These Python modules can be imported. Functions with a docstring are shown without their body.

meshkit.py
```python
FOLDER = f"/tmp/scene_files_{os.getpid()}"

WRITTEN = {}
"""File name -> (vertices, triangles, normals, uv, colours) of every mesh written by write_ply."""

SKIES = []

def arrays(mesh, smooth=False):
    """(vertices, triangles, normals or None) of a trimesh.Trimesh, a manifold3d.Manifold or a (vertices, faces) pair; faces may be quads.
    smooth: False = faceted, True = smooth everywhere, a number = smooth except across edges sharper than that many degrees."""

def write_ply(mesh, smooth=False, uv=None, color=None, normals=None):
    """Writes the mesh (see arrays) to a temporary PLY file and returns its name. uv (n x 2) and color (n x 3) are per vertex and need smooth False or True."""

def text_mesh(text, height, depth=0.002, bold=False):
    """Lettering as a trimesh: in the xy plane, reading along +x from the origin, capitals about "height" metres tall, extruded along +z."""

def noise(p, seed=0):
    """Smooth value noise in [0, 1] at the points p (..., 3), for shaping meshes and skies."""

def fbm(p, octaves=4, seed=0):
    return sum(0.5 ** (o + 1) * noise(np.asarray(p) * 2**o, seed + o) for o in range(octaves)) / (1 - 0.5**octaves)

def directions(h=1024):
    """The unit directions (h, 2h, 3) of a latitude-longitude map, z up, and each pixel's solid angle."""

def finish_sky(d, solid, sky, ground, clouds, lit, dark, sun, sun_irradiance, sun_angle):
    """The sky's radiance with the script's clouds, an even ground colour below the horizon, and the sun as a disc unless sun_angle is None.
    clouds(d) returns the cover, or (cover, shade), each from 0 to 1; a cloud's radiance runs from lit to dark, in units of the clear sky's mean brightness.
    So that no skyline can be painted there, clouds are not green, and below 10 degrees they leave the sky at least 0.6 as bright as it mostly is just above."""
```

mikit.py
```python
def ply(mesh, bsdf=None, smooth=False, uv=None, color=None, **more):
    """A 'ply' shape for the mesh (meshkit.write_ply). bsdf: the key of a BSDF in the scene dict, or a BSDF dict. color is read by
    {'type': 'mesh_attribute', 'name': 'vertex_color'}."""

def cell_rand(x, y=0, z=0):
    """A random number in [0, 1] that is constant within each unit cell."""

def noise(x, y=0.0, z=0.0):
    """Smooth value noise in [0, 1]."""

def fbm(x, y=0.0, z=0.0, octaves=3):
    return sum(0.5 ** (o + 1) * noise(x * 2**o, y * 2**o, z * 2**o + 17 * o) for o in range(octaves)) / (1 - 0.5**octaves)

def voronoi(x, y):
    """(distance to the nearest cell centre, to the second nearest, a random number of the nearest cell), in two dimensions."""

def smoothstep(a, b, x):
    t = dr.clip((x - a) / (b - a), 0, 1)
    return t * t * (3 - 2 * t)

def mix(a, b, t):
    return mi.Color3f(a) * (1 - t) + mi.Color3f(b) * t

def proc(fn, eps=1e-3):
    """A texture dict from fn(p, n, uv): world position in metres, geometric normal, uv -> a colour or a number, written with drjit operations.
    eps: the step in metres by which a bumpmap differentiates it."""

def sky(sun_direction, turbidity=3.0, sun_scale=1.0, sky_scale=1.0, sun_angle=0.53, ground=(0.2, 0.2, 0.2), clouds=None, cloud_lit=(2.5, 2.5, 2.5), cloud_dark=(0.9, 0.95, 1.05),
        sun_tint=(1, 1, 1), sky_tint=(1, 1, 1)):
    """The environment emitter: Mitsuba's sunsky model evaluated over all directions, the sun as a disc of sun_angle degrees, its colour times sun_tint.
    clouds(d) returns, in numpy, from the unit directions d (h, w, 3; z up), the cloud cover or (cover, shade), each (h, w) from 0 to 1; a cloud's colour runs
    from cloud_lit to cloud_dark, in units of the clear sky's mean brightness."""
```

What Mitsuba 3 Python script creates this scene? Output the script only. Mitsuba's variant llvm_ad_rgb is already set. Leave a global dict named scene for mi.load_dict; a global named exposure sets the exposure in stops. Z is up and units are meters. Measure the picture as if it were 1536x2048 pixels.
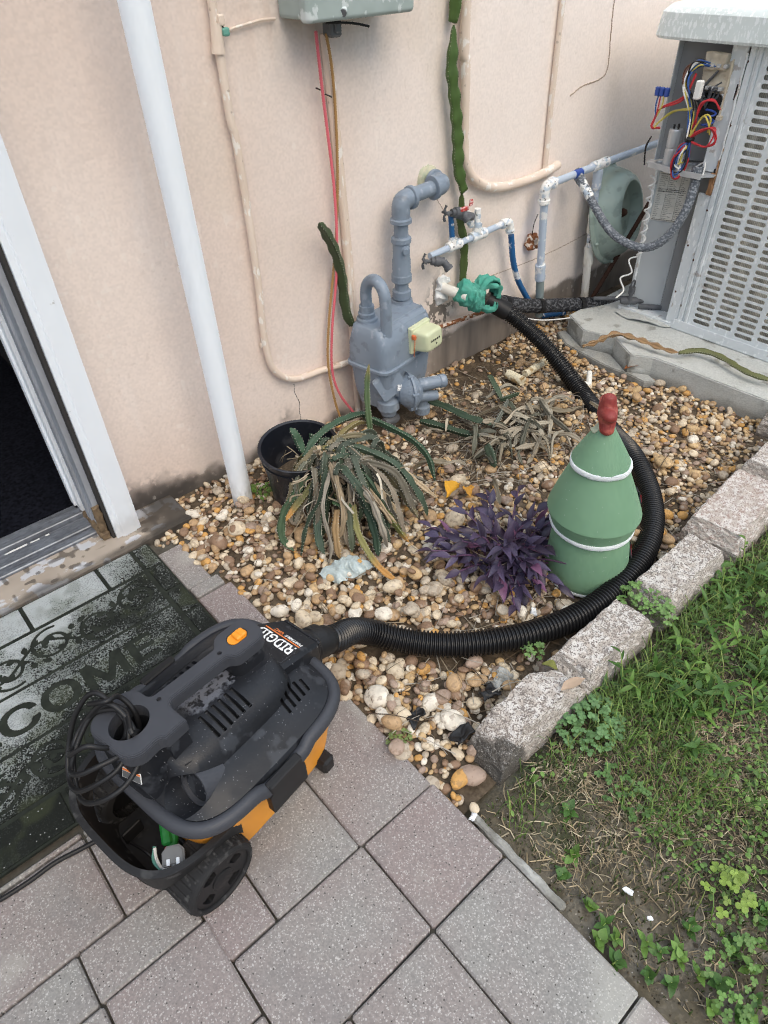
import math, numpy as np, trimesh, drjit as dr, mitsuba as mi, mikit, meshkit
import manifold3d as m3
from shapely.geometry import Polygon, Point, box as _shbox, LineString
from shapely.ops import unary_union
from shapely import affinity
from mikit import noise as nz, fbm as fb, voronoi as vor, cell_rand as cr, smoothstep as ss, mix
T = mi.ScalarTransform4f
scene, labels = {'type': 'scene'}, {}
# ------------------------------------------------------------------ camera, sky, exposure
scene['camera'] = {'type': 'perspective', 'fov': 59.337, 'fov_axis': 'x', 'near_clip': 0.02, 'far_clip': 400.0,
                   'to_world': T().look_at(origin=(0,0,1.5), target=(0.48070,0.58080,0.84304), up=(0.44707,0.48219,0.75341))}
scene['daylight'] = mikit.sky((-0.10, -0.62, 0.75), turbidity=3, sun_scale=0.2, sun_angle=40, ground=(.16, .15, .13),
                              clouds=lambda d: (1.0, np.clip(0.95 - 0.95 * d[..., 2], 0, 1)), cloud_lit=(2.20, 2.50, 2.92), cloud_dark=(0.68, 0.77, 0.90))
exposure = 2.9
WALL_Y = 1.90

# ------------------------------------------------------------------ materials
def princ(rgb, rough=.6, spec=.35, metal=0.0, **more):
    c = mikit.proc(rgb) if callable(rgb) else ({'type': 'mesh_attribute', 'name': 'vertex_color'} if rgb == 'vc' else {'type': 'rgb', 'value': list(rgb)})
    r = mikit.proc(rough) if callable(rough) else float(rough)
    return {'type': 'principled', 'base_color': c, 'roughness': r, 'specular': float(spec), 'metallic': float(metal), **more}
def mat(name, rgb, rough=.6, spec=.35, metal=0.0, bump=None, bscale=1.0, eps=1e-3, **more):
    b = princ(rgb, rough, spec, metal, **more)
    if bump is not None:
        b = {'type': 'bumpmap', 'arbitrary': {**mikit.proc(bump, eps)}, 'scale': float(bscale), 'bsdf': b}
    scene['mat_' + name] = {'type': 'twosided', 'bsdf': b}
def C(*v): return mi.Color3f(*v)

def wall_col(p, n, uv):
    big = fb(p.x * 1.7 + 3, p.z * 1.3, 5.0, 4)
    streak = fb(p.x * 26, p.z * 2.3 + 9, 1.0, 3)
    fine = nz(p.x * 160, p.z * 160, 2.0)
    c = mix(C(.68, .57, .505), C(.745, .65, .590), ss(.3, .7, big))
    c = mix(c, C(.84, .76, .705), ss(.9, 2.4, p.x + (big - .5) * .9) * .8)
    patch = ss(.55, .75, fb(p.x * 4.1 + 40, p.z * 3.1, 7.0, 4))
    c = mix(c, C(.65, .565, .475), patch * .3)
    c = mix(c, C(.80, .73, .68), ss(.62, .8, streak) * ss(.50, .68, fb(p.x * 3 + 11, p.z * 3, 3.0, 2)) * .28)
    c = c * (.94 + .1 * fine)
    # bare cement skirting behind the meter, grime creeping up from the soil
    edge = fb(p.x * 9, p.z * 9, 4.0, 4)
    base = ss(1.70, 1.95, p.x + (edge - .5) * .2) * ss(.165, .135, p.z + (edge - .5) * .05)
    c = mix(c, mix(C(.10, .088, .078), C(.26, .225, .195), fb(p.x * 26, p.z * 5, 8.0, 4)), base * .95)
    h = p.z + (edge - .5) * .26
    grime = ss(.085, -.03, h) * (1 - base)
    c = mix(c, C(.12, .105, .09), grime * ss(.35, .6, fb(p.x * 30, p.z * 24, 6.0, 4) + grime * .3) * .95)
    g2 = ss(.21, .05, dr.sqrt(dr.square((p.x - .55) * .9) + dr.square((p.z - .0) * 1.15)) + (edge - .5) * .22)
    c = mix(c, C(.055, .05, .047), g2 * .9 * ss(.3, .55, fb(p.x * 40, p.z * 40, 21.0, 4) + g2 * .35))
    g3 = ss(.15, .04, dr.sqrt(dr.square((p.x - 1.90) * 1.25) + dr.square((p.z - .24) * .75)) + (edge - .5) * .2)
    c = mix(c, C(.1, .09, .08), g3 * ss(.42, .55, fb(p.x * 60, p.z * 50, 3.0, 3)) * .85)
    blue = ss(.16, .05, dr.sqrt(dr.square(p.x - 2.52) + dr.square((p.z - .5) * .7)) + (edge - .5) * .16)
    c = mix(c, C(.66, .64, .68), blue * .6)
    fleck = ss(.80, .9, nz(p.x * 55 + 7, p.z * 40, 12.0)) * ss(.6, .8, nz(p.x * 7, p.z * 5, 13.0))
    c = mix(c, C(.82, .76, .7), fleck * .3)
    pits = ss(.86, .93, nz(p.x * 70, p.z * 60, 31.0)) * ss(.55, .8, nz(p.x * 5, p.z * 4, 33.0))
    return mix(c, C(.36, .29, .24), pits * .12)
mat('stucco', wall_col, .9, .15, bump=lambda p, n, uv: fb(p.x * 70, p.z * 70, p.y * 70, 3) + .45 * nz(p.x * 300, p.z * 300, p.y * 300) + 1.0 * fb(p.x * 9, p.z * 9, 1.0, 2), bscale=.0012)

def paver_col(p, n, uv):
    q = uv.y * 40
    low = fb(p.x * 7 + q, p.y * 7, q, 4)
    t = dr.clip(uv.x + (low - .5) * 1.5, 0, 1)
    c = mix(C(.245, .238, .226), C(.240, .200, .192), t)
    d1, d2, r = vor(p.x * 330, p.y * 330)
    e1, e2, s = vor(p.x * 150 + 5, p.y * 150)
    c = c * (.84 + .32 * r)
    c = mix(c, C(.56, .55, .53), ss(.42, .25, d1) * ss(.80, .86, r) * .5)
    c = mix(c, C(.52, .50, .48), ss(.34, .24, e1) * ss(.90, .93, s) * .65)
    c = mix(c, C(.08, .075, .07), ss(.28, .18, e1) * ss(.06, .03, s))
    st = fb(p.x * 11 + 30, p.y * 11 + q, 2.0, 4)
    c = mix(c, C(.17, .165, .165), ss(.60, .80, st) * .28)
    return mix(c, C(.42, .42, .38), ss(.55, .75, fb(p.x * 5 + 7, p.y * 5 + 3, 9.0, 3)) * .45)
mat('paver', paver_col, .85, .2, bump=lambda p, n, uv: nz(p.x * 420, p.y * 420, p.z * 420) + fb(p.x * 120, p.y * 120, p.z * 120, 2), bscale=.0011, eps=6e-4)

def block_col(p, n, uv):
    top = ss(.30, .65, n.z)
    g1 = nz(p.x * 430 + p.z * 90, p.y * 430, p.z * 430)
    g2 = nz(p.x * 230 + 9, p.y * 230, p.z * 230)
    big = fb(p.x * 10, p.y * 10, p.z * 10, 4)
    m = mix(C(.24, .215, .19), C(.14, .125, .115), big)
    m = mix(m, C(.40, .27, .235), uv.x * .6)
    ston = mix(C(.57, .545, .51), C(.43, .385, .34), ss(.3, .7, nz(p.x * 90, p.y * 90, p.z * 90)))
    c = mix(m, ston, ss(.42, .62, .62 * g1 + .42 * g2 + .20 * (big - .3)))
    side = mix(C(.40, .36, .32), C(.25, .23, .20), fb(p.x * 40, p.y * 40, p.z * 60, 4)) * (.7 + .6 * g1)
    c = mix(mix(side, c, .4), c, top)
    lo = ss(.60, .72, fb(p.x * 13 + 3, p.y * 13, p.z * 13, 4) * .6 + .55 * ss(.83, .68, p.x + .5 * (p.y - .47)))
    return mix(c, C(.045, .043, .038), lo * .85 * ss(.7, .45, g1 * .5 + big * .3))
mat('block', block_col, .9, .15, bump=lambda p, n, uv: nz(p.x * 260, p.y * 260, p.z * 260) + fb(p.x * 110, p.y * 110, p.z * 110, 2), bscale=.003, eps=6e-4)

def soil_col(p, n, uv):
    a = fb(p.x * 9, p.y * 9, 1.0, 5)
    f = fb(p.x * 120, p.y * 120, 2.0, 3)
    c = mix(C(.046, .040, .027), C(.145, .125, .09), a)
    sand = ss(.17, .03, dr.abs(p.x - .66 - .1 * a + ss(.0, .5, p.y) * .02) * .8 + (a - .5) * .25) + ss(.25, .05, dr.sqrt(dr.square(p.x - .62) + dr.square(p.y + .09)) + (a - .5) * .2)
    c = mix(c, C(.22, .20, .165), dr.clip(sand, 0, 1) * ss(.40, .6, fb(p.x * 26, p.y * 26, 4.0, 4)) * .5)
    moss = ss(.17, .05, dr.sqrt(dr.square(p.x - .74) + dr.square(p.y - .36)) + (a - .5) * .25)
    c = mix(c, C(.05, .065, .028), moss * .7)
    c = mix(c, C(.05, .046, .038), ss(.5, .62, f) * .5)
    w1, w2, wr = vor(p.x * 190, p.y * 190)
    return mix(c, C(.42, .4, .37), ss(.25, .14, w1) * ss(.975, .98, wr)) * (.7 + .6 * f)
mat('soil', soil_col, .95, .1, bump=lambda p, n, uv: fb(p.x * 90, p.y * 90, 3.0, 4), bscale=.006)
def bed_col(p, n, uv):
    a = fb(p.x * 14, p.y * 14, 1.0, 4)
    f = fb(p.x * 150, p.y * 150, 2.0, 3)
    return mix(C(.045, .034, .024), C(.15, .115, .08), a) * (.5 + f)
mat('bed_soil', bed_col, .95, .1, bump=lambda p, n, uv: fb(p.x * 120, p.y * 120, 3.0, 4), bscale=.006)
mat('far_ground', lambda p, n, uv: mix(C(.05, .07, .03), C(.11, .1, .06), fb(p.x * 2, p.y * 2, 0.0, 4)), .95, .1)
mat('joint_sand', lambda p, n, uv: mix(C(.05, .046, .04), C(.13, .12, .10), fb(p.x * 60, p.y * 60, 0.0, 4)), .95, .1)

def stone_col(p, n, uv):
    t, q = uv.x, uv.y * 57
    cols = [(.57, .48, .35), (.40, .27, .15), (.22, .14, .09), (.65, .60, .51), (.42, .36, .28), (.50, .28, .09), (.31, .23, .18), (.50, .355, .19)]
    c = C(*cols[0])
    for i, k in enumerate(cols[1:], 1):
        c = dr.select(t > i / 8, C(*k), c)
    v = fb(p.x * 55 + q, p.y * 55, p.z * 55 + q, 3)
    c = c * (.66 + .68 * v)
    c = mix(c, C(.18, .115, .07), ss(.57, .68, fb(p.x * 120 + q, p.y * 120, p.z * 120, 2)) * .4)
    return mix(c, C(.52, .46, .38), ss(.66, .8, fb(p.x * 40, p.y * 40 + q, p.z * 40, 3)) * .45)
mat('stone', stone_col, .62, .35)

def concrete_col(p, n, uv):
    a = fb(p.x * 8, p.y * 8, p.z * 8, 4)
    c = mix(C(.38, .39, .365), C(.52, .535, .52), a)
    c = mix(c, C(.15, .145, .12), ss(.58, .72, fb(p.x * 16 + 5, p.y * 16, p.z * 16, 4)) * .6)
    c = mix(c, C(.16, .15, .13), ss(.045, -.01, p.z + (a - .5) * .05) * .6)
    return c * (.85 + .3 * nz(p.x * 240, p.y * 240, p.z * 240))
mat('concrete', concrete_col, .88, .2, bump=lambda p, n, uv: fb(p.x * 60, p.y * 60, p.z * 60, 4), bscale=.0035)
def step_col(p, n, uv):
    a = fb(p.x * 9, p.y * 9, 3.0, 4)
    c = mix(C(.31, .26, .215), C(.45, .395, .335), a)
    bl = ss(.56, .62, fb(p.x * 22 + 4, p.y * 30, 1.0, 4) + .16 * ss(1.80, 1.90, p.y))
    c = mix(c, C(.52, .54, .58), bl * .85)
    c = mix(c, C(.045, .04, .035), ss(.36, .50, p.x + (a - .5) * .2) * .9 * ss(.35, .6, fb(p.x * 40, p.y * 40, 7.0, 3) + ss(.4, .5, p.x) * .4))
    c = mix(c, C(.06, .05, .042), ss(.7, .85, nz(p.x * 45, p.y * 45, 8.0)) * .7)
    return mix(c, C(.05, .045, .04), ss(1.775, 1.735, p.y + (a - .5) * .05) * .75)
mat('step', step_col, .9, .15, bump=lambda p, n, uv: fb(p.x * 70, p.y * 70, p.z * 70, 3), bscale=.003)

def painted_white(p, n, uv):
    c = C(.77, .815, .865) * (.96 + .06 * fb(p.x * 14, p.y * 14, p.z * 5, 3))
    d = ss(.16, -.02, p.z + (fb(p.x * 30, p.y * 30, p.z * 20, 3) - .5) * .2)
    c = mix(c, C(.42, .41, .4), d * .5)
    return mix(c, C(.3, .28, .25), ss(.76, .84, fb(p.x * 70, p.y * 70, p.z * 40, 4)) * .5)
mat('white_paint', painted_white, .38, .45)
mat('pole_white', lambda p, n, uv: mix(C(.79, .835, .885) * (.96 + .06 * fb(p.x * 20, p.y * 20, p.z * 3, 3)), C(.42, .42, .42), ss(.1, -.02, p.z + (fb(p.x * 60, p.y * 60, p.z * 25, 3) - .5) * .16) * .7), .3, .5)
mat('grey_frame', lambda p, n, uv: mix(C(.36, .39, .44), C(.25, .26, .28), fb(p.x * 40, p.y * 40, p.z * 12, 4)), .45, .45)
mat('dark_strip', (.035, .033, .032), .7)
mat('sill', lambda p, n, uv: mix(C(.25, .28, .33), C(.12, .125, .14), fb(p.x * 12, p.y * 70, 2.0, 4)) * (.8 + .4 * nz(p.x * 90, p.y * 200, 3.0)), .42, .5, .35)
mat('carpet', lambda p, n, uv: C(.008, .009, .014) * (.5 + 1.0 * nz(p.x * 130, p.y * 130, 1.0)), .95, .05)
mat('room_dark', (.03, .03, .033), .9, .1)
mat('rot_wood', lambda p, n, uv: mix(C(.26, .19, .12), C(.07, .05, .035), fb(p.x * 90, p.y * 90, p.z * 40, 3)), .9, .1)

def conduit_col(p, n, uv):
    a = fb(p.x * 18, p.y * 30, p.z * 6, 4)
    c = mix(C(.62, .50, .40), C(.73, .63, .545), a)
    c = mix(c, C(.78, .76, .72), ss(.6, .68, fb(p.x * 60, p.y * 80, p.z * 25, 4)) * .8)
    return mix(c, C(.3, .24, .19), ss(.74, .8, fb(p.x * 70 + 5, p.y * 60, p.z * 40, 3)) * .6)
mat('conduit', conduit_col, .6, .3)
mat('box_green', lambda p, n, uv: mix(mix(C(.28, .34, .32), C(.36, .42, .41), fb(p.x * 20, p.y * 20, p.z * 20, 3)), C(.62, .66, .66), ss(.62, .7, fb(p.x * 40, p.y * 40, p.z * 25, 4)) * .7), .5, .4)
mat('grey_dark', (.12, .125, .13), .5)
mat('pink', (.63, .14, .17), .45)
mat('ochre', (.36, .21, .08), .5)
mat('copper_green', (.13, .33, .27), .6)
mat('black', (.012, .012, .013), .45)
mat('rubber', lambda p, n, uv: mix(C(.014, .014, .015), C(.05, .05, .05), ss(.6, .8, fb(p.x * 40, p.y * 40, p.z * 40, 4))), .55, .35)

def meter_col(p, n, uv):
    a = fb(p.x * 16, p.y * 16, p.z * 16, 4)
    c = mix(C(.165, .205, .26), C(.215, .262, .32), a)
    c = mix(c, C(.40, .44, .50), ss(.62, .78, fb(p.x * 45, p.y * 45, p.z * 25, 3)) * .35)
    return mix(c, C(.10, .11, .125), ss(.6, .74, fb(p.x * 30 + 8, p.y * 30, p.z * 30, 4)) * .35)
mat('meter_grey', meter_col, .42, .45, bump=lambda p, n, uv: fb(p.x * 90, p.y * 90, p.z * 90, 3), bscale=.0012)
mat('index_cover', lambda p, n, uv: mix(C(.58, .62, .42), C(.50, .52, .34), fb(p.x * 30, p.y * 30, p.z * 30, 3)), .28, .5)
mat('print_white', (.75, .76, .76), .6)
mat('print_dark', (.03, .03, .03), .6)
mat('orange_seal', (.62, .16, .06), .5)
mat('rust', lambda p, n, uv: mix(mix(C(.16, .06, .03), C(.30, .13, .06), fb(p.x * 90, p.y * 90, p.z * 90, 3)), C(.66, .62, .56), ss(.5, .58, fb(p.x * 55, p.y * 55, p.z * 55, 3)) * .75), .85, .2)
mat('rod_rust', lambda p, n, uv: mix(C(.045, .025, .02), C(.12, .06, .04), fb(p.x * 90, p.y * 90, p.z * 90, 3)), .85, .2)

def pvc_blue(p, n, uv):
    a = fb(p.x * 14, p.y * 14, p.z * 14, 4)
    c = mix(C(.36, .44, .55), C(.46, .53, .62), a)
    return mix(c, C(.74, .74, .73), ss(.58, .68, fb(p.x * 38 + 3, p.y * 38, p.z * 38, 4)) * .85)
mat('pvc_blue', pvc_blue, .45, .4)
mat('pvc_flaked', lambda p, n, uv: mix(mix(C(.42, .5, .58), C(.78, .78, .76), ss(.36, .5, fb(p.x * 60, p.y * 60, p.z * 60, 3))), C(.03, .03, .03), ss(.66, .72, fb(p.x * 110, p.y * 110, p.z * 110, 3)) * .9), .5, .4)
mat('pvc_royal', lambda p, n, uv: mix(C(.02, .105, .27), C(.68, .70, .72), ss(.60, .68, fb(p.x * 26, p.y * 26, p.z * 22, 4)) * .9), .45, .4)
mat('pvc_white', lambda p, n, uv: mix(C(.70, .69, .64), C(.50, .46, .38), ss(.55, .8, fb(p.x * 30, p.y * 30, p.z * 12, 4)) * .7), .4, .45)
mat('pvc_old', lambda p, n, uv: mix(C(.66, .60, .44), C(.34, .24, .12), ss(.45, .7, fb(p.x * 50, p.y * 50, p.z * 50, 4))), .6, .3)
mat('pvc_greygreen', (.19, .235, .24), .5)
mat('valve_dark', lambda p, n, uv: mix(C(.055, .06, .068), C(.13, .135, .145), fb(p.x * 60, p.y * 60, p.z * 60, 3)), .55, .4)
mat('red_handle', lambda p, n, uv: mix(C(.45, .05, .04), C(.7, .68, .66), ss(.5, .6, fb(p.x * 90, p.y * 90, p.z * 90, 2)) * .6), .5)
mat('foam', lambda p, n, uv: mix(C(.022, .023, .026), C(.11, .115, .125), ss(.46, .68, fb(p.x * 130, p.y * 130, p.z * 130, 3))), .85, .2, bump=lambda p, n, uv: fb(p.x * 130, p.y * 130, p.z * 130, 3), bscale=.004)
mat('flex_grey', lambda p, n, uv: mix(C(.10, .115, .135), C(.26, .28, .31), ss(.5, .64, fb(p.x * 170, p.y * 170, p.z * 170, 2))), .6)
mat('rag', lambda p, n, uv: mix(C(.045, .30, .22), C(.13, .36, .29), fb(p.x * 50, p.y * 50, p.z * 50, 4)), .95, .1, bump=lambda p, n, uv: nz(p.x * 700, p.y * 700, p.z * 700), bscale=.001, eps=4e-4)
mat('dome_green', lambda p, n, uv: mix(mix(C(.24, .315, .285), C(.34, .42, .38), fb(p.x * 12, p.y * 12, p.z * 12, 4)), C(.14, .18, .16), ss(.55, .7, fb(p.x * 30, p.y * 30, p.z * 22 + 4, 4)) * .4), .45, .4)

def ac_col(p, n, uv):
    a = fb(p.x * 9, p.y * 9, p.z * 5, 4)
    c = mix(C(.54, .58, .60), C(.68, .715, .73), a)
    c = mix(c, C(.84, .86, .86), ss(.6, .7, fb(p.x * 50, p.y * 90, p.z * 30, 4)) * .6)
    return mix(c, C(.25, .15, .09), ss(.68, .76, fb(p.x * 40 + 7, p.y * 45, p.z * 26, 4)) * .45)
mat('ac_paint', ac_col, .55, .35)
mat('ac_lid', lambda p, n, uv: mix(mix(C(.56, .62, .61), C(.68, .74, .74), fb(p.x * 12, p.y * 12, p.z * 12, 3)), C(.82, .86, .87), ss(.52, .62, fb(p.x * 190, p.y * 190, p.z * 50, 3)) * .7), .6, .3)
mat('ac_inner', lambda p, n, uv: mix(C(.36, .385, .40), C(.46, .485, .50), fb(p.x * 6, p.y * 6, p.z * 4, 3)), .42, .45)
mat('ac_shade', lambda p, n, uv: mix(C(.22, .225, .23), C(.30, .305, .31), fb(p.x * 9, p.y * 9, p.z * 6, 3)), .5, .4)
mat('coil', lambda p, n, uv: mix(C(.62, .58, .50), C(.22, .20, .17), ss(.35, .65, .5 + .5 * dr.sin(p.y * 900)) * .6) * (.35 + 1.3 * fb(p.y * 45, p.z * 30, 2.0, 4)), .8, .2)
mat('torn_metal', lambda p, n, uv: mix(mix(C(.62, .64, .64), C(.80, .82, .82), fb(p.x * 60, p.y * 60, p.z * 60, 3)), C(.30, .16, .08), ss(.54, .64, fb(p.x * 40, p.y * 40, p.z * 22, 4) + .25 * ss(.80, .70, p.z))), .7, .3)
mat('steel', lambda p, n, uv: mix(C(.40, .42, .44), C(.62, .64, .66), fb(p.x * 40, p.y * 40, p.z * 14, 3)), .4, .5, .6)
mat('cream', lambda p, n, uv: mix(C(.62, .56, .44), C(.38, .32, .24), fb(p.x * 60, p.y * 60, p.z * 60, 3)), .6)
mat('paper', lambda p, n, uv: mix(C(.66, .66, .63), C(.52, .5, .44), fb(p.x * 30, p.y * 30, p.z * 30, 3)), .8, .15)
for nm, c in dict(wire_red=(.48, .03, .04), wire_blue=(.03, .09, .30), wire_yellow=(.55, .46, .10), wire_white=(.72, .72, .70), wire_black=(.012, .012, .013), wire_brown=(.13, .05, .03), plug_blue=(.03, .07, .30), plug_green=(.012, .15, .03)).items():
    mat(nm, c, .42, .4)

def lid_col(p, n, uv):
    c = mix(C(.009, .010, .0125), C(.018, .0195, .024), fb(p.x * 14, p.y * 14, p.z * 14, 3))
    d1, d2, r = vor(p.x * 260 + p.z * 60, p.y * 260 - p.z * 40)
    c = mix(c, C(.34, .35, .37), ss(.24, .06, d1) * ss(.90, .99, r) * ss(.46, .60, fb(p.x * 12 + 4, p.y * 12, 3.0, 3)) * .8)
    sm = ss(.60, .70, fb(p.x * 26 + 2, p.y * 26 + 9, p.z * 16, 4))
    c = mix(c, C(.11, .12, .14), sm * .22)
    # dried splash on the crown
    dx, dy = p.x - .235, p.y - .853
    a, b = dx * .98 + dy * .19, -dx * .19 + dy * .98
    sp = ss(.060, .030, dr.sqrt(dr.square(a * .75) + dr.square(b * 1.5)) + (fb(p.x * 70, p.y * 70, 5.0, 4) - .5) * .11)
    return mix(c, C(.15, .16, .19), sp * .8 * ss(.50, .7, n.z) * ss(.30, .55, fb(p.x * 110, p.y * 110, 15.0, 3)))
mat('vac_black', lid_col, lambda p, n, uv: .26 + .30 * fb(p.x * 30, p.y * 30, p.z * 30, 3), .28)
mat('vac_grey', lambda p, n, uv: mix(C(.036, .039, .047), C(.054, .057, .067), fb(p.x * 20, p.y * 20, p.z * 20, 3)), .5, .3)
mat('vac_orange', lambda p, n, uv: mix(C(.66, .275, .03), C(.58, .235, .03), fb(p.x * 14, p.y * 14, p.z * 14, 3)), .42, .4)
mat('vac_switch', (.75, .27, .02), .35, .5)
mat('tyre', lambda p, n, uv: mix(C(.018, .018, .019), C(.06, .06, .06), ss(.55, .75, fb(p.x * 60, p.y * 60, p.z * 60, 4))), .7, .3)
mat('print_orange', (.72, .2, .05), .5)
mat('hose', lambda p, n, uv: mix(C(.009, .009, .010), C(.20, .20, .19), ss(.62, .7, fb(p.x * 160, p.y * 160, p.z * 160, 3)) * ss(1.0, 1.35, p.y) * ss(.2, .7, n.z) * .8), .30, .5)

def mat_top_col(p, n, uv):
    far = ss(1.22, 1.69, p.y - (p.x - .1) * .55 + (fb(p.x * 6, p.y * 6, 1.0, 4) - .5) * .55)
    f = fb(p.x * 420, p.y * 420, 2.0, 2)
    worn = ss(.54 - .34 * far, .80 - .34 * far, f + (fb(p.x * 16, p.y * 16, 5.0, 4) - .5) * .5)
    worn = worn * ss(.05, .4, far + .12)
    c = mix(C(.010, .012, .010), C(.30, .33, .32), worn * (.35 + .65 * far))
    wash = ss(.55, .9, far) * ss(.40, .6, fb(p.x * 9 + 3, p.y * 9, 9.0, 3))
    c = mix(c, C(.42, .45, .46), wash * .65)
    c = mix(c, C(.05, .06, .03), ss(.55, .7, fb(p.x * 12, p.y * 12, 8.0, 3)) * .35)
    d1, d2, r = vor(p.x * 120, p.y * 120)
    return mix(c, C(.3, .31, .3), ss(.2, .12, d1) * ss(.93, .95, r))
mat('mat_top', mat_top_col, .8, .2)
mat('mat_base', lambda p, n, uv: mix(C(.011, .013, .011), C(.03, .036, .028), fb(p.x * 40, p.y * 40, 2.0, 3)), .8, .2)

mat('glaze_green', lambda p, n, uv: mix(mix(C(.135, .255, .155), C(.175, .305, .195), fb(p.x * 9, p.y * 9, p.z * 9, 3)), C(.46, .52, .49), ss(.93, .96, nz(p.x * 150, p.y * 150, p.z * 150)) * .5), .5, .35)
mat('snow_trim', lambda p, n, uv: mix(C(.55, .60, .62), C(.74, .77, .78), fb(p.x * 120, p.y * 120, p.z * 120, 3)), .8, .2, bump=lambda p, n, uv: nz(p.x * 500, p.y * 500, p.z * 500), bscale=.002, eps=5e-4)
mat('star_red', lambda p, n, uv: mix(C(.22, .035, .03), C(.34, .08, .06), ss(.45, .65, fb(p.x * 40, p.y * 40, p.z * 40, 3))), .5, .35)
mat('glass_red', (.16, .008, .015), .25, .5)
mat('bare_clay', lambda p, n, uv: mix(C(.58, .52, .40), C(.30, .38, .27), fb(p.x * 60, p.y * 60, p.z * 60, 3)), .8, .2)

mat('pot', lambda p, n, uv: mix(C(.010, .012, .018), C(.04, .042, .05), ss(.5, .8, fb(p.x * 20, p.y * 20, p.z * 20, 4))), .38, .4)
mat('leaf', 'vc', .5, .35)
mat('cactus', 'vc', .55, .3)
mat('straw', 'vc', .9, .1)
mat('purple', 'vc', .42, .35)
mat('plastic_film', lambda p, n, uv: C(.36, .42, .42) * (.85 + .3 * fb(p.x * 40, p.y * 40, p.z * 40, 3)), .25, .5)
mat('paint_chip', (.72, .74, .75), .6)

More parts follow.
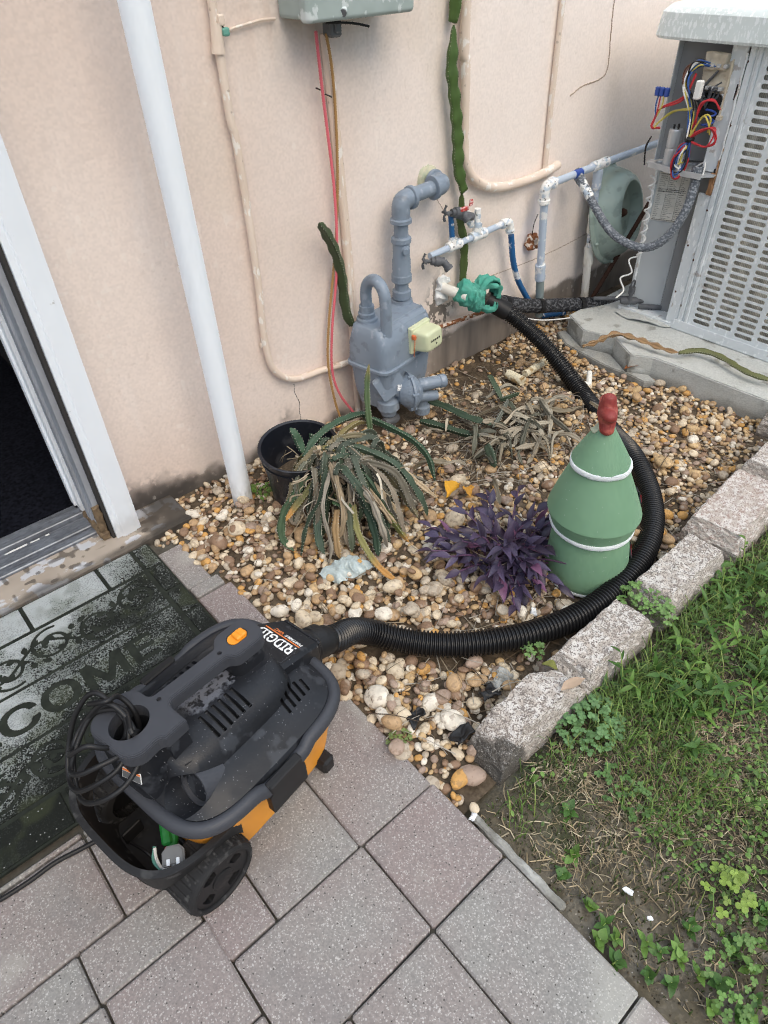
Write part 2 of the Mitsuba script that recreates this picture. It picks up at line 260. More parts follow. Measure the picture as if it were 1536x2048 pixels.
# ------------------------------------------------------------------ helpers
def sbox(x0, x1, y0, y1): return _shbox(x0, y0, x1, y1)
A = lambda *v: np.array(v, float)
def unit(v): v = np.asarray(v, float); return v / (np.linalg.norm(v) + 1e-12)
_count = {}
def numbered(key):
    _count[key] = _count.get(key, 0) + 1
    return key if _count[key] == 1 else f'{key}_{_count[key] - 1:03d}'
def thing(name, label, cat, group=None):
    key = numbered(name); labels[key] = {'label': label, 'category': cat}
    if group: labels[key]['group'] = group
    return key
def put(name, mesh, material, parent=None, smooth=35, uv=None, color=None, to_world=None, **lab):
    key = numbered(parent + '__' + name if parent else name)
    mesh = arr(mesh)
    if color is not None:
        color = np.broadcast_to(np.asarray(color, float), (len(mesh.vertices), 3)); smooth = smooth if smooth in (True, False) else True
    if uv is not None:
        uv = np.broadcast_to(np.asarray(uv, float), (len(mesh.vertices), 2)); smooth = smooth if smooth in (True, False) else False
    more = {} if to_world is None else {'to_world': to_world}
    scene[key] = mikit.ply(mesh, 'mat_' + material, smooth, uv, color, **more)
    if lab: labels[key] = lab
    return key
def share(name, shape, parent, to_world=None):
    key = numbered(parent + '__' + name)
    scene[key] = shape if to_world is None else {**shape, 'to_world': to_world}
    return key
def arr(m):
    if isinstance(m, (list,)): return cat([arr(x) for x in m])
    if hasattr(m, 'to_mesh'):
        q = m.to_mesh(); return trimesh.Trimesh(q.vert_properties[:, :3], q.tri_verts, process=False)
    if isinstance(m, tuple):
        f = np.asarray(m[1])
        if f.shape[1] == 4: f = np.vstack([f[:, [0, 1, 2]], f[:, [0, 2, 3]]])
        return trimesh.Trimesh(np.asarray(m[0], float), f, process=False)
    return m
def cat(ms): return trimesh.util.concatenate([arr(m) for m in ms])
def man(m):
    m = arr(m).copy(); m.merge_vertices()
    return m3.Manifold(m3.Mesh(vert_properties=np.asarray(m.vertices, np.float32), tri_verts=np.asarray(m.faces, np.uint32)))
def xf(m, M):
    m = arr(m).copy(); m.apply_transform(M); return m
def frame(o, x, y=None, z=None):
    """4x4 with the given axes; whichever is missing follows."""
    x = unit(x)
    if z is None:
        z = unit(np.cross(x, y)); y = np.cross(z, x)
    else:
        y = unit(np.cross(z, x)); z = np.cross(x, y)
    M = np.eye(4); M[:3, 0], M[:3, 1], M[:3, 2], M[:3, 3] = x, y, z, o
    return M
def rotz(a, o=(0, 0, 0)):
    M = np.eye(4); c, s = math.cos(a), math.sin(a); M[:2, :2] = [[c, -s], [s, c]]; M[:3, 3] = o; return M
def hull(p): return trimesh.convex.convex_hull(np.asarray(p, float))
def cbox(x0, x1, y0, y1, z0, z1, c=.003):
    """box with chamfered edges"""
    p = []
    for i, x in ((1, x0), (-1, x1)):
        for j, y in ((1, y0), (-1, y1)):
            for k, z in ((1, z0), (-1, z1)):
                p += [(x, y + j * c, z + k * c), (x + i * c, y, z + k * c), (x + i * c, y + j * c, z)]
    return hull(p)
def rbox(x0, x1, y0, y1, z0, z1, r=.01, seg=12):
    s = [m3.Manifold.sphere(r, seg).translate([x, y, z]) for x in (x0 + r, x1 - r) for y in (y0 + r, y1 - r) for z in (z0 + r, z1 - r)]
    return m3.Manifold.batch_hull(s)
def spline(pts, n=8, closed=False):
    """Catmull-Rom through the points, n samples to a span"""
    p = np.asarray(pts, float)
    if len(p) < 3: return np.array([p[0] + (p[-1] - p[0]) * t for t in np.linspace(0, 1, n + 1)])
    q = np.vstack([p[-1:], p, p[:2]]) if closed else np.vstack([2 * p[0] - p[1], p, 2 * p[-1] - p[-2]])
    out = []
    for i in range(1, len(q) - 2):
        a, b, c, d = q[i - 1], q[i], q[i + 1], q[i + 2]
        for t in np.arange(n) / n:
            out.append(.5 * (2 * b + (c - a) * t + (2 * a - 5 * b + 4 * c - d) * t * t + (3 * b - a - 3 * c + d) * t ** 3))
    if not closed: out.append(q[-2])
    return np.array(out)
def resample(p, step):
    p = np.asarray(p, float); s = np.r_[0, np.cumsum(np.linalg.norm(np.diff(p, axis=0), axis=1))]
    t = np.linspace(0, s[-1], max(2, int(round(s[-1] / step)) + 1))
    return np.stack([np.interp(t, s, p[:, k]) for k in range(p.shape[1])], 1), t
def frames(p, closed=False):
    t = np.gradient(p, axis=0)
    if closed: t = np.roll(p, -1, 0) - np.roll(p, 1, 0)
    t /= np.linalg.norm(t, axis=1, keepdims=True) + 1e-12
    a = np.cross(t[0], [0, 0, 1.]) if abs(t[0][2]) < .9 else np.cross(t[0], [1., 0, 0]); a = unit(a); As = [a]
    for k in range(1, len(p)):
        a = As[-1] - t[k] * np.dot(As[-1], t[k]); As.append(unit(a))
    As = np.array(As); return t, As, np.cross(t, As)
def sweep(p, ring, closed=False, cap=True):
    """ring: (sides,2) or (n,sides,2) cross sections along the polyline p"""
    p = np.asarray(p, float); t, a, b = frames(p, closed)
    ring = np.asarray(ring, float); ring = np.broadcast_to(ring, (len(p),) + ring.shape[-2:])
    v = p[:, None] + ring[..., :1] * a[:, None] + ring[..., 1:] * b[:, None]
    n, s = v.shape[:2]
    i, j = np.meshgrid(np.arange(n if closed else n - 1), np.arange(s), indexing='ij'); i2, j2 = (i + 1) % n, (j + 1) % s
    f = np.stack([i * s + j, i * s + j2, i2 * s + j2, i2 * s + j], -1).reshape(-1, 4)
    f = np.vstack([f[:, [0, 1, 2]], f[:, [0, 2, 3]]]); v = v.reshape(-1, 3)
    if cap and not closed:
        k = np.arange(s); v = np.vstack([v, p[0], p[-1]])
        f = np.vstack([f, np.stack([(k + 1) % s, k, k * 0 + n * s], 1), np.stack([k + (n - 1) * s, (k + 1) % s + (n - 1) * s, k * 0 + n * s + 1], 1)])
    return trimesh.Trimesh(v, f, process=False)
def circ(s, r=1.0):
    k = np.arange(s) * 2 * np.pi / s; return np.stack([np.cos(k), np.sin(k)], 1) * r
def tube(p, r, s=10, closed=False):
    r = np.broadcast_to(np.asarray(r, float), (len(p),)); return sweep(p, circ(s)[None] * r[:, None, None], closed)
def stick(a, b, r, s=12): return tube([a, b], r, s)
def lathe(prof, s=32, M=None):
    """profile of (radius, height) turned about z, then placed by M"""
    prof = np.asarray(prof, float); k = circ(s)
    v = np.concatenate([np.c_[k * r, np.full(s, z)] for r, z in prof]); n = len(prof)
    i, j = np.meshgrid(np.arange(n - 1), np.arange(s), indexing='ij'); j2 = (j + 1) % s
    f = np.stack([i * s + j, i * s + j2, (i + 1) * s + j2, (i + 1) * s + j], -1).reshape(-1, 4)
    m = arr((v, f))
    return m if M is None else xf(m, M)
def turned(a, b, prof, s=24):
    """solid turned about the line a to b; profile of (radius, fraction of the way)"""
    a, b = np.asarray(a, float), np.asarray(b, float); L = np.linalg.norm(b - a); z = (b - a) / L
    x = np.cross(z, [0, 0, 1.]) if abs(z[2]) < .9 else np.cross(z, [1., 0, 0])
    pr = [(1e-5, prof[0][1] * L)] + [(r, t * L) for r, t in prof] + [(1e-5, prof[-1][1] * L)]
    return lathe(pr, s, frame(a, x, z=z))
def polys(g): return [q for q in getattr(g, 'geoms', [g]) if q.geom_type == 'Polygon' and q.area > 1e-9]
def prism(g, h, M=None, z0=0.0):
    ms = [trimesh.creation.extrude_polygon(q, h, engine='earcut') for q in polys(g)]
    m = cat(ms); m.apply_translation([0, 0, z0])
    return m if M is None else xf(m, M)
def bevel(g, h, c, M=None, z0=0.0):
    """prism with a chamfered top edge, for a polygon without holes"""
    ms = []
    for q in polys(g):
        i = q.buffer(-c)
        ms += [prism(q, h - c, None, z0)]
        for r in polys(i):
            ms.append(prism(r, c, None, z0 + h - c))
    m = cat(ms); return m if M is None else xf(m, M)
def superring(a, b, n, z, cx=0.0, cy=0.0, N=72):
    k = np.arange(N) * 2 * np.pi / N; c, s = np.cos(k), np.sin(k)
    return np.c_[cx + a * np.sign(c) * abs(c) ** (2 / n), cy + b * np.sign(s) * abs(s) ** (2 / n), np.full(N, z)]
def loft(rings, caps=True):
    rings = [np.asarray(r, float) for r in rings]; s, n = len(rings[0]), len(rings); v = np.vstack(rings)
    i, j = np.meshgrid(np.arange(n - 1), np.arange(s), indexing='ij'); j2 = (j + 1) % s
    f = np.stack([i * s + j, i * s + j2, (i + 1) * s + j2, (i + 1) * s + j], -1).reshape(-1, 4)
    f = np.vstack([f[:, [0, 1, 2]], f[:, [0, 2, 3]]])
    if caps:
        k = np.arange(s); v = np.vstack([v, rings[0].mean(0), rings[-1].mean(0)])
        f = np.vstack([f, np.stack([(k + 1) % s, k, k * 0 + n * s], 1), np.stack([k + (n - 1) * s, (k + 1) % s + (n - 1) * s, k * 0 + n * s + 1], 1)])
    return trimesh.Trimesh(v, f, process=False)
def jitter(m, amp, freq, seed=0):
    m = arr(m).copy(); v = np.asarray(m.vertices)
    d = np.stack([meshkit.fbm(v * freq + 31 * k, 3, seed + k) - .5 for k in range(3)], 1); m.vertices = v + d * 2 * amp; return m
def refine(m, L):
    m = arr(m).copy(); m.merge_vertices(); v, f = trimesh.remesh.subdivide_to_size(m.vertices, m.faces, L, max_iter=8); r = trimesh.Trimesh(v, f, process=False); r.merge_vertices(); return r
def ico(k=1): return trimesh.creation.icosphere(subdivisions=k)
def sheet(x0, x1, y0, y1, step, zf):
    nx, ny = int((x1 - x0) / step) + 1, int((y1 - y0) / step) + 1
    X, Y = np.meshgrid(np.linspace(x0, x1, nx), np.linspace(y0, y1, ny)); Z = zf(X, Y)
    i, j = np.meshgrid(np.arange(ny - 1), np.arange(nx - 1), indexing='ij'); a = i * nx + j
    return arr((np.stack([X, Y, Z], -1).reshape(-1, 3), np.stack([a, a + 1, a + nx + 1, a + nx], -1).reshape(-1, 4)))
def elbowed(pts, r, s=14, bend=None, n=6):
    """pipe through the corner points with rounded bends"""
    pts = [np.asarray(p, float) for p in pts]; bend = bend or 2.2 * r; out = [pts[0]]
    for a, b, c in zip(pts, pts[1:], pts[2:]):
        k = min(bend, np.linalg.norm(b - a) * .48, np.linalg.norm(c - b) * .48); u, w = b + unit(a - b) * k, b + unit(c - b) * k
        out += [(1 - t) ** 2 * u + 2 * t * (1 - t) * b + t * t * w for t in np.linspace(0, 1, n)]
    return tube(np.array(out + [pts[-1]]), r, s)
def wordshape(text, h, bold=False):
    m = meshkit.text_mesh(text, h, .002, bold); n = m.face_normals[:, 2] > .9
    return unary_union([Polygon(t[:, :2]).buffer(1e-5) for t in m.triangles[n] if Polygon(t[:, :2]).area > 1e-12])
rng = np.random.default_rng(7)

# ------------------------------------------------------------------ ground
def lump(X, Y, amp, f, seed=0):
    return amp * (meshkit.fbm(np.stack([X * f, Y * f, X * 0 + seed], -1), 4, seed) - .5) * 2
labels[put('ground', sheet(-40, 40, -40, 40, 2.0, lambda X, Y: X * 0 - .09), 'far_ground', smooth=True)] = {'label': 'flat ground running on beyond the yard', 'kind': 'structure'}
def lawn_z(X, Y):
    rise = np.clip((X - .62) / .2, 0, 1)
    return -.022 + .016 * rise + lump(X, Y, .016, 5, 1) + lump(X, Y, .006, 28, 2) - .03 * np.clip(1 - np.abs(Y - .45) / .06, 0, 1)
labels[put('lawn_soil', sheet(.555, 4.2, -2.0, .50, .014, lawn_z), 'soil', smooth=True)] = {'label': 'bare sandy and mossy lawn soil beside the paved path', 'kind': 'structure'}
def bed_z(X, Y):
    z = -.018 + lump(X, Y, .010, 5, 3) + lump(X, Y, .004, 34, 4)
    z = z + .030 * np.exp(-((X - .95) ** 2 + (Y - 1.42) ** 2) / .05) + .022 * np.exp(-((X - 1.9) ** 2 + (Y - 1.35) ** 2) / .12)
    return z - .012 * np.clip((.75 - Y) / .3, 0, 1)
gravel = put('gravel_bed', sheet(.40, 4.2, .44, 1.905, .013, bed_z), 'bed_soil', smooth=True)
labels[gravel] = {'label': 'planting bed of river pebbles along the house wall', 'kind': 'structure'}

# ------------------------------------------------------------------ paved path: every paver a part
path = put('paved_path', sheet(-3.2, .556, -2.4, 1.74, .12, lambda X, Y: X * 0 - .018), 'joint_sand', smooth=True)
labels[path] = {'label': 'paved path of grey and mauve concrete pavers with dark joints', 'kind': 'structure'}
def paver(x0, x1, y0, y1, tone, k):
    g = .0022; r = np.random.default_rng(k)
    m = cbox(x0 + g, x1 - g, y0 + g, y1 - g, -.06, 0, .004)
    c = A((x0 + x1) / 2, (y0 + y1) / 2, 0); m.apply_translation(-c)
    m.apply_transform(trimesh.transformations.euler_matrix(*(r.normal(0, .0035, 2)), r.normal(0, .006))); m.apply_translation(c + A(0, 0, r.normal(0, .0012)))
    put('paver', m, 'paver', path, smooth=False, uv=(tone, r.random()))
_pv = [(.345,.558,.312,.531,.75),(.345,.560,-.018,.312,.15),(.345,.562,-.24,-.018,.7),(.345,.562,-.46,-.24,.3),(.017,.345,.312,.531,.45),
 (.132,.345,.094,.312,.2),(.132,.345,-.124,.094,.6),(.017,.132,.20,.312,.75),(.017,.132,-.02,.20,.3),(-.2,.017,.422,.631,.55),(-.2,.017,.20,.422,.5),(-.31,-.2,.42,.631,.4),
 (.012,.122,.531,.652,.75),(.122,.338,.531,.75,.15),(.338,.556,.531,.852,.6),(.338,.556,.852,.99,.7),(.012,.122,.652,.75,.4),
 (-.206,.012,.631,.742,.45),(-.424,-.206,.631,.742,.2),(-.105,.11,.742,.955,.45),(-.424,-.105,.742,.955,.7),(-.64,-.424,.52,.742,.4),(-.64,-.424,.742,.955,.3),(-.42,-.31,.42,.631,.6),
 (.11,.338,.75,.99,.5),(.43,.545,1.0,1.41,.75),(.43,.530,1.41,1.462,.2),(.425,.512,1.462,1.665,.35),(-.105,.012,.955,.972,.1),(-.30,-.107,.957,.973,.15),(-.55,-.303,.957,.975,.1)]
for k, (x0, x1, y0, y1, t) in enumerate(_pv): paver(x0, x1, y0, y1, t, k)
_left = sbox(-1.6, .338, -.9, .975).difference(unary_union([sbox(a, b, c, d).buffer(.001) for a, b, c, d, t in _pv]))
for k, (x0, y0) in enumerate([(x, y) for x in np.arange(-1.62, .34, .2175) for y in np.arange(-.904, .97, .2175)]):
    for q in polys(sbox(x0, x0 + .2175, y0, y0 + .2175).intersection(_left)):
        if q.area > .0012: put('paver', bevel(q.buffer(-.0022, join_style=2), .06, .004, None, -.06), 'paver', path, smooth=False, uv=((k * .37) % 1, (k * .61) % 1))

# ------------------------------------------------------------------ house wall with the door opening, room behind
wall = thing('house_wall', 'peach stucco house wall with fine cracks, brush streaks and a grimy cement foot', 'wall')
put('stucco', cat([cbox(.40, 6.0, WALL_Y, WALL_Y + .2, -.15, 2.75, .004), cbox(-4.5, -1.45, WALL_Y, WALL_Y + .2, -.15, 2.75, .004), cbox(-1.45, .40, WALL_Y, WALL_Y + .2, 2.12, 2.75, .004)]), 'stucco', wall)
def crack(pts, r=.0011):
    p = np.array([(x, WALL_Y - .0002, z) for x, y, z in pts]); p, _ = resample(spline(p, 6), .006)
    p[:, 0] += np.cumsum(rng.normal(0, .0008, len(p))); put('crack', tube(p, r * rng.uniform(.4, 1.3, len(p)), 5), 'dark_strip', wall)
crack([(1.162,1.9,0.224),(1.162,1.9,0.188),(1.176,1.9,0.143),(1.178,1.9,0.104),(1.181,1.9,0.057)], .0013)
mat('crack_line', (.33, .25, .20), .9, .1)
def seam(pts, r, m='crack_line'):
    p = np.array([(x, WALL_Y - .0004, z) for x, y, z in pts]); p, _ = resample(spline(p, 6), .01); p[:, 0] += rng.normal(0, .0012, len(p)); put('crack', tube(p, r, 6), m, wall)
seam([(2.831,1.9,1.252),(2.843,1.9,1.156),(2.86,1.9,1.028),(2.819,1.9,0.992),(2.704,1.9,0.981),(2.628,1.9,0.956)], .0026)
seam([(2.095,1.9,0.337),(2.287,1.9,0.329),(2.491,1.9,0.325),(2.707,1.9,0.33),(2.915,1.9,0.347)], .0014)
seam([(1.87,1.9,0.737),(1.903,1.9,0.695),(1.931,1.9,0.656)], .0010)
room = thing('dark_room', 'unlit room with black carpet seen through the open doorway', 'room')
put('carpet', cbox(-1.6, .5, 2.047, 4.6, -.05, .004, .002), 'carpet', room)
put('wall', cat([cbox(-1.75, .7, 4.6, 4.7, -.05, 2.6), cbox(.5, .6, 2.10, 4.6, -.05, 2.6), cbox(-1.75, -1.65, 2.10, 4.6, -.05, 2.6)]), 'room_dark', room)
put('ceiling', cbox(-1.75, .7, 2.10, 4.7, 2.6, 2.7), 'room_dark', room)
# ------------------------------------------------------------------ doorway
door = thing('door_frame', 'white wooden door casing with grey jamb and rotted lower corner', 'door frame')
prof = unary_union([sbox(.363, .445, 1.802, 1.899), sbox(.381, .428, 1.797, 1.803), sbox(.384, .400, 1.7945, 1.798)])
def upright(g, z0, z1): return prism(g, z1 - z0, None, z0)
put('casing', upright(prof, .017, 2.2), 'white_paint', door, smooth=20)
put('weather_strip', upright(sbox(.352, .362, 1.812, 1.90), .016, 2.1), 'dark_strip', door)
put('jamb', upright(unary_union([sbox(.334, .351, 1.835, 2.045), sbox(.327, .335, 1.90, 1.935)]), .05, 2.1), 'grey_frame', door, smooth=20)
put('stop', upright(unary_union([sbox(.322, .3335, 1.97, 2.045), sbox(.315, .323, 2.015, 2.045)]), .05, 2.1), 'white_paint', door, smooth=20)
put('rotted_wood', cat([jitter(refine(cbox(.322, .349, 1.815, 1.99, .017, .05, .004), .012), .007, 45, 5), jitter(refine(cbox(.326, .350, 1.822, 1.834, .05, .15, .002), .01), .005, 60, 6)]), 'rot_wood', door)
sill = thing('door_sill', 'worn grey metal door sill along the dark doorway', 'sill')
put('plate', cat([cbox(-1.6, .33, 1.868, 1.90, .016, .028), cbox(-1.6, .335, 1.902, 1.955, .016, .034), cbox(-1.6, .335, 1.957, 1.975, .016, .026), cbox(-1.6, .33, 1.977, 2.015, .016, .042), cbox(-1.6, .32, 2.017, 2.045, .016, .036)]), 'sill', sill)
put('paint_streak', cat([jitter(refine(cbox(x, x + w, 1.9605, 1.9685, .0262, .0275, .0005), .01), .003, 60, 3) for x, w in ((.02, .025), (.06, .07), (.14, .03), (.19, .012))]), 'print_white', sill)
step = thing('concrete_step', 'stained concrete doorstep strip between the doormat and the door sill', 'step')
put('slab', jitter(refine(cbox(-1.8, .60, 1.735, 1.90, -.1, .016, .006), .045), .004, 12, 9), 'step', step)

# ------------------------------------------------------------------ things on and along the wall
def wy(pts, off): return [A(x, WALL_Y - off, z) for x, y, z in pts]
ds = thing('downspout', 'tall white round downspout standing in the gravel near the black pot', 'pipe')
_dp = resample([(.775, 1.72, 3.2), (.784, 1.72, -.06)], .03)[0]
put('pipe', tube(_dp, .0345, 28), 'pole_white', ds)

def clamp(p, axis, r, w, material, parent, name='clip'):
    put(name, turned(A(*p) - unit(axis) * w / 2, A(*p) + unit(axis) * w / 2, [(r, 0), (r * 1.12, .15), (r * 1.12, .85), (r, 1)], 16), material, parent)
# painted conduit left, bending to the gas meter
c1 = thing('wall_conduit', 'thin peach painted conduit bending right at the foot of the wall towards the gas meter', 'conduit')
p1 = [A(1.071, WALL_Y - .02, 2.7)] + wy([(1.057,1.88,1.254),(1.065,1.88,1.067),(1.068,1.88,0.865),(1.066,1.88,0.652),(1.059,1.88,0.517),(1.058,1.88,0.427)], .02) + wy([(1.071,1.88,0.336),(1.116,1.88,0.278),(1.174,1.88,0.251)], .02) + wy([(1.27,1.88,0.245),(1.365,1.88,0.234),(1.443,1.88,0.226)], .02)
put('pipe', tube(resample(spline(p1, 8), .012)[0], .0118, 16), 'conduit', c1)
put('coupling', turned((1.06,1.88,1.323), (1.053,1.88,1.257), [(.0155, 0), (.0155, .75), (.0175, .8), (.0175, 1)], 20), 'conduit', c1)
put('strap', cat([jitter(rbox(-.012, .012, -.003, .006, -.008, .008, .002, 8), .001, 90).apply_translation(A(*p)) for p in [(1.207,1.888,0.245),(1.054,1.888,0.425)]]), 'conduit', c1)
gw = thing('ground_wire', 'thin peach painted wire running from the green clamp to the meter box', 'wire')
put('wire', tube(spline(wy([(1.091,1.89,1.302),(1.12,1.89,1.307),(1.167,1.89,1.313),(1.207,1.89,1.317),(1.247,1.89,1.316)], .010), 6), .0034, 8), 'conduit', gw)
cl = thing('ground_clamp', 'small green copper clamp hanging on the thin left conduit', 'clamp')
put('body', jitter(refine(rbox(-.010, .010, -.010, .010, -.009, .009, .004, 8), .006), .002, 80).apply_translation(A(*(1.077,1.87,1.303))), 'copper_green', cl)
put('bolt', stick((1.066,1.87,1.32), (1.081,1.87,1.304), .0026, 8), 'black', cl)
put('lug', jitter(rbox(-.009, .009, -.008, .008, -.012, .012, .004, 8), .002, 80).apply_translation(A(*(1.069,1.87,1.328))), 'conduit', cl)
# utility box
ub = thing('utility_box', 'grey green plastic utility box hung on the wall above the pink cable', 'box')
ux0, uz0, ux1 = 1.262, 1.315, 1.625
put('body', rbox(ux0, ux1, WALL_Y - .135, WALL_Y - .002, uz0, uz0 + .44, .012, 16), 'box_green', ub)
put('cover', rbox(ux0 - .008, ux1 + .008, WALL_Y - .150, WALL_Y - .110, uz0 - .006, uz0 + .44, .012, 16), 'box_green', ub)
put('knob', turned((1.389,1.785,1.338), (1.371,1.75,1.325), [(.016, 0), (.0145, .8), (.011, 1)], 20), 'box_green', ub)
put('knob_hole', turned((1.371,1.75,1.326), (1.369,1.748,1.325), [(.0095, 0), (.009, 1)], 18), 'grey_dark', ub)
put('gland', cat([cbox(1.385, 1.425, WALL_Y - .075, WALL_Y - .03, 1.264, 1.318, .006), cbox(1.395, 1.417, WALL_Y - .083, WALL_Y - .07, 1.275, 1.30, .003)]), 'grey_dark', ub)
bw = thing('black_wire', 'short black wire end sticking out under the utility box', 'wire')
put('wire', tube(spline([(1.357,1.81,1.302),(1.405,1.81,1.299),(1.462,1.81,1.292),(1.509,1.81,1.282)], 6), .0032, 8), 'black', bw)
# cables below the box
def cable(name, label, pts, offs, r, m):
    k = thing(name, label, 'cable'); P = [A(x, WALL_Y - o, z) for (x, y, z), o in zip(pts, offs)]
    put('wire', tube(resample(spline(P, 10), .01)[0], r, 10), m, k)
cable('pink_cable', 'pink cable running down the wall from the utility box to behind the cactus', [(1.35,1.865,1.282),(1.363,1.865,1.164),(1.376,1.865,1.033),(1.386,1.865,0.875),(1.382,1.865,0.719),(1.365,1.865,0.57),(1.33,1.865,0.395),(1.315,1.865,0.238),(1.331,1.865,0.133),(1.385,1.865,0.025)], [.05, .04, .034, .034, .036, .036, .036, .036, .05, .07], .0048, 'pink')
cable('ochre_cable', 'ochre brown cable running down the wall beside the pink cable', [(1.385,1.865,1.274),(1.404,1.865,1.196),(1.412,1.865,1.081),(1.409,1.865,0.929),(1.394,1.865,0.765),(1.366,1.865,0.605),(1.323,1.865,0.416),(1.303,1.865,0.263),(1.312,1.865,0.108),(1.324,1.865,0.029)], [.05, .04, .034, .030, .026, .025, .028, .030, .04, .05], .0044, 'ochre')
c2 = thing('wall_conduit', 'straight peach painted conduit behind the pink and ochre cables', 'conduit')
put('pipe', tube(resample([A(1.404, WALL_Y - .014, 1.27), A(1.432, WALL_Y - .014, .75), A(1.442, WALL_Y - .014, -.02)], .02)[0], .0125, 14), 'conduit', c2)
put('pipe', tube(resample([A(1.425, WALL_Y - .012, 1.20), A(1.452, WALL_Y - .012, .62), A(1.470, WALL_Y - .012, -.02)], .02)[0], .0085, 12), 'conduit', c2)
put('wire_tie', [stick((1.339,1.855,1.148), (1.371,1.88,1.137), .0022, 6), stick((1.382,1.872,1.126), (1.398,1.86,1.117), .0022, 6)], 'black', c2)
# conduits right of the climbing cactus
c3 = thing('wall_conduit', 'thick peach painted conduit right of the climbing cactus, bending right to the blue pipes', 'conduit')
p3 = [A(1.985, WALL_Y - .025, 2.7)] + wy([(1.972,1.875,1.303),(1.982,1.875,1.147),(1.987,1.875,0.999),(1.993,1.875,0.887),(2.005,1.875,0.827)], .025) + wy([(2.048,1.875,0.767),(2.128,1.875,0.721),(2.227,1.875,0.698)], .025) + wy([(2.365,1.875,0.693),(2.491,1.875,0.701),(2.574,1.875,0.715)], .025)
put('pipe', tube(resample(spline(p3, 8), .012)[0], .0175, 18), 'conduit', c3)
put('strap', cat([jitter(rbox(-.014, .014, -.004, .012, -.010, .010, .003, 8), .002, 90).apply_translation(A(*p)) for p in [(2.568,1.88,0.711),(1.939,1.88,1.299)]]), 'conduit', c3)
c4 = thing('wall_conduit', 'thin peach painted conduit running straight down to the blue pipes', 'conduit')
put('pipe', tube(resample([A(2.478, WALL_Y - .013, 2.7), A(*(2.493,1.887,0.978)), A(*(2.504,1.887,0.675))], .02)[0], .011, 14), 'conduit', c4)

# ------------------------------------------------------------------ blue painted water pipes
def coupling(parent, a, b, r, m='pvc_flaked', name='coupling'):
    put(name, turned(a, b, [(r, 0), (r * 1.06, .08), (r * 1.06, .25), (r, .3), (r, .7), (r * 1.06, .75), (r * 1.06, .92), (r, 1)], 20), m, parent)
def elbow(parent, a, c, b, r, m='pvc_flaked', name='elbow'):
    a, c, b = A(*a), A(*c), A(*b); ms = [elbowed([a, c, b], r, 18, bend=r * 1.6)]
    for e in (a, b): ms.append(turned(e, e + unit(c - e) * r * .9, [(r * 1.12, 0), (r * 1.2, .1), (r * 1.2, .9), (r * 1.05, 1)], 20))
    put(name, ms, m, parent)
o1 = .055
mp = thing('water_manifold', 'blue painted water pipe with white flaked fittings ending in two dark hose taps', 'pipe')
mz = .555
H_ = lambda x, z, o=o1: A(x, WALL_Y - o, z)
put('pipe', tube(resample([H_(1.80, mz - .012), H_(2.02, mz), H_(2.24, mz + .012)], .02)[0], .0125, 16), 'pvc_blue', mp)
coupling(mp, H_(1.895, mz - .006), H_(1.965, mz - .003), .0185)
coupling(mp, H_(2.025, mz), H_(2.105, mz + .004), .0195)
put('riser', stick(H_(1.918, mz), H_(1.925, mz + .03), .0165, 16), 'pvc_flaked', mp); put('riser', stick(H_(2.055, mz), H_(2.06, mz + .05), .018, 16), 'pvc_flaked', mp)
put('riser_pipe', tube([H_(1.92, mz + .02), H_(1.906, mz + .115)], .0105, 14), 'pvc_royal', mp)
put('riser_pipe', tube([H_(2.058, mz + .03), H_(2.055, mz + .105)], .0125, 14), 'pvc_flaked', mp)
elbow(mp, H_(2.205, mz + .010), H_(2.255, mz + .013), H_(2.262, mz - .035), .0165)
put('drop_pipe', tube(resample(spline(wy([(2.271,1.845,0.507),(2.3,1.845,0.395),(2.348,1.845,0.293),(2.419,1.845,0.198),(2.455,1.845,0.153)], o1), 8), .01)[0], .0125, 16), 'pvc_royal', mp)
def tap(label, c, d, hd, red=False):
    t = thing('hose_tap', label, 'tap'); c = A(*c); d = unit(d)
    put('body', [turned(c, c + d * .052, [(.014, 0), (.014, .25), (.019, .3), (.019, .7), (.015, .75), (.0165, 1)], 18), turned(c + d * .05, c + d * .05 + A(.012, -.022, -.028), [(.014, 0), (.014, .6), (.0175, .65), (.0175, 1)], 16)], 'valve_dark', t)
    h = c - d * .026
    put('stem', stick(c, h, .007, 10), 'valve_dark', t)
    s = unit(np.cross(d, [0, 0, 1])); u = np.cross(s, d)
    put('handle', [tube(spline([h - u * .028, h - u * .012 - d * .006, h, h + u * .012 - d * .006, h + u * .028], 5), [.0055] * 5 + [.004] * 5 + [.006] * 5 + [.004] * 5 + [.0065], 8), tube(spline([h - s * .022, h, h + s * .022], 5), .0048, 8)], 'valve_dark', t)
    return t
tap('dark hose tap at the left end of the blue water pipe', (1.787,1.825,0.532), (.85, -.45, -.12), None)
tb = tap('dark hose tap with a red lever above the blue water pipe', (1.894,1.83,0.683), (.95, -.2, -.1), None)
put('lever', [jitter(refine(cbox(-.022, .022, -.006, .006, -.008, .008, .003), .008), .002, 70).apply_translation(A(*(1.942,1.81,0.691))), jitter(refine(cbox(-.006, .012, -.004, .004, -.005, .016, .002), .008), .002, 70).apply_translation(A(*(1.974,1.81,0.7)))], 'red_handle', tb)
put('bonnet', turned((1.927,1.83,0.672), (2.008,1.83,0.644), [(.016, 0), (.0185, .1), (.0185, .5), (.015, .55), (.015, 1)], 16), 'valve_dark', tb)
put('inlet', turned((1.992,1.84,0.66), (2.022,1.845,0.602), [(.012, 0), (.0145, .3), (.0145, .7), (.012, 1)], 14), 'pvc_flaked', tb)

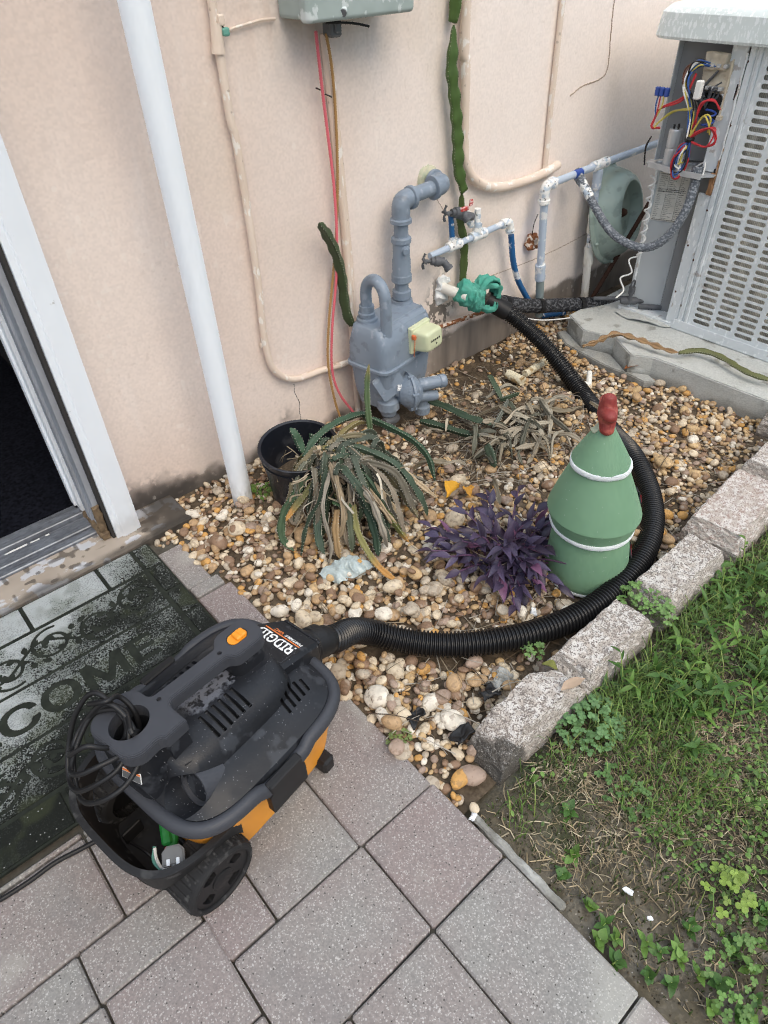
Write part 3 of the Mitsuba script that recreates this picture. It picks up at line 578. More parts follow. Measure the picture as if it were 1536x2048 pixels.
bp = thing('water_pipe', 'blue water pipe with downpipe running along the wall to the air conditioner', 'pipe')
o2 = .075
pz = .683
put('pipe', tube(resample([H_(2.44, pz - .014, o2), H_(2.80, pz, o2), H_(3.42, pz + .012, o2)], .02)[0], .0155, 18), 'pvc_blue', bp)
elbow(bp, H_(2.49, pz - .012, o2), H_(2.437, pz - .014, o2), H_(2.442, pz - .085, o2), .021)
put('downpipe', tube(resample([H_(2.442, pz - .06, o2), H_(2.475, .30, o2)], .02)[0], .0165, 18), 'pvc_blue', bp)
put('downpipe', tube(resample([H_(2.478, .30, o2), H_(2.508, .08, o2)], .02)[0], .0185, 18), 'pvc_greygreen', bp)
coupling(bp, H_(2.470, .335, o2), H_(2.482, .262, o2), .0225, 'pvc_blue')
put('foot_fitting', jitter(refine(rbox(-.04, .035, -.02, .02, -.012, .010, .006, 8), .01), .004, 60).apply_translation(H_(2.49, .155, o2)), 'pvc_flaked', bp)
coupling(bp, H_(2.755, pz - .002, o2), H_(2.86, pz + .002, o2), .0205, 'pvc_flaked', 'tee')
put('blue_tape', turned(H_(2.625, pz - .008, o2), H_(2.675, pz - .006, o2), [(.0165, 0), (.0175, .1), (.0175, .9), (.0165, 1)], 18), 'plug_blue', bp)
wp = thing('drain_pipe', 'downpipe below the tee, blue above and white below, left of the green dome', 'pipe')
put('upper_pipe', tube(resample([H_(2.80, pz - .01, o2), H_(2.838, .31, o2)], .02)[0], .0155, 18), 'pvc_blue', wp)
coupling(wp, H_(2.803, pz - .02, o2), H_(2.808, pz - .10, o2), .0205, 'pvc_blue')
coupling(wp, H_(2.822, .475, o2), H_(2.830, .385, o2), .0205, 'pvc_white')
coupling(wp, H_(2.838, .322, o2), H_(2.846, .235, o2), .0225, 'pvc_white')
put('sleeve', turned(H_(2.834, .36, o2), H_(2.839, .32, o2), [(.0175, 0), (.0175, 1)], 16), 'pvc_flaked', wp)
put('lower_pipe', tube([H_(2.842, .25, o2), H_(2.872, .02, o2)], .0185, 18), 'pvc_white', wp)
pd = thing('putty_lump', 'lump of white and rusty putty on the wall left of the blue downpipe', 'putty')
put('lump', jitter(refine(rbox(-.035, .035, -.018, .018, -.035, .035, .015, 8), .008), .016, 40, 4).apply_translation(A(*(2.463,1.88,0.422))), 'rust', pd)
put('wire', tube(spline([(2.458,1.88,0.453),(2.463,1.88,0.499),(2.483,1.88,0.536)], 4), .0018, 6), 'black', pd)
rp = thing('rusty_pipe', 'thin rusty white flaked pipe low on the wall behind the meter', 'pipe')
put('pipe', tube(resample([(1.807,1.85,0.233),(2.247,1.85,0.203)], .02)[0], .009, 12), 'rust', rp)
st = thing('pipe_stub', 'white pipe stub coming out of the wall into the green rag', 'pipe')
put('pipe', tube([(1.915,1.9,0.373), (1.953,1.78,0.355)], .021, 20), 'pvc_white', st)
put('sealant', jitter(refine(xf(rbox(-.035, .035, -.012, .012, -.06, .05, .010, 8), rotz(0)), .009), .02, 38, 8).apply_translation(A(*(1.924,1.897,0.362))), 'paint_chip', st)
# ------------------------------------------------------------------ green dome with its rusty rod, insulated refrigerant line
dm = thing('green_dome', 'dented green metal dome leaning on the wall beside the air conditioner', 'dome')
dn = unit((.22, -.94, .22)); dc = A(*(3.003,1.815,0.438))
put('shell', lathe([(.205, -.045), (.222, -.045), (.226, -.038), (.222, -.030), (.205, -.026), (.197, -.005), (.180, .035), (.158, .064), (.146, .072), (.136, .073), (.129, .067), (.123, .040), (.114, .020), (.075, .013), (.072, .016), (.024, .016), (.018, .01), (1e-4, .01)], 56, frame(dc, np.cross(dn, [0, 0, 1]), z=dn)), 'dome_green', dm, smooth=40)
put('hub', turned(dc + dn * .012, dc + dn * .045, [(.024, 0), (.020, .5), (.012, 1)], 18), 'rod_rust', dm)
for k in range(6):
    q = frame(dc, np.cross(dn, [0, 0, 1]), z=dn) @ A(.217 * math.cos(k * 1.047 + .4), .217 * math.sin(k * 1.047 + .4), -.025, 1)
    put('bolt', turned(q[:3], q[:3] + dn * .012, [(.008, 0), (.008, .6), (.005, 1)], 8), 'dome_green', dm)
rod = thing('rusty_rod', 'dark rusty rod slanting from the green dome down to the ground', 'rod')
put('rod', tube(resample([A(*(3.082,1.7,0.503)), A(*(2.937,1.827,0.03))], .03)[0], .0105, 12), 'rod_rust', rod)
rl = thing('insulated_line', 'dark foam covered refrigerant line low along the wall into the air conditioner', 'pipe')
_l = [A(*p) for p in [(2.181,1.84,0.247),(2.279,1.835,0.209),(2.418,1.815,0.16),(2.628,1.77,0.113),(2.815,1.7,0.084),(3.005,1.645,0.05),(3.064,1.615,0.039)]]
pl_ = resample(spline(_l, 8), .006)[0]
put('foam', tube(pl_, .031 + .0035 * np.sin(np.arange(len(pl_)) * 2.1) * rng.random(len(pl_)), 18), 'foam', rl)
for k in (12, 50, 92): put('joint', turned(pl_[k], pl_[k + 4], [(.034, 0), (.034, 1)], 18), 'black', rl)
put('copper_line', tube(spline([A(2.75, 1.70, .13), A(2.84, 1.60, .135), A(2.92, 1.53, .14)], 6), .009, 10), 'valve_dark', rl)
lw = thing('grey_wire', 'thin pale wire lying along the foot of the insulated line', 'wire')
put('wire', tube(spline([(2.225,1.8,0.188),(2.432,1.76,0.105),(2.62,1.7,0.078),(2.761,1.66,0.076),(2.915,1.62,0.055)], 6), .003, 6), 'wire_white', lw)
bl = thing('blue_pipe_end', 'short blue pipe lying in the gravel under the insulated line', 'pipe')
put('pipe', tube([(2.624,1.887,0.02),(2.73,1.832,0.02)], .012, 12), 'pvc_royal', bl)

# ------------------------------------------------------------------ gas meter and regulator
gm = thing('gas_meter', 'grey painted gas meter with pale yellow index cover beside the cactus heap', 'gas meter')
om = .08
rx, rz = 1.632, .785
put('wall_pipe', tube([A(1.835, WALL_Y, .797), A(1.835, WALL_Y - om, .795)], .030, 22), 'meter_grey', gm)
put('collar', jitter(refine(turned(A(1.835, WALL_Y + .002, .797), A(1.835, WALL_Y - .02, .797), [(.052, 0), (.045, .6), (.034, 1)], 22), .02), .006, 40), 'bare_clay', gm)
def screw_elbow(a, c, b, r, name='elbow'):
    a, c, b = A(*a), A(*c), A(*b); ms = [elbowed([a, c, b], r, 22, bend=r * 1.9, n=8)]
    for e in (a, b): ms.append(turned(e, e + unit(c - e) * .018, [(r * 1.06, 0), (r * 1.2, .12), (r * 1.2, .8), (r, 1)], 22))
    put(name, ms, 'meter_grey', gm)
yy = WALL_Y - om
screw_elbow((1.835, WALL_Y - .028, .797), (1.835, yy, .797), (1.778, yy, .794), .034)
put('pipe', tube([A(1.79, yy, .795), A(rx + .02, yy, .787)], .0255, 22), 'meter_grey', gm)
screw_elbow((rx + .055, yy, rz), (rx, yy, rz), (rx, yy, rz - .075), .032)
put('pipe', tube([A(rx, yy, rz - .06), A(rx, yy, .42)], .0255, 22), 'meter_grey', gm)
put('coupling', [turned((rx, yy, .665), (rx, yy, .50), [(.031, 0), (.036, .03), (.036, .12), (.031, .15), (.031, .45), (.034, .5), (.0345, .8), (.038, .83), (.038, .97), (.032, 1)], 24)], 'meter_grey', gm)
put('plug', turned((rx, yy - .02, .625), (rx - .02, yy - .048, .625), [(.016, 0), (.016, .5), (.010, .55), (.010, 1)], 16), 'meter_grey', gm)
put('union_nut', [turned((rx, yy, .495), (rx, yy, .405), [(.024, 0), (.024, .25), (.036, .3), (.036, .6), (.030, .65), (.037, .72), (.034, 1)], 12)], 'meter_grey', gm)
# body in its own frame: centre, x along the front, y into the wall
ma = math.radians(11); mo = A(1.525, 1.765, 0); MB = rotz(ma, mo)
zt, zm, zb = .425, .27, .085
def mring(a, b, z, n=5, cx=0, cy=0): return superring(a, b, n, z, cx, cy, 64)
put('upper_case', xf(loft([mring(.150, .092, zm, 7), mring(.154, .096, zm + .02, 7), mring(.152, .092, zm + .09, 7), mring(.146, .085, zt - .03, 6), mring(.140, .072, zt - .006, 6, 0, .008), mring(.130, .062, zt, 6, 0, .010)]), MB), 'meter_grey', gm, smooth=28)
put('flange', xf(loft([mring(.156, .100, zm - .006, 7), mring(.160, .103, zm - .002, 7), mring(.160, .103, zm + .008, 7), mring(.156, .099, zm + .011, 7)]), MB), 'meter_grey', gm)
put('lower_case', xf(loft([mring(.10, .070, zb, 4), mring(.125, .082, zb + .015, 5), mring(.140, .088, zb + .08, 6), mring(.148, .092, zm - .003, 7)]), MB), 'meter_grey', gm, smooth=28)
put('rib', xf(cat([cbox(-.128, .128, -.052, -.043, zt - .010, zt + .003, .002), cbox(-.128, .128, -.072, -.064, zt - .028, zt - .012, .002)]), MB), 'meter_grey', gm)
put('boss', xf(turned((-.082, .042, zt - .01), (-.082, .042, zt + .055), [(.040, 0), (.038, .3), (.030, .35), (.032, .6), (.027, .65), (.027, 1)], 24), MB), 'meter_grey', gm); put('boss', xf(turned((.115, .034, zt - .012), (.115, .034, zt + .01), [(.045, 0), (.04, 1)], 24), MB), 'meter_grey', gm)
# index cover on the front right
ic = xf(loft([superring(.052, .040, 7, z, 0, 0, 48) * A(1, 1, 1) + A(0, 0, 0) for z in (0, .03)] + [superring(.050, .038, 6, .062, 0, 0, 48), superring(.044, .033, 6, .072, 0, 0, 48), superring(.035, .026, 6, .074, 0, 0, 48)]), MB @ frame((.045, -.098, .350), (1, 0, 0), z=(0, -1, .08)))
put('index_cover', ic, 'index_cover', gm, smooth=50)
put('index_back', xf(cbox(-.012, .102, -.108, -.086, .298, .400, .004), MB), 'index_cover', gm)
IF = MB @ frame((.045, -.1735, .356), (1, 0, 0), z=(0, -1, .08))
put('index_marks', cat([xf(cbox(x - .0035, x + .0035, -.001, .006, 0, .0006, .0002), IF) for x in np.linspace(-.026, .022, 5)] + [xf(turned((.004, -.014, 0), (.004, -.014, .0008), [(.0035, 0), (.003, 1)], 10), IF)]), 'print_dark', gm, label='row of small dark dial marks')
put('seal', [xf(rbox(-.018, -.008, -.125, -.108, .362, .380, .003, 8), MB), xf(tube(spline([(-.014, -.122, .365), (-.02, -.125, .335), (-.016, -.12, .305), (-.008, -.115, .292)], 5), .0016, 6), MB)], 'orange_seal', gm, label='small orange seal with its wire')
# inlet loop down to the regulator
b0 = (MB @ A(-.082, .042, zt + .04, 1))[:3]
reg = A(1.545, 1.60, .185)
put('inlet_loop', tube(resample(spline([b0, b0 + A(.0, 0, .065), b0 + A(.0, -.015, .10), b0 + A(.0, -.052, .12), b0 + A(.0, -.09, .10), b0 + A(.0, -.104, .05), A(b0[0], b0[1] - .105, .36), A(b0[0], b0[1] - .105, .27)], 9), .008)[0], .0205, 22), 'meter_grey', gm)
rc = A(b0[0], b0[1] - .105, .03)
put('inlet_nut', [turned(rc + A(0, 0, .265), rc + A(0, 0, .215), [(.024, 0), (.031, .15), (.031, .7), (.026, 1)], 8)], 'meter_grey', gm)
gr = thing('gas_regulator', 'round grey gas regulator on the riser in front of the gas meter', 'regulator')
rn = unit((.93, -.36, -.02)); rcen = rc + A(.066, -.045, .135)
put('yoke', [prism(affinity.rotate(sbox(-.045, .045, -.040, .040).buffer(.008), 20), .012, frame(rc + A(-.005, -.012, .185), (.9, -.3, .1), z=(-.35, -.93, .2))), tube(spline([rc + A(0, 0, .225), rc + A(.004, -.004, .17), rc + A(.03, -.02, .145), rcen - rn * .02], 6), [.026] * 18 + [.028], 18)], 'meter_grey', gr)
put('diaphragm_case', turned(rcen - rn * .045, rcen + rn * .045, [(.028, 0), (.042, .1), (.058, .28), (.066, .42), (.066, .44), (.076, .45), (.076, .545), (.066, .555), (.062, .7), (.046, .88), (.030, 1)], 40), 'meter_grey', gr, smooth=30)
rside = unit(np.cross(rn, [0, 0, 1])); rup = np.cross(rside, rn)
for k in range(6):
    q = rcen + (rside * math.cos(k * 1.047 + .3) + rup * math.sin(k * 1.047 + .3)) * .071
    put('bolt', [stick(q - rn * .011, q + rn * .012, .006, 8)], 'meter_grey', gr)
put('spring_tube', turned(rcen + rn * .04 + A(0, 0, .018), rcen + rn * .150 + A(0, 0, .018), [(.024, 0), (.023, .75), (.026, .78), (.026, .95), (.022, 1)], 24), 'meter_grey', gr)
put('vent_tube', turned(rcen + rn * .035 + A(.0, 0, -.030), rcen + rn * .115 + A(0, 0, -.040), [(.022, 0), (.022, .7), (.019, 1)], 20), 'meter_grey', gr)
put('outlet', [turned(rcen + rn * .07 + A(0, .02, -.035), rcen + rn * .07 + A(0, .02, -.115), [(.022, 0), (.022, .6), (.03, .65), (.03, 1)], 18)], 'meter_grey', gr)
put('body', tube(spline([rc + A(0, 0, .16), rc + A(0, 0, .12), rc + A(0, 0, .085)], 4), .024, 18), 'meter_grey', gr)
_pt = frame(rcen + rn * .095 + A(0, 0, .018) + unit(rup - rside * .6) * .0242, rn, z=unit(rup - rside * .6))
put('print', cat([xf(cbox(x, x + w, -.004, .005, 0, .0008, .0002), _pt) for x, w in ((-.035, .008), (-.024, .004), (-.017, .009), (-.005, .005), (.003, .008), (.013, .004), (.019, .008))]), 'print_white', gr, label='small white lettering on the side tube')
_ps = frame(rc + A(.022, -.046, .168), (.9, -.3, -.25), z=(-.2, -.85, .45))
put('print', cat([xf(cbox(x, x + .0035, -.012 + .002 * i, .012, 0, .002, .0003), _ps) for i, x in enumerate((-.012, -.005, .002, .009))] + [xf(cbox(-.012, .012, y, y + .003, 0, .002, .0003), _ps) for y in (-.004, .005)]), 'print_white', gr, label='white mark on the inlet')
gp = thing('gas_riser', 'grey gas riser pipe coming out of the gravel under the regulator', 'pipe')
put('union', turned(rc + A(0, 0, .115), rc + A(0, 0, .045), [(.026, 0), (.042, .15), (.044, .6), (.034, .7), (.03, 1)], 12), 'meter_grey', gp)
put('pipe', tube([rc + A(0, 0, .06), rc + A(.004, -.004, -.05)], .023, 18), 'valve_dark', gp)
put('cock', [turned(rc + A(-.03, -.01, .02), rc + A(.035, -.012, .02), [(.018, 0), (.022, .3), (.022, .7), (.016, 1)], 14)], 'valve_dark', gp)

# ------------------------------------------------------------------ air conditioner on its pad
pad = thing('concrete_pad', 'cracked grey concrete pad under the air conditioner', 'concrete pad')
_pg = Polygon([(2.53, -.6), (2.525, .9), (2.525, 1.14), (2.52, 1.22), (2.47, 1.30), (2.56, 1.44), (2.52, 1.58), (2.60, 1.72), (4.1, 1.75), (4.1, -.6)])
put('slab', jitter(refine(bevel(_pg, .20, .004, None, -.11), .07), .003, 9, 3), 'concrete', pad, smooth=25)
_ps2 = Polygon([(2.45, 1.20), (2.49, 1.17), (2.515, 1.22), (2.465, 1.30), (2.555, 1.44), (2.515, 1.57), (2.60, 1.73), (2.56, 1.745), (2.49, 1.64), (2.455, 1.43)])
put('broken_corner', jitter(refine(bevel(_ps2, .120, .004, None, -.11), .04), .004, 14, 5), 'concrete', pad, smooth=25)
ac = thing('air_conditioner', 'old grey air conditioner with slotted side, open wiring bay and rusty trim', 'air conditioner')
X0, Y0, ZB, ZT = 2.816, 1.30, .105, 1.155
# slotted panel on the plane X0, running towards the viewer
def slot(cy, cz, w, h): return LineString([(cy - w / 2 + h / 2, cz), (cy + w / 2 - h / 2, cz)]).buffer(h / 2, 6)
yr, zr0, pz_ = [], .155, .0266
panel = sbox(.30, Y0 - .045, ZB + .012, ZT - .01)
holes = []
for c in range(9):
    for r in range(36):
        holes.append(slot(Y0 - .105 - c * .094, zr0 + r * pz_ + (c % 2) * pz_ * .5, .0755, .0168))
PX = frame((X0, 0, 0), (0, 1, 0), z=(-1, 0, 0))       # plane x = X0, first axis along y, second axis
PX = np.array([[0, 0, -1, X0 + .004], [1, 0, 0, 0], [0, 1, 0, 0], [0, 0, 0, 1]], float)
def side(g, h, off=0.0): 
    m = prism(g, h); m.apply_translation([0, 0, off]); m = xf(m, PX); m.invert() if np.linalg.det(PX[:3, :3]) < 0 else None; return m
put('slotted_panel', side(panel.difference(unary_union(holes)), .003), 'ac_paint', ac, smooth=False)
put('coil', cbox(X0 + .040, X0 + .06, .30, Y0 - .03, ZB + .02, ZT - .02, .001), 'coil', ac)
put('panel_fold', cat([cbox(X0 - .004, X0 + .012, Y0 - .044, Y0 - .030, ZB + .012, ZT - .01, .003), cbox(X0 + .002, X0 + .02, Y0 - .029, Y0 - .020, ZB + .012, ZT - .01, .002), cbox(X0 - .001, X0 + .030, Y0 - .019, Y0 + .004, ZB + .006, ZT - .01, .003)]), 'ac_paint', ac)
put('corner_trim', cat([cbox(X0 + .004, X0 + .016, Y0 + .006, Y0 + .058, ZB + .004, .655, .002), cbox(X0 + .004, X0 + .014, Y0 + .012, Y0 + .072, .735, ZT, .002)]), 'ac_paint', ac)
put('torn_edge', [jitter(tube(resample([A(X0 - .002, Y0 + .007, .70), A(X0 - .003, Y0 + .008, ZT - .03)], .02)[0], .0038, 7), .004, 50, 3), jitter(refine(cbox(X0 - .006, X0 + .008, Y0 + .004, Y0 + .024, .655, .735, .002), .012), .006, 60, 4)], 'torn_metal', ac, label='torn rusty edge of the missing corner panel')
put('bolt', [turned((X0 - .002, Y0 + .002, z), (X0 + .006, Y0 + .002, z), [(.0035, 0), (.0055, .4), (.0055, 1)], 8) for z in (.20, .40, .60, .90, 1.10)] + [turned((X0 + .002, Y0 + .045, z), (X0 + .01, Y0 + .045, z), [(.003, 0), (.005, .4), (.005, 1)], 8) for z in (.25, .45, .85)], 'rod_rust', ac)
put('slot_mark', cat([cbox(X0 + .0005, X0 + .006, Y0 + .012, Y0 + .020, z, z + .05, .001) for z in (.98, .70)]), 'wire_black', ac)
# bay: back sheets behind the corner
def wallsheet(pts, z0, z1, t=.004):
    return prism(LineString(pts).buffer(t / 2, cap_style=2, join_style=2), z1 - z0, None, z0)
put('bay_sheet', wallsheet([(X0 + .02, 1.555), (X0 + .03, 1.548), (X0 + .075, 1.435)], ZB - .005, .735), 'ac_inner', ac)
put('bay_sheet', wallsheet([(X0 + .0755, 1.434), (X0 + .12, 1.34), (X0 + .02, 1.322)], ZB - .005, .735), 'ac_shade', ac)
put('bay_edge', wallsheet([(X0 + .012, 1.562), (X0 + .026, 1.557)], ZB - .005, .735, .012), 'ac_paint', ac)
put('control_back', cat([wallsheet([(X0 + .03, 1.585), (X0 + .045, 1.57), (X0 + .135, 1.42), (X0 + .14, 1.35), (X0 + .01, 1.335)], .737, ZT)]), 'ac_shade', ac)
put('control_side', wallsheet([(X0 + .008, 1.582), (X0 + .032, 1.578)], .737, ZT, .004), 'ac_inner', ac)
_sh = Polygon([(X0 - .045, 1.575), (X0 - .055, 1.50), (X0 - .075, 1.42), (X0 - .07, 1.33), (X0 - .03, 1.30), (X0 + .12, 1.33), (X0 + .12, 1.45), (X0 + .03, 1.61), (X0 - .02, 1.60)])
put('shelf', jitter(refine(cat([prism(_sh, .004, None, .728), prism(LineString([(X0 - .045, 1.575), (X0 - .055, 1.50), (X0 - .075, 1.42), (X0 - .07, 1.33)]).buffer(.0025), .020, None, .722)]), .03), .004, 25, 2), 'steel', ac, label='bent metal shelf with a torn front edge')
put('base_pan', jitter(refine(cat([cbox(X0 - .004, 3.75, .30, 1.60, ZB - .012, ZB + .006, .002), cbox(X0 - .006, X0 - .001, .30, Y0 + .02, ZB - .012, ZB + .03, .001)]), .06), .002, 30), 'ac_paint', ac)
put('torn_pan', jitter(refine(prism(Polygon([(X0 - .05, 1.58), (X0 - .075, 1.50), (X0 - .05, 1.42), (X0 - .03, 1.34), (X0 + .01, 1.31), (X0 + .03, 1.58)]), .004, None, ZB - .006), .015), .010, 28, 8), 'concrete', ac, label='bent torn edge of the base pan')
put('far_side', cat([cbox(3.70, 3.72, .30, 1.58, ZB, ZT), cbox(X0 + .15, 3.70, 1.585, 1.60, ZB, ZT), cbox(X0 + .01, 3.70, .30, .31, ZB, ZT)]), 'ac_paint', ac)
put('lid', [loft([superring(.520, .705, 14, ZT - .005, 3.29, .985, 96), superring(.525, .710, 14, ZT + .004, 3.29, .985, 96), superring(.522, .706, 12, ZT + .075, 3.29, .985, 96), superring(.508, .69, 10, ZT + .095, 3.29, .985, 96), superring(.45, .63, 8, ZT + .112, 3.29, .985, 96)])], 'ac_lid', ac, smooth=30)
# wiring bay contents
cap = thing('capacitor', 'silver round capacitor standing on the shelf of the open wiring bay', 'capacitor')
cc = A(X0 - .020, 1.50, .732)
put('can', turned(cc, cc + A(0, 0, .135), [(.026, 0), (.026, .45), (.0235, .5), (.026, .55), (.026, .96), (.023, 1)], 24), 'steel', cap)
put('terminal', [stick(cc + A(dx, dy, .135), cc + A(dx, dy, .150), .004, 8) for dx, dy in ((.01, 0), (-.008, .008), (-.006, -.01))], 'wire_black', cap)
ct = thing('contactor', 'dirty cream electrical contactor at the top of the open wiring bay', 'contactor')
q0 = A(X0 + .03, 1.405, 1.045)
put('base', [jitter(refine(cbox(-.03, .03, -.055, .055, -.05, .055, .006), .012), .008, 35, 3).apply_translation(q0), jitter(refine(cbox(-.045, -.02, -.035, .05, .02, .075, .004), .012), .006, 45, 5).apply_translation(q0)], 'cream', ct)
put('terminal', cat([cbox(-.052, -.03, y - .007, y + .007, z, z + .012, .002).apply_translation(q0) for y in (-.035, -.01, .015, .04) for z in (-.04, .03)]), 'steel', ct)
put('bracket', cat([cbox(-.05, -.044, -.062, -.056, -.12, .06, .001).apply_translation(q0), cbox(-.054, -.038, -.070, -.050, -.13, -.115, .002).apply_translation(q0)]), 'cream', ct)
put('relay', cat([jitter(refine(cbox(-.03, .03, -.045, .035, -.135, -.055, .005), .015), .004, 40).apply_translation(q0)]), 'black', ct)
put('coil_wire', cat([jitter(tube(resample(spline(rng.normal(0, 1, (9, 3)) * A(.012, .026, .03) + A(-.035, .02, -.055), 5), .01)[0], .004, 6), .001, 50).apply_translation(q0) for k in range(3)]), 'valve_dark', ct)
wb = thing('wire_bundle', 'tangled bundle of coloured wires tied with black hanging in the open wiring bay', 'wires')
tie = A(X0 - .055, 1.420, .845)
def wire(color, pts, n=1, spread=.006, r=.0030):
    ms = []
    for k in range(n):
        o = rng.normal(0, spread, (len(pts), 3)) * A(1, 1, .8); ms.append(tube(resample(spline(A(*pts) + o, 8), .008)[0], r, 6))
    put('wire', ms, color, wb)
top = q0 + A(-.04, .02, .04)
for c, n in (('wire_blue', 4), ('wire_yellow', 2), ('wire_white', 2), ('wire_brown', 2), ('wire_black', 3)):
    wire(c, [top + A(.01, rng.uniform(-.03, .03), .0), top + A(-.03, .05, .0), top + A(-.04, .065, -.06), tie + A(.01, .03, .10), tie], n, .009)
loop = lambda s, h, w=0: [tie, tie + A(-.012, s * .5, -.03), tie + A(-.02, s, -.075 + h), tie + A(-.02, s * .8 + .006, -.125 + h), tie + A(-.015, s * .1, -.128 + h), tie + A(-.006, -s * .35, -.075), tie]
wire('wire_blue', loop(.022, .01), 5, .006); wire('wire_red', loop(.034, .0), 3, .005); wire('wire_black', loop(.026, .02), 2, .006); wire('wire_white', loop(.016, .03), 2, .005); wire('wire_yellow', loop(.012, .04), 1)
wire('wire_red', [tie, tie + A(-.012, -.04, .035), tie + A(-.015, -.085, .050), tie + A(-.012, -.105, .015), tie + A(-.012, -.075, -.012), tie + A(-.01, -.03, -.005), tie], 3, .005)
wire('wire_red', [tie + A(.0, .0, .02), tie + A(-.01, -.02, .12), tie + A(0, -.06, .14), tie + A(.01, -.08, .11)], 2, .005)
wire('wire_yellow', [tie + A(.0, .0, .01), tie + A(-.01, -.035, .085), tie + A(-.01, -.065, .075), tie + A(0, -.07, .03)], 2, .004)
wire('wire_red', [top + A(-.02, .04, -.03), tie + A(.01, .07, .13), A(X0 - .03, 1.575, .93), A(X0 - .045, 1.595, .885), A(X0 - .05, 1.59, .86), A(X0 - .04, 1.565, .865)], 2, .003, .0034)
wire('wire_yellow', [tie + A(.0, .02, .1), A(X0 - .02, 1.53, .92), A(X0 - .04, 1.575, .885), A(X0 - .05, 1.585, .862)], 2, .003)
for c, y in (('wire_red', 1.585), ('wire_yellow', 1.572), ('wire_blue', 1.595)):
    wire(c, [A(X0 - .045, 1.585, .90), A(X0 - .042, y, .94), A(X0 - .04, y, .975)], 1, .001)
put('connector', cat([cbox(X0 - .050, X0 - .032, y - .008, y + .008, .97, 1.0, .003) for y in (1.562, 1.583, 1.602)]), 'plug_blue', wb, label='blue push-on connectors')
put('tie', turned(tie + A(0, 0, .012), tie - A(0, 0, .006), [(.016, 0), (.019, .5), (.016, 1)], 14), 'wire_black', wb)
put('plug', cat([cbox(-.012, .012, -.012, .012, -.03, .03, .004).apply_translation(top + A(-.055, .0, -.075))]), 'wire_white', wb)
put('coil', [tube(spline([tie + A(.02 + .02 * math.cos(t), -.045 + .02 * math.sin(t), .045 + .004 * t) for t in np.linspace(0, 14, 30)], 2), .0035, 6)], 'plug_blue', wb)
wire('wire_black', [A(X0 - .04, 1.59, .83), A(X0 - .05, 1.597, .80), A(X0 - .045, 1.60, .76), A(X0 - .04, 1.595, .725)], 2, .002)
wire('wire_white', [A(X0 - .02, 1.40, .735), A(X0 - .03, 1.35, .775), A(X0 - .045, 1.335, .75), A(X0 - .05, 1.335, .732)], 1, .001)
ls = thing('wiring_label', 'white printed wiring sheet stuck below the metal shelf', 'label')
LF = np.array(frame((X0 + .045, 1.495, .60), (.37, -.93, 0), z=(-.93, -.37, 0)))
put('sheet', xf(cbox(-.062, .062, -.095, .095, 0, .0012, .0004), LF), 'paper', ls)
put('print', cat([xf(cbox(-.056, .056, y, y + .0022, .0012, .0018, .0002), LF) for y in (.030, .022, -.092, .088)] + [xf(cbox(x, x + .0014, -.09, .088, .0012, .0017, .0002), LF) for x in (-.020, .028)] +
    [xf(cbox(x, x + w, y, y + .0016, .0012, .0016, .0002), LF) for y in np.arange(-.085, .08, .0075) for x, w in ((-.054, rng.uniform(.01, .028)), (-.016, rng.uniform(.015, .038)), (.031, rng.uniform(.008, .022)))]), 'print_dark', ls)
fh = thing('flexible_conduit', 'sagging grey flexible conduit from the tee on the blue pipe up to the metal shelf', 'conduit')
_f = [A(*(2.655,1.842,0.682)), A(*(2.655,1.774,0.623)), A(*(2.655,1.708,0.555)), A(*(2.66,1.619,0.479)), A(*(2.67,1.519,0.446)), A(*(2.69,1.442,0.452)), A(*(2.715,1.385,0.508)), A(*(2.74,1.355,0.599)), A(*(2.765,1.355,0.691)), A(*(2.78,1.366,0.754))]
_p = resample(spline(_f, 9), .0055)[0]
put('conduit', tube(_p, .0170 + .0007 * np.sin(np.arange(len(_p)) * 2.1), 14), 'flex_grey', fh)
put('fitting', turned(_p[0], _p[12], [(.019, 0), (.021, .2), (.021, .8), (.018, 1)], 16), 'flex_grey', fh); put('fitting', turned(_p[-9], _p[-1], [(.021, 0), (.024, .2), (.024, 1)], 16), 'flex_grey', fh)
put('flaked_paint', jitter(refine(turned(_p[10], _p[24], [(.0185, 0), (.019, 1)], 14), .01), .003, 70), 'pvc_flaked', fh)
cw = thing('curly_wire', 'white curly wire hanging down the left edge of the open wiring bay', 'wire')
_a = A(*(2.8,1.557,0.685)); _b = A(*(2.8,1.541,0.36)); _k = np.linspace(0, 1, 90)
_curl = _a + (_b - _a) * _k[:, None] + np.c_[.012 * np.sin(_k * 44), .012 * np.cos(_k * 44), _k * 0]
_tail = spline([_b, A(*(2.78,1.576,0.338)), A(*(2.75,1.534,0.301)), A(*(2.72,1.565,0.276)), A(*(2.68,1.515,0.247)), A(*(2.64,1.521,0.221))], 8)
put('wire', tube(np.vstack([_curl, _tail]), .0036, 7), 'wire_white', cw)
sv = thing('service_valve', 'dark brass service valve at the foot of the open wiring bay', 'valve')
vo = A(X0 + .0, 1.55, .16)
put('body', [turned(vo + A(-.02, .035, -.02), vo + A(.06, -.045, -.02), [(.012, 0), (.018, .2), (.018, .6), (.012, .7), (.012, 1)], 12), turned(vo + A(0, .0, -.03), vo + A(0, .0, .05), [(.010, 0), (.010, .6), (.017, .65), (.017, 1)], 6), turned(vo + A(.02, -.04, -.035), vo + A(.08, -.12, -.035), [(.012, 0), (.012, 1)], 12)], 'valve_dark', sv)
put('cap', tube(spline([vo + A(-.012, 0, .05), vo + A(-.014, 0, .07), vo + A(0, 0, .082), vo + A(.014, 0, .07), vo + A(.012, 0, .05)], 5), .004, 8), 'valve_dark', sv)
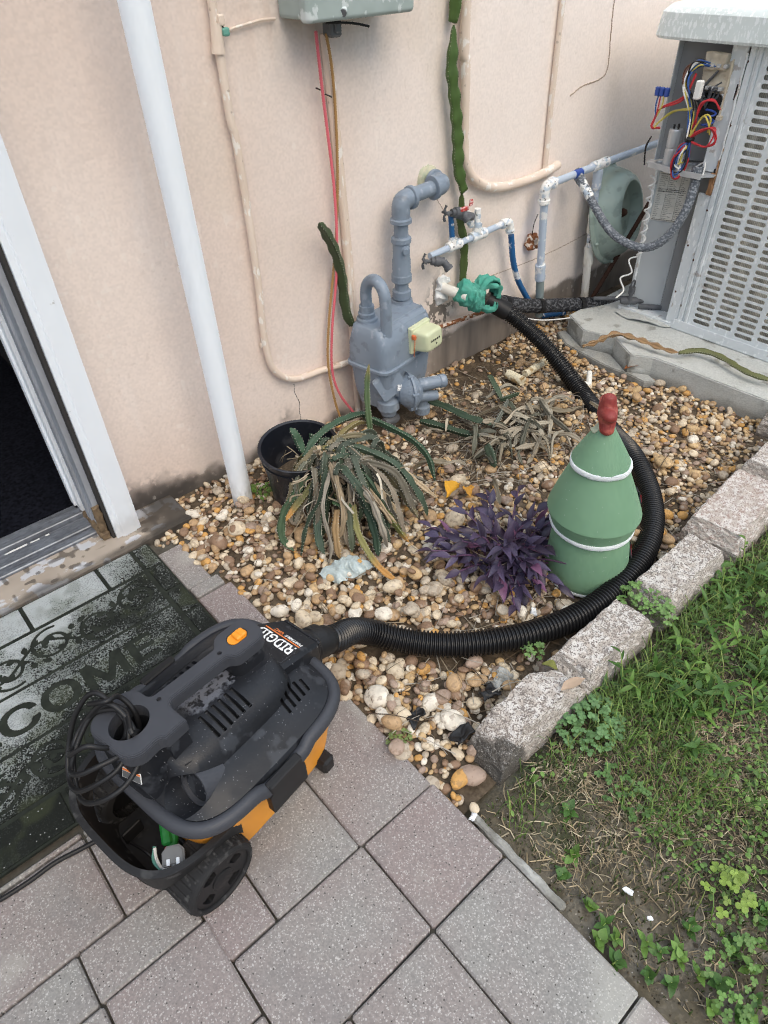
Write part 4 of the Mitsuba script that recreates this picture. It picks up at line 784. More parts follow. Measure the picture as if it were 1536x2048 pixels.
for y in (1.375, 1.345):
    put('knockout', turned((X0 + .10 - (1.375 - y), y, .165), (X0 + .112 - (1.375 - y), y + .003, .165), [(.016, 0), (.016, 1)], 14), 'wire_black', ac)

# ------------------------------------------------------------------ shop vacuum in its own frame: u along the length (hose end +), v across, w up
vc = thing('shop_vacuum', 'black and orange shop vacuum with a grey handle standing on the pavers', 'vacuum cleaner')
VM = rotz(math.radians(11), (.22, .85, 0))
def vput(name, m, material, parent=None, smooth=35, **lab): return put(name, [xf(q, VM) for q in (m if isinstance(m, list) else [m])], material, parent or vc, smooth, **lab)
def vpt(u, v, w): return (VM @ A(u, v, w, 1))[:3]
def sr(a, b, n, z, cx=.015): return superring(a, b, n, z, cx, 0, 96)
# orange drum, with the stepped waist of the photograph
def waist(r, amt):
    k = np.linspace(0, 1, len(r), endpoint=False) * 2 * np.pi; r = r.copy()
    s = np.exp(-((np.sin(k) + 1) / .10) ** 2) + np.exp(-((np.sin(k) - 1) / .10) ** 2)
    r[:, 1] -= np.sign(r[:, 1]) * amt * np.exp(-((r[:, 0] - .01) / .085) ** 4); return r
vput('drum', loft([sr(.165, .130, 5, .022), sr(.185, .147, 5, .026), sr(.192, .152, 5, .06), waist(sr(.198, .158, 5, .11), .004), waist(sr(.203, .168, 5, .15), .016), waist(sr(.206, .173, 5, .175), .016), sr(.208, .177, 5, .19), sr(.209, .179, 5, .226)]), 'vac_orange', smooth=28)
for s in (-1, 1):
    vput('foot', cbox(.13, .165, s * .150 - .02, s * .150 + .02, 0, .045, .006), 'black')
# lid: bead, flat shoulder, dome, motor hump with slots
_rim = superring(.215, .189, 4.2, .243, .015, 0, 120)
for s in (-1, 1):
    near = np.exp(-((_rim[:, 0] - .012) / .062) ** 6) * (np.sign(_rim[:, 1]) == s); _rim[:, 2] -= .020 * near; _rim[:, 1] += s * .004 * near
vput('rim', sweep(_rim, np.c_[circ(12)[:, 0] * .0145, circ(12)[:, 1] * .0175], closed=True), 'vac_grey', smooth=True)
lidm = man(loft([sr(.20, .174, 4.2, .225), sr(.207, .181, 4.2, .232), sr(.205, .179, 4.2, .256), sr(.196, .170, 4, .262), sr(.190, .160, 3.8, .270), sr(.183, .140, 3.6, .281), sr(.17, .105, 3.4, .290), sr(.15, .07, 3, .294)]))
hump = man(loft([superring(.160, .118, 4.5, .23, .00, 0, 96), superring(.158, .116, 4.5, .285, .0, 0, 96), superring(.154, .108, 4.5, .312, .0, 0, 96), superring(.150, .092, 4.5, .330, .0, 0, 96), superring(.146, .066, 4.5, .340, .0, 0, 96), superring(.14, .03, 4, .343, 0, 0, 96)]))
front = man(loft([np.c_[x] for x in ([(u0, v, w) for u0, v, w in ((.11, -.070, .24), (.11, .070, .24), (.11, .070, .322), (.11, .060, .330), (.11, -.060, .330), (.11, -.070, .322))],
                                     [(u0, v, w) for u0, v, w in ((.20, -.074, .24), (.20, .074, .24), (.20, .074, .305), (.20, .064, .313), (.20, -.064, .313), (.20, -.074, .305))],
                                     [(u0, v, w) for u0, v, w in ((.262, -.060, .175), (.262, .060, .175), (.262, .060, .268), (.262, .052, .276), (.262, -.052, .276), (.262, -.060, .268))])]))
cuts = []
def vbox(u, v, w, du, dv, dw, tilt=0.0, yaw=0.0):
    m = man(cbox(-du / 2, du / 2, -dv / 2, dv / 2, -dw / 2, dw / 2, .0012)); return m.rotate([tilt, 0, yaw]).translate([u, v, w])
for s in (-1, 1):
    for k in range(6):
        cuts.append(vbox(-.046 + k * .0165, s * .062, .338, .0078, .058, .03, s * -22))
for k in range(5):
    cuts.append(vbox(.098 + k * .0155, -.106 - .002 * k, .285, .0075, .062 - .0075 * k, .03, 18, -8))
body = lidm + hump + front - m3.Manifold.batch_boolean(cuts, m3.OpType.Add)
exh_c, exh_d = A(-.128, -.098, .272), unit((-.90, -.30, .30))
_ex = lambda r, a, b: man(xf(arr(m3.Manifold.cylinder(b - a, r, r, 36).translate([0, 0, a])), frame(exh_c, (0, 1, 0), z=exh_d)))
body = body - _ex(.040, -.005, .12)
vput('lid', arr(body), 'vac_black', smooth=30)
vput('exhaust_port', [xf(lathe([(.0385, -.05), (.0390, -.002), (.0385, .004), (.0345, .004), (.0335, -.045), (1e-4, -.045)], 40), frame(exh_c, (0, 1, 0), z=exh_d))], 'vac_grey', smooth=30)
# seams of the crown panel
vput('panel_seam', tube(spline([(.118, -.060, .329), (.10, -.072, .3285), (.02, -.088, .329), (-.07, -.090, .3285), (-.125, -.083, .329)], 6), .0016, 6), 'black')
vput('front_cap', cat([cbox(.262, .275, -.056, .056, .19, .272, .005)]), 'vac_black')
# handle: front mount with switch, bar, rear ring for the cord
bar = LineString([(-.10, .008), (.07, -.004)]).buffer(.0175, 8)
fm = affinity.rotate(sbox(.055, .150, -.040, .036).buffer(-.028).buffer(.028), -4, origin=(.1, 0))
rm = affinity.rotate(sbox(-.205, -.095, -.058, .078).buffer(-.035).buffer(.035), 4, origin=(-.15, 0)).union(sbox(-.13, -.088, -.064, -.01).buffer(.004))
hole = affinity.scale(Point(-.152, .012).buffer(.034, 16), 1.12, 1.0)
hs = unary_union([bar, fm, rm]).buffer(.014).buffer(-.014)
def layered(g, z0, z1, c=.006):
    ms = [man(prism(g.buffer(-c * (1 - math.sin(t))), (z1 - z0) / 2 + c * math.cos(t) - c, None, (z0 + z1) / 2)) for t in (0, .5, 1.0, 1.57)]
    ms += [man(prism(g.buffer(-c * .6), (z1 - z0) / 2 + .0005, None, z0)), man(prism(g, (z1 - z0) / 2 - c + .0005, None, z0 + c))]
    return m3.Manifold.batch_boolean(ms, m3.OpType.Add)
hm = layered(hs, .382, .418) - man(prism(hole, .2, None, .3)) - man(prism(Point(-.088, .008).buffer(.0048), .02, None, .410)) - man(prism(Point(.052, -.003).buffer(.0048), .02, None, .410)) - man(prism(affinity.rotate(sbox(.078, .125, -.015, .015).buffer(-.0145).buffer(.0145), -4), .02, None, .414))
vput('handle', arr(hm), 'vac_grey', smooth=32)
vput('handle_post', arr(man(prism(fm.buffer(-.006), .08, None, .305)) + man(prism(fm.buffer(.004), .012, None, .330))), 'vac_black', smooth=30)
vput('handle_post', arr(man(prism(rm.buffer(-.004), .145, None, .24)) - man(prism(hole.buffer(-.001), .3, None, .275))), 'vac_black', smooth=30)
vput('switch', [affinity.affine_transform(sbox(0, 1, 0, 1), [1, 0, 0, 1, 0, 0]) and prism(affinity.rotate(sbox(.080, .123, -.0135, .0135).buffer(-.013).buffer(.013), -4), .0035, None, .4145), xf(rbox(-.013, .013, -.0115, .0115, 0, .010, .0045, 12), rotz(-.07, (.107, -.001, .416))), xf(cbox(-.002, .002, -.009, .009, .0095, .0115, .0006), rotz(-.07, (.107, -.001, .416)))], 'vac_switch', label='orange sliding switch on top of the handle')
# printed lettering on the front panel
def on_front(x):  # front panel top between u=.11 and .262: 3-D height at u
    return np.interp(x, [.11, .20, .262], [.330, .313, .276])
def print_on(text, h, u, v0, material, bold=True, stretch=1.0):
    g = wordshape(text, h, bold); x0, y0, x1, y1 = g.bounds
    g = affinity.translate(g, -x0, -y0); g = affinity.scale(g, stretch / (x1 - x0), 1.0, origin=(0, 0))
    m = prism(g, .0012); v = np.asarray(m.vertices).copy()
    uu = u - v[:, 1]; vv = v0 + v[:, 0]
    m.vertices = np.c_[uu, vv, on_front(uu) - .0002 + v[:, 2]]; return m
vput('lettering', print_on('RIDGID', .026, .206, -.052, 'print_white', True, .104), 'print_white', smooth=False, label='white maker lettering RIDGID')
_sl = sbox(0, .104, 0, .0035); _m = prism(_sl, .0012); _v = np.asarray(_m.vertices); _uu = .2145 - _v[:, 1]; _m.vertices = np.c_[_uu, -.052 + _v[:, 0], on_front(_uu) + _v[:, 2]]
vput('stripe', _m, 'print_orange', smooth=False)
vput('lettering', print_on('PORTABLE', .0075, .226, -.050, 'print_white', True, .050), 'print_white', smooth=False, label='small white lettering PORTABLE')
vput('lettering', print_on('VAC', .0085, .2265, .006, 'print_orange', True, .026), 'print_orange', smooth=False, label='small orange lettering VAC')
def bar_print(u0, u1, v0, v1):
    m = cbox(u0, u1, v0, v1, -.0002, .0008, .0002); v = np.asarray(m.vertices).copy(); v[:, 2] += on_front(v[:, 0]); m.vertices = v; return m
vput('panel_line', cat([bar_print(.150, .197, -.0585, -.0575), bar_print(.150, .151, -.0585, -.035)]), 'vac_grey')
# warning sticker low on the rear post
_st = Polygon([(.0, 0), (.045, 0), (.045, .026), (.004, .026)])
SF = frame((-.2085, -.006, .330), (.26, -.96, 0), z=(-.90, -.26, .25))
vput('sticker', prism(_st, .0012, SF), 'print_white', smooth=False)
vput('sticker_print', cat([prism(Polygon([(.002, .0015), (.0435, .0015), (.0435, .018), (.0035, .018)]), .0018, SF)]), 'grey_dark', smooth=False)
vput('sticker_band', prism(sbox(.004, .0435, .0195, .0245), .0018, SF), 'print_orange', smooth=False)
# latch on the right side
for s in (-1, 1):
    L = [(0, 0), (.097, 0), (.097, .058), (.086, .074), (.012, .074), (0, .058)]
    g = Polygon([(x - .045, y + .160) for x, y in L]).buffer(-.004).buffer(.004)
    m = man(prism(g, .016, frame((0, s * .2075, 0), (1, 0, 0), z=(0, s, 0)) if s < 0 else np.array([[1, 0, 0, 0], [0, 0, 1, .1915], [0, 1, 0, 0], [0, 0, 0, 1.]])))
    if s < 0:
        m = man(xf(arr(prism(g, .016)), np.array([[1, 0, 0, 0], [0, 0, -1, -.1915], [0, 1, 0, 0], [0, 0, 0, 1.]])))
    hinge = cat([turned((-.040 + k * .030, s * .196, .240), (-.018 + k * .030, s * .196, .240), [(.010, 0), (.010, 1)], 14) for k in range(3)])
    vput('latch', [arr(m), cbox(-.040, .047, s * .200 - .004, s * .200 + .004, .150, .168, .002), hinge, cbox(-.040, .047, s * .198 - .010, s * .198 + .010, .226, .250, .003)], 'black', smooth=30)
# rear tub: open black bin that carries the wheels
def tub(off, z): return superring(.205 - off, .172 - off, 3.4, z, -.095, 0, 96)
to = man(loft([tub(.045, .028), tub(.030, .032), tub(.012, .10), tub(.006, .16), tub(.0, .196), tub(-.004, .200), tub(-.004, .206)]))
ti = man(loft([tub(.054, .040), tub(.040, .044), tub(.020, .10), tub(.014, .16), tub(.008, .21), tub(.008, .25)]))
tubm = to - ti - man(cbox(-.10, .3, -.3, .3, 0, .3))
for s in (-1, 1): tubm = tubm - m3.Manifold.cylinder(.12, .089, .089, 48).rotate([90, 0, 0]).translate([-.182, s * .158 + .06, .080])
rimtilt = arr(tubm); v = np.asarray(rimtilt.vertices).copy(); v[:, 2] += np.where(v[:, 2] > .1, .10 * (v[:, 1] * .35), 0); rimtilt.vertices = v
vput('rear_bin', rimtilt, 'rubber', smooth=30)
vput('bin_divider', [cbox(-.255, -.21, .045, .050, .045, .085, .002), tube(spline([(-.25, .03, .07), (-.245, -.03, .10), (-.24, -.07, .06)], 5), .003, 6)], 'black')
# wheels
def wheel(s):
    wu, wz, R = -.182, .080, .080
    WF = frame((wu, s * .187, wz), (1, 0, 0), z=(0, s, 0)) if s < 0 else np.array([[-1, 0, 0, wu], [0, 0, 1, .187], [0, 1, 0, wz], [0, 0, 0, 1.]])
    tread = lathe([(.055, -.085), (.072, -.085), (.0785, -.080), (.080, -.070), (.080, -.012), (.0785, -.004), (.074, 0), (.068, .0), (.066, -.003), (.066, -.012)], 64)
    k = vput('wheel', xf(tread, WF), 'tyre', smooth=30)
    q = [xf(cbox(R - .003, R + .0022, -.0028, .0028, -.078, -.010, .001), rotz(a)) for a in np.linspace(0, 2 * np.pi, 26, endpoint=False)]
    vput('tread_rib', xf(cat(q), WF), 'tyre', k)
    disc = Point(0, 0).buffer(.067, 24)
    holes = []
    for i in range(4):
        a = i * np.pi / 2 + .5
        sec = Polygon([(r * math.cos(a + t), r * math.sin(a + t)) for r, t in ((.054, -.34), (.055, -.15), (.055, .15), (.054, .34), (.034, .30), (.033, 0), (.034, -.30))]).buffer(-.004).buffer(.004)
        holes.append(affinity.rotate(sbox(-.003, .003, -.02, .02), 0) and sec)
    vput('hub', [xf(prism(disc.difference(unary_union(holes)), .014, None, -.020), WF), xf(lathe([(1e-4, -.016), (.024, -.015), (.024, -.004), (.019, -.001), (1e-4, -.0005)], 28), WF), xf(lathe([(1e-4, -.05), (.065, -.05)], 28), WF)] + [xf(cbox(-.0017, .0017, .026, .057, -.045, -.012, .0005), WF @ rotz(a)) for a in np.arange(4) * np.pi / 2 + .5 - np.pi / 2], 'black', k, smooth=30)
wheel(-1); wheel(1)
vput('axle', stick((-.182, -.18, .080), (-.182, .18, .080), .008, 12), 'black')
# hose port
vput('hose_port', turned((.245, -.012, .232), (.300, -.016, .212), [(.040, 0), (.040, .5), (.043, .55), (.043, 1)], 32), 'black')
# coiled power cord hung through the rear ring
cd = thing('power_cord', 'coiled black power cord looped through the rear ring of the vacuum handle', 'cord')
def ringp(c, ru, rv, tilt, ph, n, w=.0, seed=0):
    r = np.random.default_rng(seed); out = []
    for k in range(n):
        t = ph + 2 * np.pi * k / n; out.append(A(c[0] + ru * math.cos(t), c[1] + rv * math.sin(t), c[2] + tilt * math.cos(t) + w * math.sin(2 * t)) + r.normal(0, .002, 3))
    return out
_cp = []
for i, (c, ru, rv, tl, w) in enumerate([((-.205, .030, .405), .060, .050, .02, .016), ((-.212, .045, .385), .066, .070, .055, .020), ((-.215, .022, .372), .064, .075, .06, .022), ((-.200, .050, .41), .050, .045, .0, .026)]):
    _cp += [vpt(*p) for p in ringp(c, ru, rv, tl, .6 * i, 9, w, i)]
_cp = [vpt(-.150, .02, .30), vpt(-.148, .0, .39), vpt(-.165, -.02, .435)] + _cp + [vpt(-.16, .05, .46), vpt(-.135, .055, .44), vpt(-.13, .03, .40), vpt(-.15, .01, .32)]
put('cord', tube(resample(spline(_cp, 7), .006)[0], .0050, 10), 'black', cd)
# plug and clips in the rear bin
pg = thing('mains_plug', 'grey three pin plug lying in the open rear bin of the vacuum', 'plug')
PF = VM @ frame((-.225, -.118, .170), (.75, -.62, 0), z=(-.25, -.2, 1))
put('body', xf(bevel(Polygon([(-.019, -.012), (.019, -.012), (.019, .010), (.011, .019), (-.011, .019), (-.019, .010)]).buffer(.002), .012, .003), PF), 'grey_dark', pg)
put('pin', [xf(cbox(x - .0035, x + .0035, -.014, -.002, .0115, .0135, .0005), PF) for x in (-.009, .009)], 'steel', pg, smooth=False)
put('pin', xf(turned((0, -.012, .006), (0, -.030, .006), [(.0048, 0), (.0048, .8), (.003, 1)], 12), PF), 'grey_dark', pg)
gc = thing('green_clip', 'green connector with red tips and white wire in the vacuum bin', 'connector')
GF = VM @ frame((-.205, -.062, .150), (-.45, -.75, -.2), z=(-.1, -.2, .97))
put('body', [xf(jitter(refine(cbox(-.055, .02, -.010, .010, -.008, .010, .004), .012), .003, 50), GF), xf(jitter(refine(cbox(-.012, .045, .004, .022, -.012, .004, .004), .012), .003, 50), GF @ rotz(-.25))], 'plug_green', gc)
put('tip', [xf(rbox(-.007, .007, -.0045, .0045, -.0045, .0045, .003, 8), GF @ rotz(0, q)) for q in ((.026, -.004, -.004), (.048, .012, -.008))], 'wire_red', gc)
put('wire', tube(spline([vpt(-.235, -.065, .155), vpt(-.245, -.08, .145), vpt(-.248, -.10, .14), vpt(-.235, -.115, .14)], 6), .0032, 7), 'wire_white', gc)
put('wire', tube(spline([vpt(-.233, -.06, .15), vpt(-.25, -.075, .14), vpt(-.252, -.10, .135)], 6), .0032, 7), 'copper_green', gc)
ec = thing('extension_cord', 'black extension cord lying on the pavers and running under the vacuum', 'cord')
put('cord', tube(resample(spline([A(-.75, .67, .006)] + [A(*p) for p in [(-0.343,0.951,0.006),(-0.287,0.941,0.006),(-0.227,0.937,0.006),(-0.173,0.938,0.006),(-0.117,0.928,0.006),(-0.076,0.922,0.006)]] + [A(-.05, .93, .006)], 8), .01)[0], .0052, 10), 'black', ec)

# ------------------------------------------------------------------ vacuum hose: from the port round the green figure to the rag
hz = thing('vacuum_hose', 'black ribbed vacuum hose curving round the green tree figure to the rag', 'hose')
_hp = [vpt(.275, -.014, .222), vpt(.30, -.016, .214)] + [A(*p) for p in [(0.563,0.891,0.18),(0.633,0.92,0.128),(0.697,0.916,0.074),(0.75,0.868,0.044),(0.816,0.791,0.037),(0.898,0.722,0.037),(0.992,0.663,0.037),(1.095,0.618,0.037),(1.194,0.592,0.037),(1.307,0.581,0.038),(1.419,0.587,0.04),(1.537,0.613,0.042),(1.651,0.662,0.042),(1.755,0.733,0.042),(1.852,0.826,0.042),(1.932,0.929,0.043)]]
_hp += [A(*p) for p in [(2.047,1.06,-0.006),(2.123,1.2,-0.001),(2.19,1.33,0.012),(2.206,1.46,0.079),(2.197,1.57,0.15),(2.163,1.66,0.216),(2.124,1.74,0.27),(2.066,1.79,0.311)]]
_hq = resample(spline(_hp, 12), .0011)[0]
from scipy.ndimage import gaussian_filter1d
_hq = gaussian_filter1d(_hq, 22, axis=0, mode='nearest')
_s = np.arange(len(_hq)) * .0011; _hq = resample(_hq, .0018)[0]; _s = np.arange(len(_hq)) * .0018
_ph = (_s / .0108) % 1
_r = .0318 + .0040 * np.clip(np.cos((_ph - .5) * 2 * np.pi) * 1.4 + .25, -.6, 1)
_r[_s < .055] = .0335
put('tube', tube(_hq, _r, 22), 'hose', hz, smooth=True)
put('cuff', turned(_hq[0], _hq[26], [(.0375, 0), (.0385, .1), (.0385, .8), (.036, 1)], 32), 'black', hz)
put('cuff', turned(_hq[-60], _hq[-1], [(.0375, 0), (.038, 1)], 28), 'black', hz)
rg = thing('green_rag', 'knotted green rag tied round the hose end at the white pipe stub', 'rag')
ro = A(*(1.977,1.8,0.353)); rd = unit(_hq[-60] - _hq[-1])
def cloth_band(c, d, r, w, n=64, seed=0, fold=.006):
    x = unit(np.cross(d, [0, 0, 1])); y = np.cross(d, x); k = np.arange(n) * 2 * np.pi / n; rows = []
    for i, t in enumerate(np.linspace(-.5, .5, 12)):
        q = np.stack([np.cos(k) * .8, np.sin(k) * .8, np.full(n, t * 3.0 + seed)], 1)
        rr = r * (1 + .22 * (1 - 4 * t * t)) + fold * 2 * (meshkit.fbm(q * 2.2, 4, seed) - .5) * 2
        rows.append(c + d * (t * w + .010 * (meshkit.noise(q * 1.3, seed + 5)[:, None] - .5)) + (np.cos(k) * rr)[:, None] * x + (np.sin(k) * rr)[:, None] * y)
    return loft(rows)
def ribbon(pts, w, seed, thick=.004):
    p = resample(spline(pts, 8), .006)[0]; k = np.arange(len(p)) / len(p); ww = w * (.7 + .5 * np.sin(k * np.pi)) ; fl = .009 * np.sin(np.arange(len(p)) * .7 + seed)
    t = np.linspace(-1, 1, 9); top = np.stack([np.stack([t * a, thick + .007 * np.sin(t * 7 + b * 90 + seed)], 1) for a, b in zip(ww, fl)]); bot = top[:, ::-1] - [0, 2 * thick]
    return jitter(sweep(p, np.concatenate([top, bot], 1)), .005, 45, seed)
put('knot', [jitter(cloth_band(ro - rd * .005, rd, .040, .085, seed=2, fold=.010), .006, 40, 2), jitter(cloth_band(ro + rd * .034 + A(0, 0, .004), unit(rd + A(.3, .3, .3)), .044, .05, seed=5, fold=.010), .005, 40, 3)], 'rag', rg, smooth=60)
put('tail', [ribbon([ro + A(.01, -.035, .02), ro + A(.055, -.03, .055), ro + A(.105, -.02, .045), ro + A(.14, -.02, .015), ro + A(.125, -.03, -.02)], .030, 1), ribbon([ro + A(.02, -.03, .03), ro + A(.075, -.045, .035), ro + A(.12, -.05, .01), ro + A(.115, -.05, -.03)], .026, 9)], 'rag', rg, smooth=60)
put('tail', [ribbon([ro + A(.0, -.045, -.02), ro + A(.03, -.06, -.05), ro + A(.075, -.065, -.065), ro + A(.10, -.06, -.05)], .022, 4)], 'rag', rg, smooth=60)

# ------------------------------------------------------------------ doormat
dmt = thing('doormat', 'dark rubber welcome doormat with raised brick border, worn white at its far edge', 'doormat')
mx0, mx1, my0, my1 = -.80, .425, .985, 1.725
put('base', prism(sbox(mx0, mx1, my0, my1).buffer(-.01).buffer(.01), .007, None, .002), 'mat_base', dmt, smooth=False)
def brick(x0, x1, y0, y1):
    g = .006; put('brick', cbox(x0 + g, x1 - g, y0 + g, y1 - g, .008, .0135, .0015), 'mat_top', dmt)
xs = [-.80, -.68, -.45, -.22, .018, .250, .367]
for a, b in zip(xs, xs[1:]): brick(a, b, 1.608, 1.725)
for a, b in zip([.985, 1.10, 1.235, 1.372, 1.484, 1.608], [1.10, 1.235, 1.372, 1.484, 1.608, 1.725]): brick(.367, .425, a, b)
for a, b in zip([-.80, -.56, -.33, -.10, .13], [-.56, -.33, -.10, .13, .367]): brick(a, b, .985, 1.09)
def scroll(cx, cy, r, turns, a0, sgn, w=.0055, shrink=.66):
    t = np.linspace(0, turns * 2 * np.pi, 60); rr = r * (1 - shrink * t / t[-1]); return LineString(np.c_[cx + rr * np.cos(a0 + sgn * t), cy + rr * np.sin(a0 + sgn * t)]).buffer(w)
def leaf2(x, y, a, L, w):
    t = np.linspace(0, np.pi, 10); q = np.r_[np.c_[t / np.pi * L, np.sin(t) * w], np.c_[t[::-1] / np.pi * L, -np.sin(t[::-1]) * w]]
    return affinity.translate(affinity.rotate(Polygon(q), a, origin=(0, 0)), x, y)
def scrollwork(y0, y1, flip):
    yc, h = (y0 + y1) / 2, (y1 - y0) / 2; gs = []
    wv = np.linspace(mx0 + .05, .34, 160); gs.append(LineString(np.c_[wv, yc + flip * h * .42 * np.sin(wv * 24.5 + 1.2)]).buffer(.0055))
    for k, x in enumerate(np.arange(.30, mx0 + .06, -.128)):
        s = 1 if k % 2 == 0 else -1
        gs += [scroll(x, yc + s * flip * h * .15, h * .74, 1.35, 1.2 * s, s)]
        for a, L, dx, dy in ((40, .036, -.055, .028), (160, .034, -.07, -.012), (-40, .032, -.045, -.03), (100, .030, -.012, .010), (215, .028, -.03, .0), (10, .028, .0, -.02), (75, .030, -.075, .02), (-75, .028, -.07, -.02), (130, .026, .01, .022)):
            gs.append(leaf2(x + dx, yc + s * flip * dy, a * s, L, .0092))
    return unary_union(gs)
word = wordshape('WELCOME', .115, True); wb_ = word.bounds
word = affinity.scale(affinity.translate(word, -wb_[0], -wb_[1]), .735 / (wb_[2] - wb_[0]), .094 / (wb_[3] - wb_[1]), origin=(0, 0))
# the letters are grooves with serifs; the word ends at the right edge of the panel
word = affinity.translate(word, .262 - .735, 1.294)
up, mid, low = sbox(mx0 + .03, .357, 1.435, 1.600), sbox(mx0 + .03, .357, 1.262, 1.423), sbox(mx0 + .03, .357, 1.098, 1.250)
put('panel', prism(up.difference(scrollwork(1.435, 1.600, 1)), .0032, None, .0085), 'mat_top', dmt, smooth=False)
put('panel', prism(mid.difference(word.buffer(.0012)), .0032, None, .0085), 'mat_top', dmt, smooth=False, label='panel with the sunken word WELCOME')
put('panel', prism(low.difference(scrollwork(1.098, 1.250, -1)), .0032, None, .0085), 'mat_top', dmt, smooth=False)

# ------------------------------------------------------------------ edging blocks
blocks = [(.705, .985, .425, .556, .085, 0), (.985, 1.285, .425, .552, .088, .01), (1.345, 1.66, .425, .556, .092, .0), (1.70, 2.06, .425, .60, .10, .06), (2.09, 2.44, .452, .622, .10, .07), (2.46, 2.80, .55, .74, .085, .16)]
names = ['speckled grey edging block nearest the paved path, its near end blackened', 'speckled grey edging block second from the paved path, under the bend of the hose', 'speckled grey edging block third from the path, with weeds over its near end', 'pinkish speckled edging block fourth from the path', 'pale edging block fifth from the paved path at the right edge', 'edging block farthest from the path, near the concrete pad']
for i, (x0, x1, y0, y1, h, rot) in enumerate(blocks):
    c = A((x0 + x1) / 2, (y0 + y1) / 2, 0); hx, hy = (x1 - x0) / 2, (y1 - y0) / 2
    t = .030 if i else .045
    pts = [(-hx, -hy, -.05), (hx, -hy, -.05), (-hx, hy, -.05), (hx, hy, -.05), (-hx + .004, -hy + .002, h * .45), (hx - .004, -hy + .002, h * .5), (-hx + t, -hy + .022, h), (hx - t * .6, -hy + .016, h), (-hx + t * .8, hy - .014, h), (hx - t * .7, hy - .012, h), (-hx, hy, h * .5), (hx, hy, h * .55)]
    if i == 0: pts = [(-hx - .03, -hy, -.05), (hx, -hy, -.05), (-hx - .03, hy, -.05), (hx, hy, -.05), (-hx - .02, -hy + .01, .012), (-hx, hy - .01, .02), (-hx + .075, -hy + .030, .082), (-hx + .055, hy - .02, .078), (hx - .03, -hy + .020, h), (hx - .085, hy - .012, h), (hx, -hy, h * .6), (hx - .01, hy - .04, h * .7)]
    m = refine(hull(pts), .011)
    n = m.vertex_normals; v = np.asarray(m.vertices)
    f = (meshkit.fbm(v * 95 + i * 9, 2, i) - .5) * .0075 + (meshkit.fbm(v * 26 + i * 5, 3, i + 4) - .5) * .016
    m.vertices = v + n * f[:, None]; m = xf(m, rotz(rot, c))
    k = thing('edging_block', names[i], 'edging block', 'edging blocks between gravel and lawn')
    put('stone', m, 'block', None, smooth=40, uv=None) if False else None
    scene[k] = mikit.ply(m, 'mat_block', True, np.full((len(m.vertices), 2), (.1, .1, .1, .9, .35, .25)[i])); 

# ------------------------------------------------------------------ river pebbles: dropped one by one on a height map
_bx0, _bx1, _by0, _by1, _h = .44, 3.0, .45, 1.9, .005
_gx, _gy = np.arange(_bx0, _bx1, _h), np.arange(_by0, _by1, _h); _GX, _GY = np.meshgrid(_gx, _gy); _Hm = bed_z(_GX, _GY)
rs = np.random.default_rng(11)
base_shapes = []
for k in range(14):
    m = ico(2); v = np.asarray(m.vertices); d = 1 + .42 * (meshkit.fbm(v * .85 + k * 7.3, 2, k) - .5) + .10 * (meshkit.fbm(v * 2.6 + k * 3.1, 2, k + 50) - .5)
    v = v * d[:, None] * A(1, rs.uniform(.66, .92), rs.uniform(.42, .68)); base_shapes.append((v, np.asarray(m.faces)))
lows = []
for k in range(10):
    m = ico(1); v = np.asarray(m.vertices); d = 1 + .45 * (meshkit.fbm(v * .9 + k * 5.3, 2, k + 20) - .5); v = v * d[:, None] * A(1, rs.uniform(.65, .92), rs.uniform(.45, .7)); lows.append((v, np.asarray(m.faces)))
keep_out = unary_union([sbox(.30, .545, .4, 1.48), sbox(.30, .505, 1.4, 1.70), sbox(-1, .60, 1.74, 1.92), Polygon(list(_pg.exterior.coords)), Polygon(list(_ps2.exterior.coords)).buffer(.01)] + [affinity.rotate(sbox(x0 - .01, x1 + .01, y0 - .3, y1 - .006), math.degrees(r)) for x0, x1, y0, y1, h, r in blocks] + [Point(*(0.61,0.495,0.01)[:2]).buffer(.034), Point(*(0.637,0.483,0.01)[:2]).buffer(.036), Point(1.384, .713).buffer(.122), Point(.965, 1.60).buffer(.10), Point(.784, 1.72).buffer(.036), sbox(1.38, 1.68, 1.68, 1.9), LineString(_hq[_hq[:, 2] < .075][:, :2]).buffer(.028)])
from shapely import contains_xy
def dark_zone(x, y):  # leaf litter under the cactus debris
    return np.maximum(np.exp(-((x - 1.75) / .33) ** 2 - ((y - 1.43) / .27) ** 2), .9 * np.exp(-((x - 2.0) / .30) ** 2 - ((y - 1.76) / .14) ** 2))
stones = []
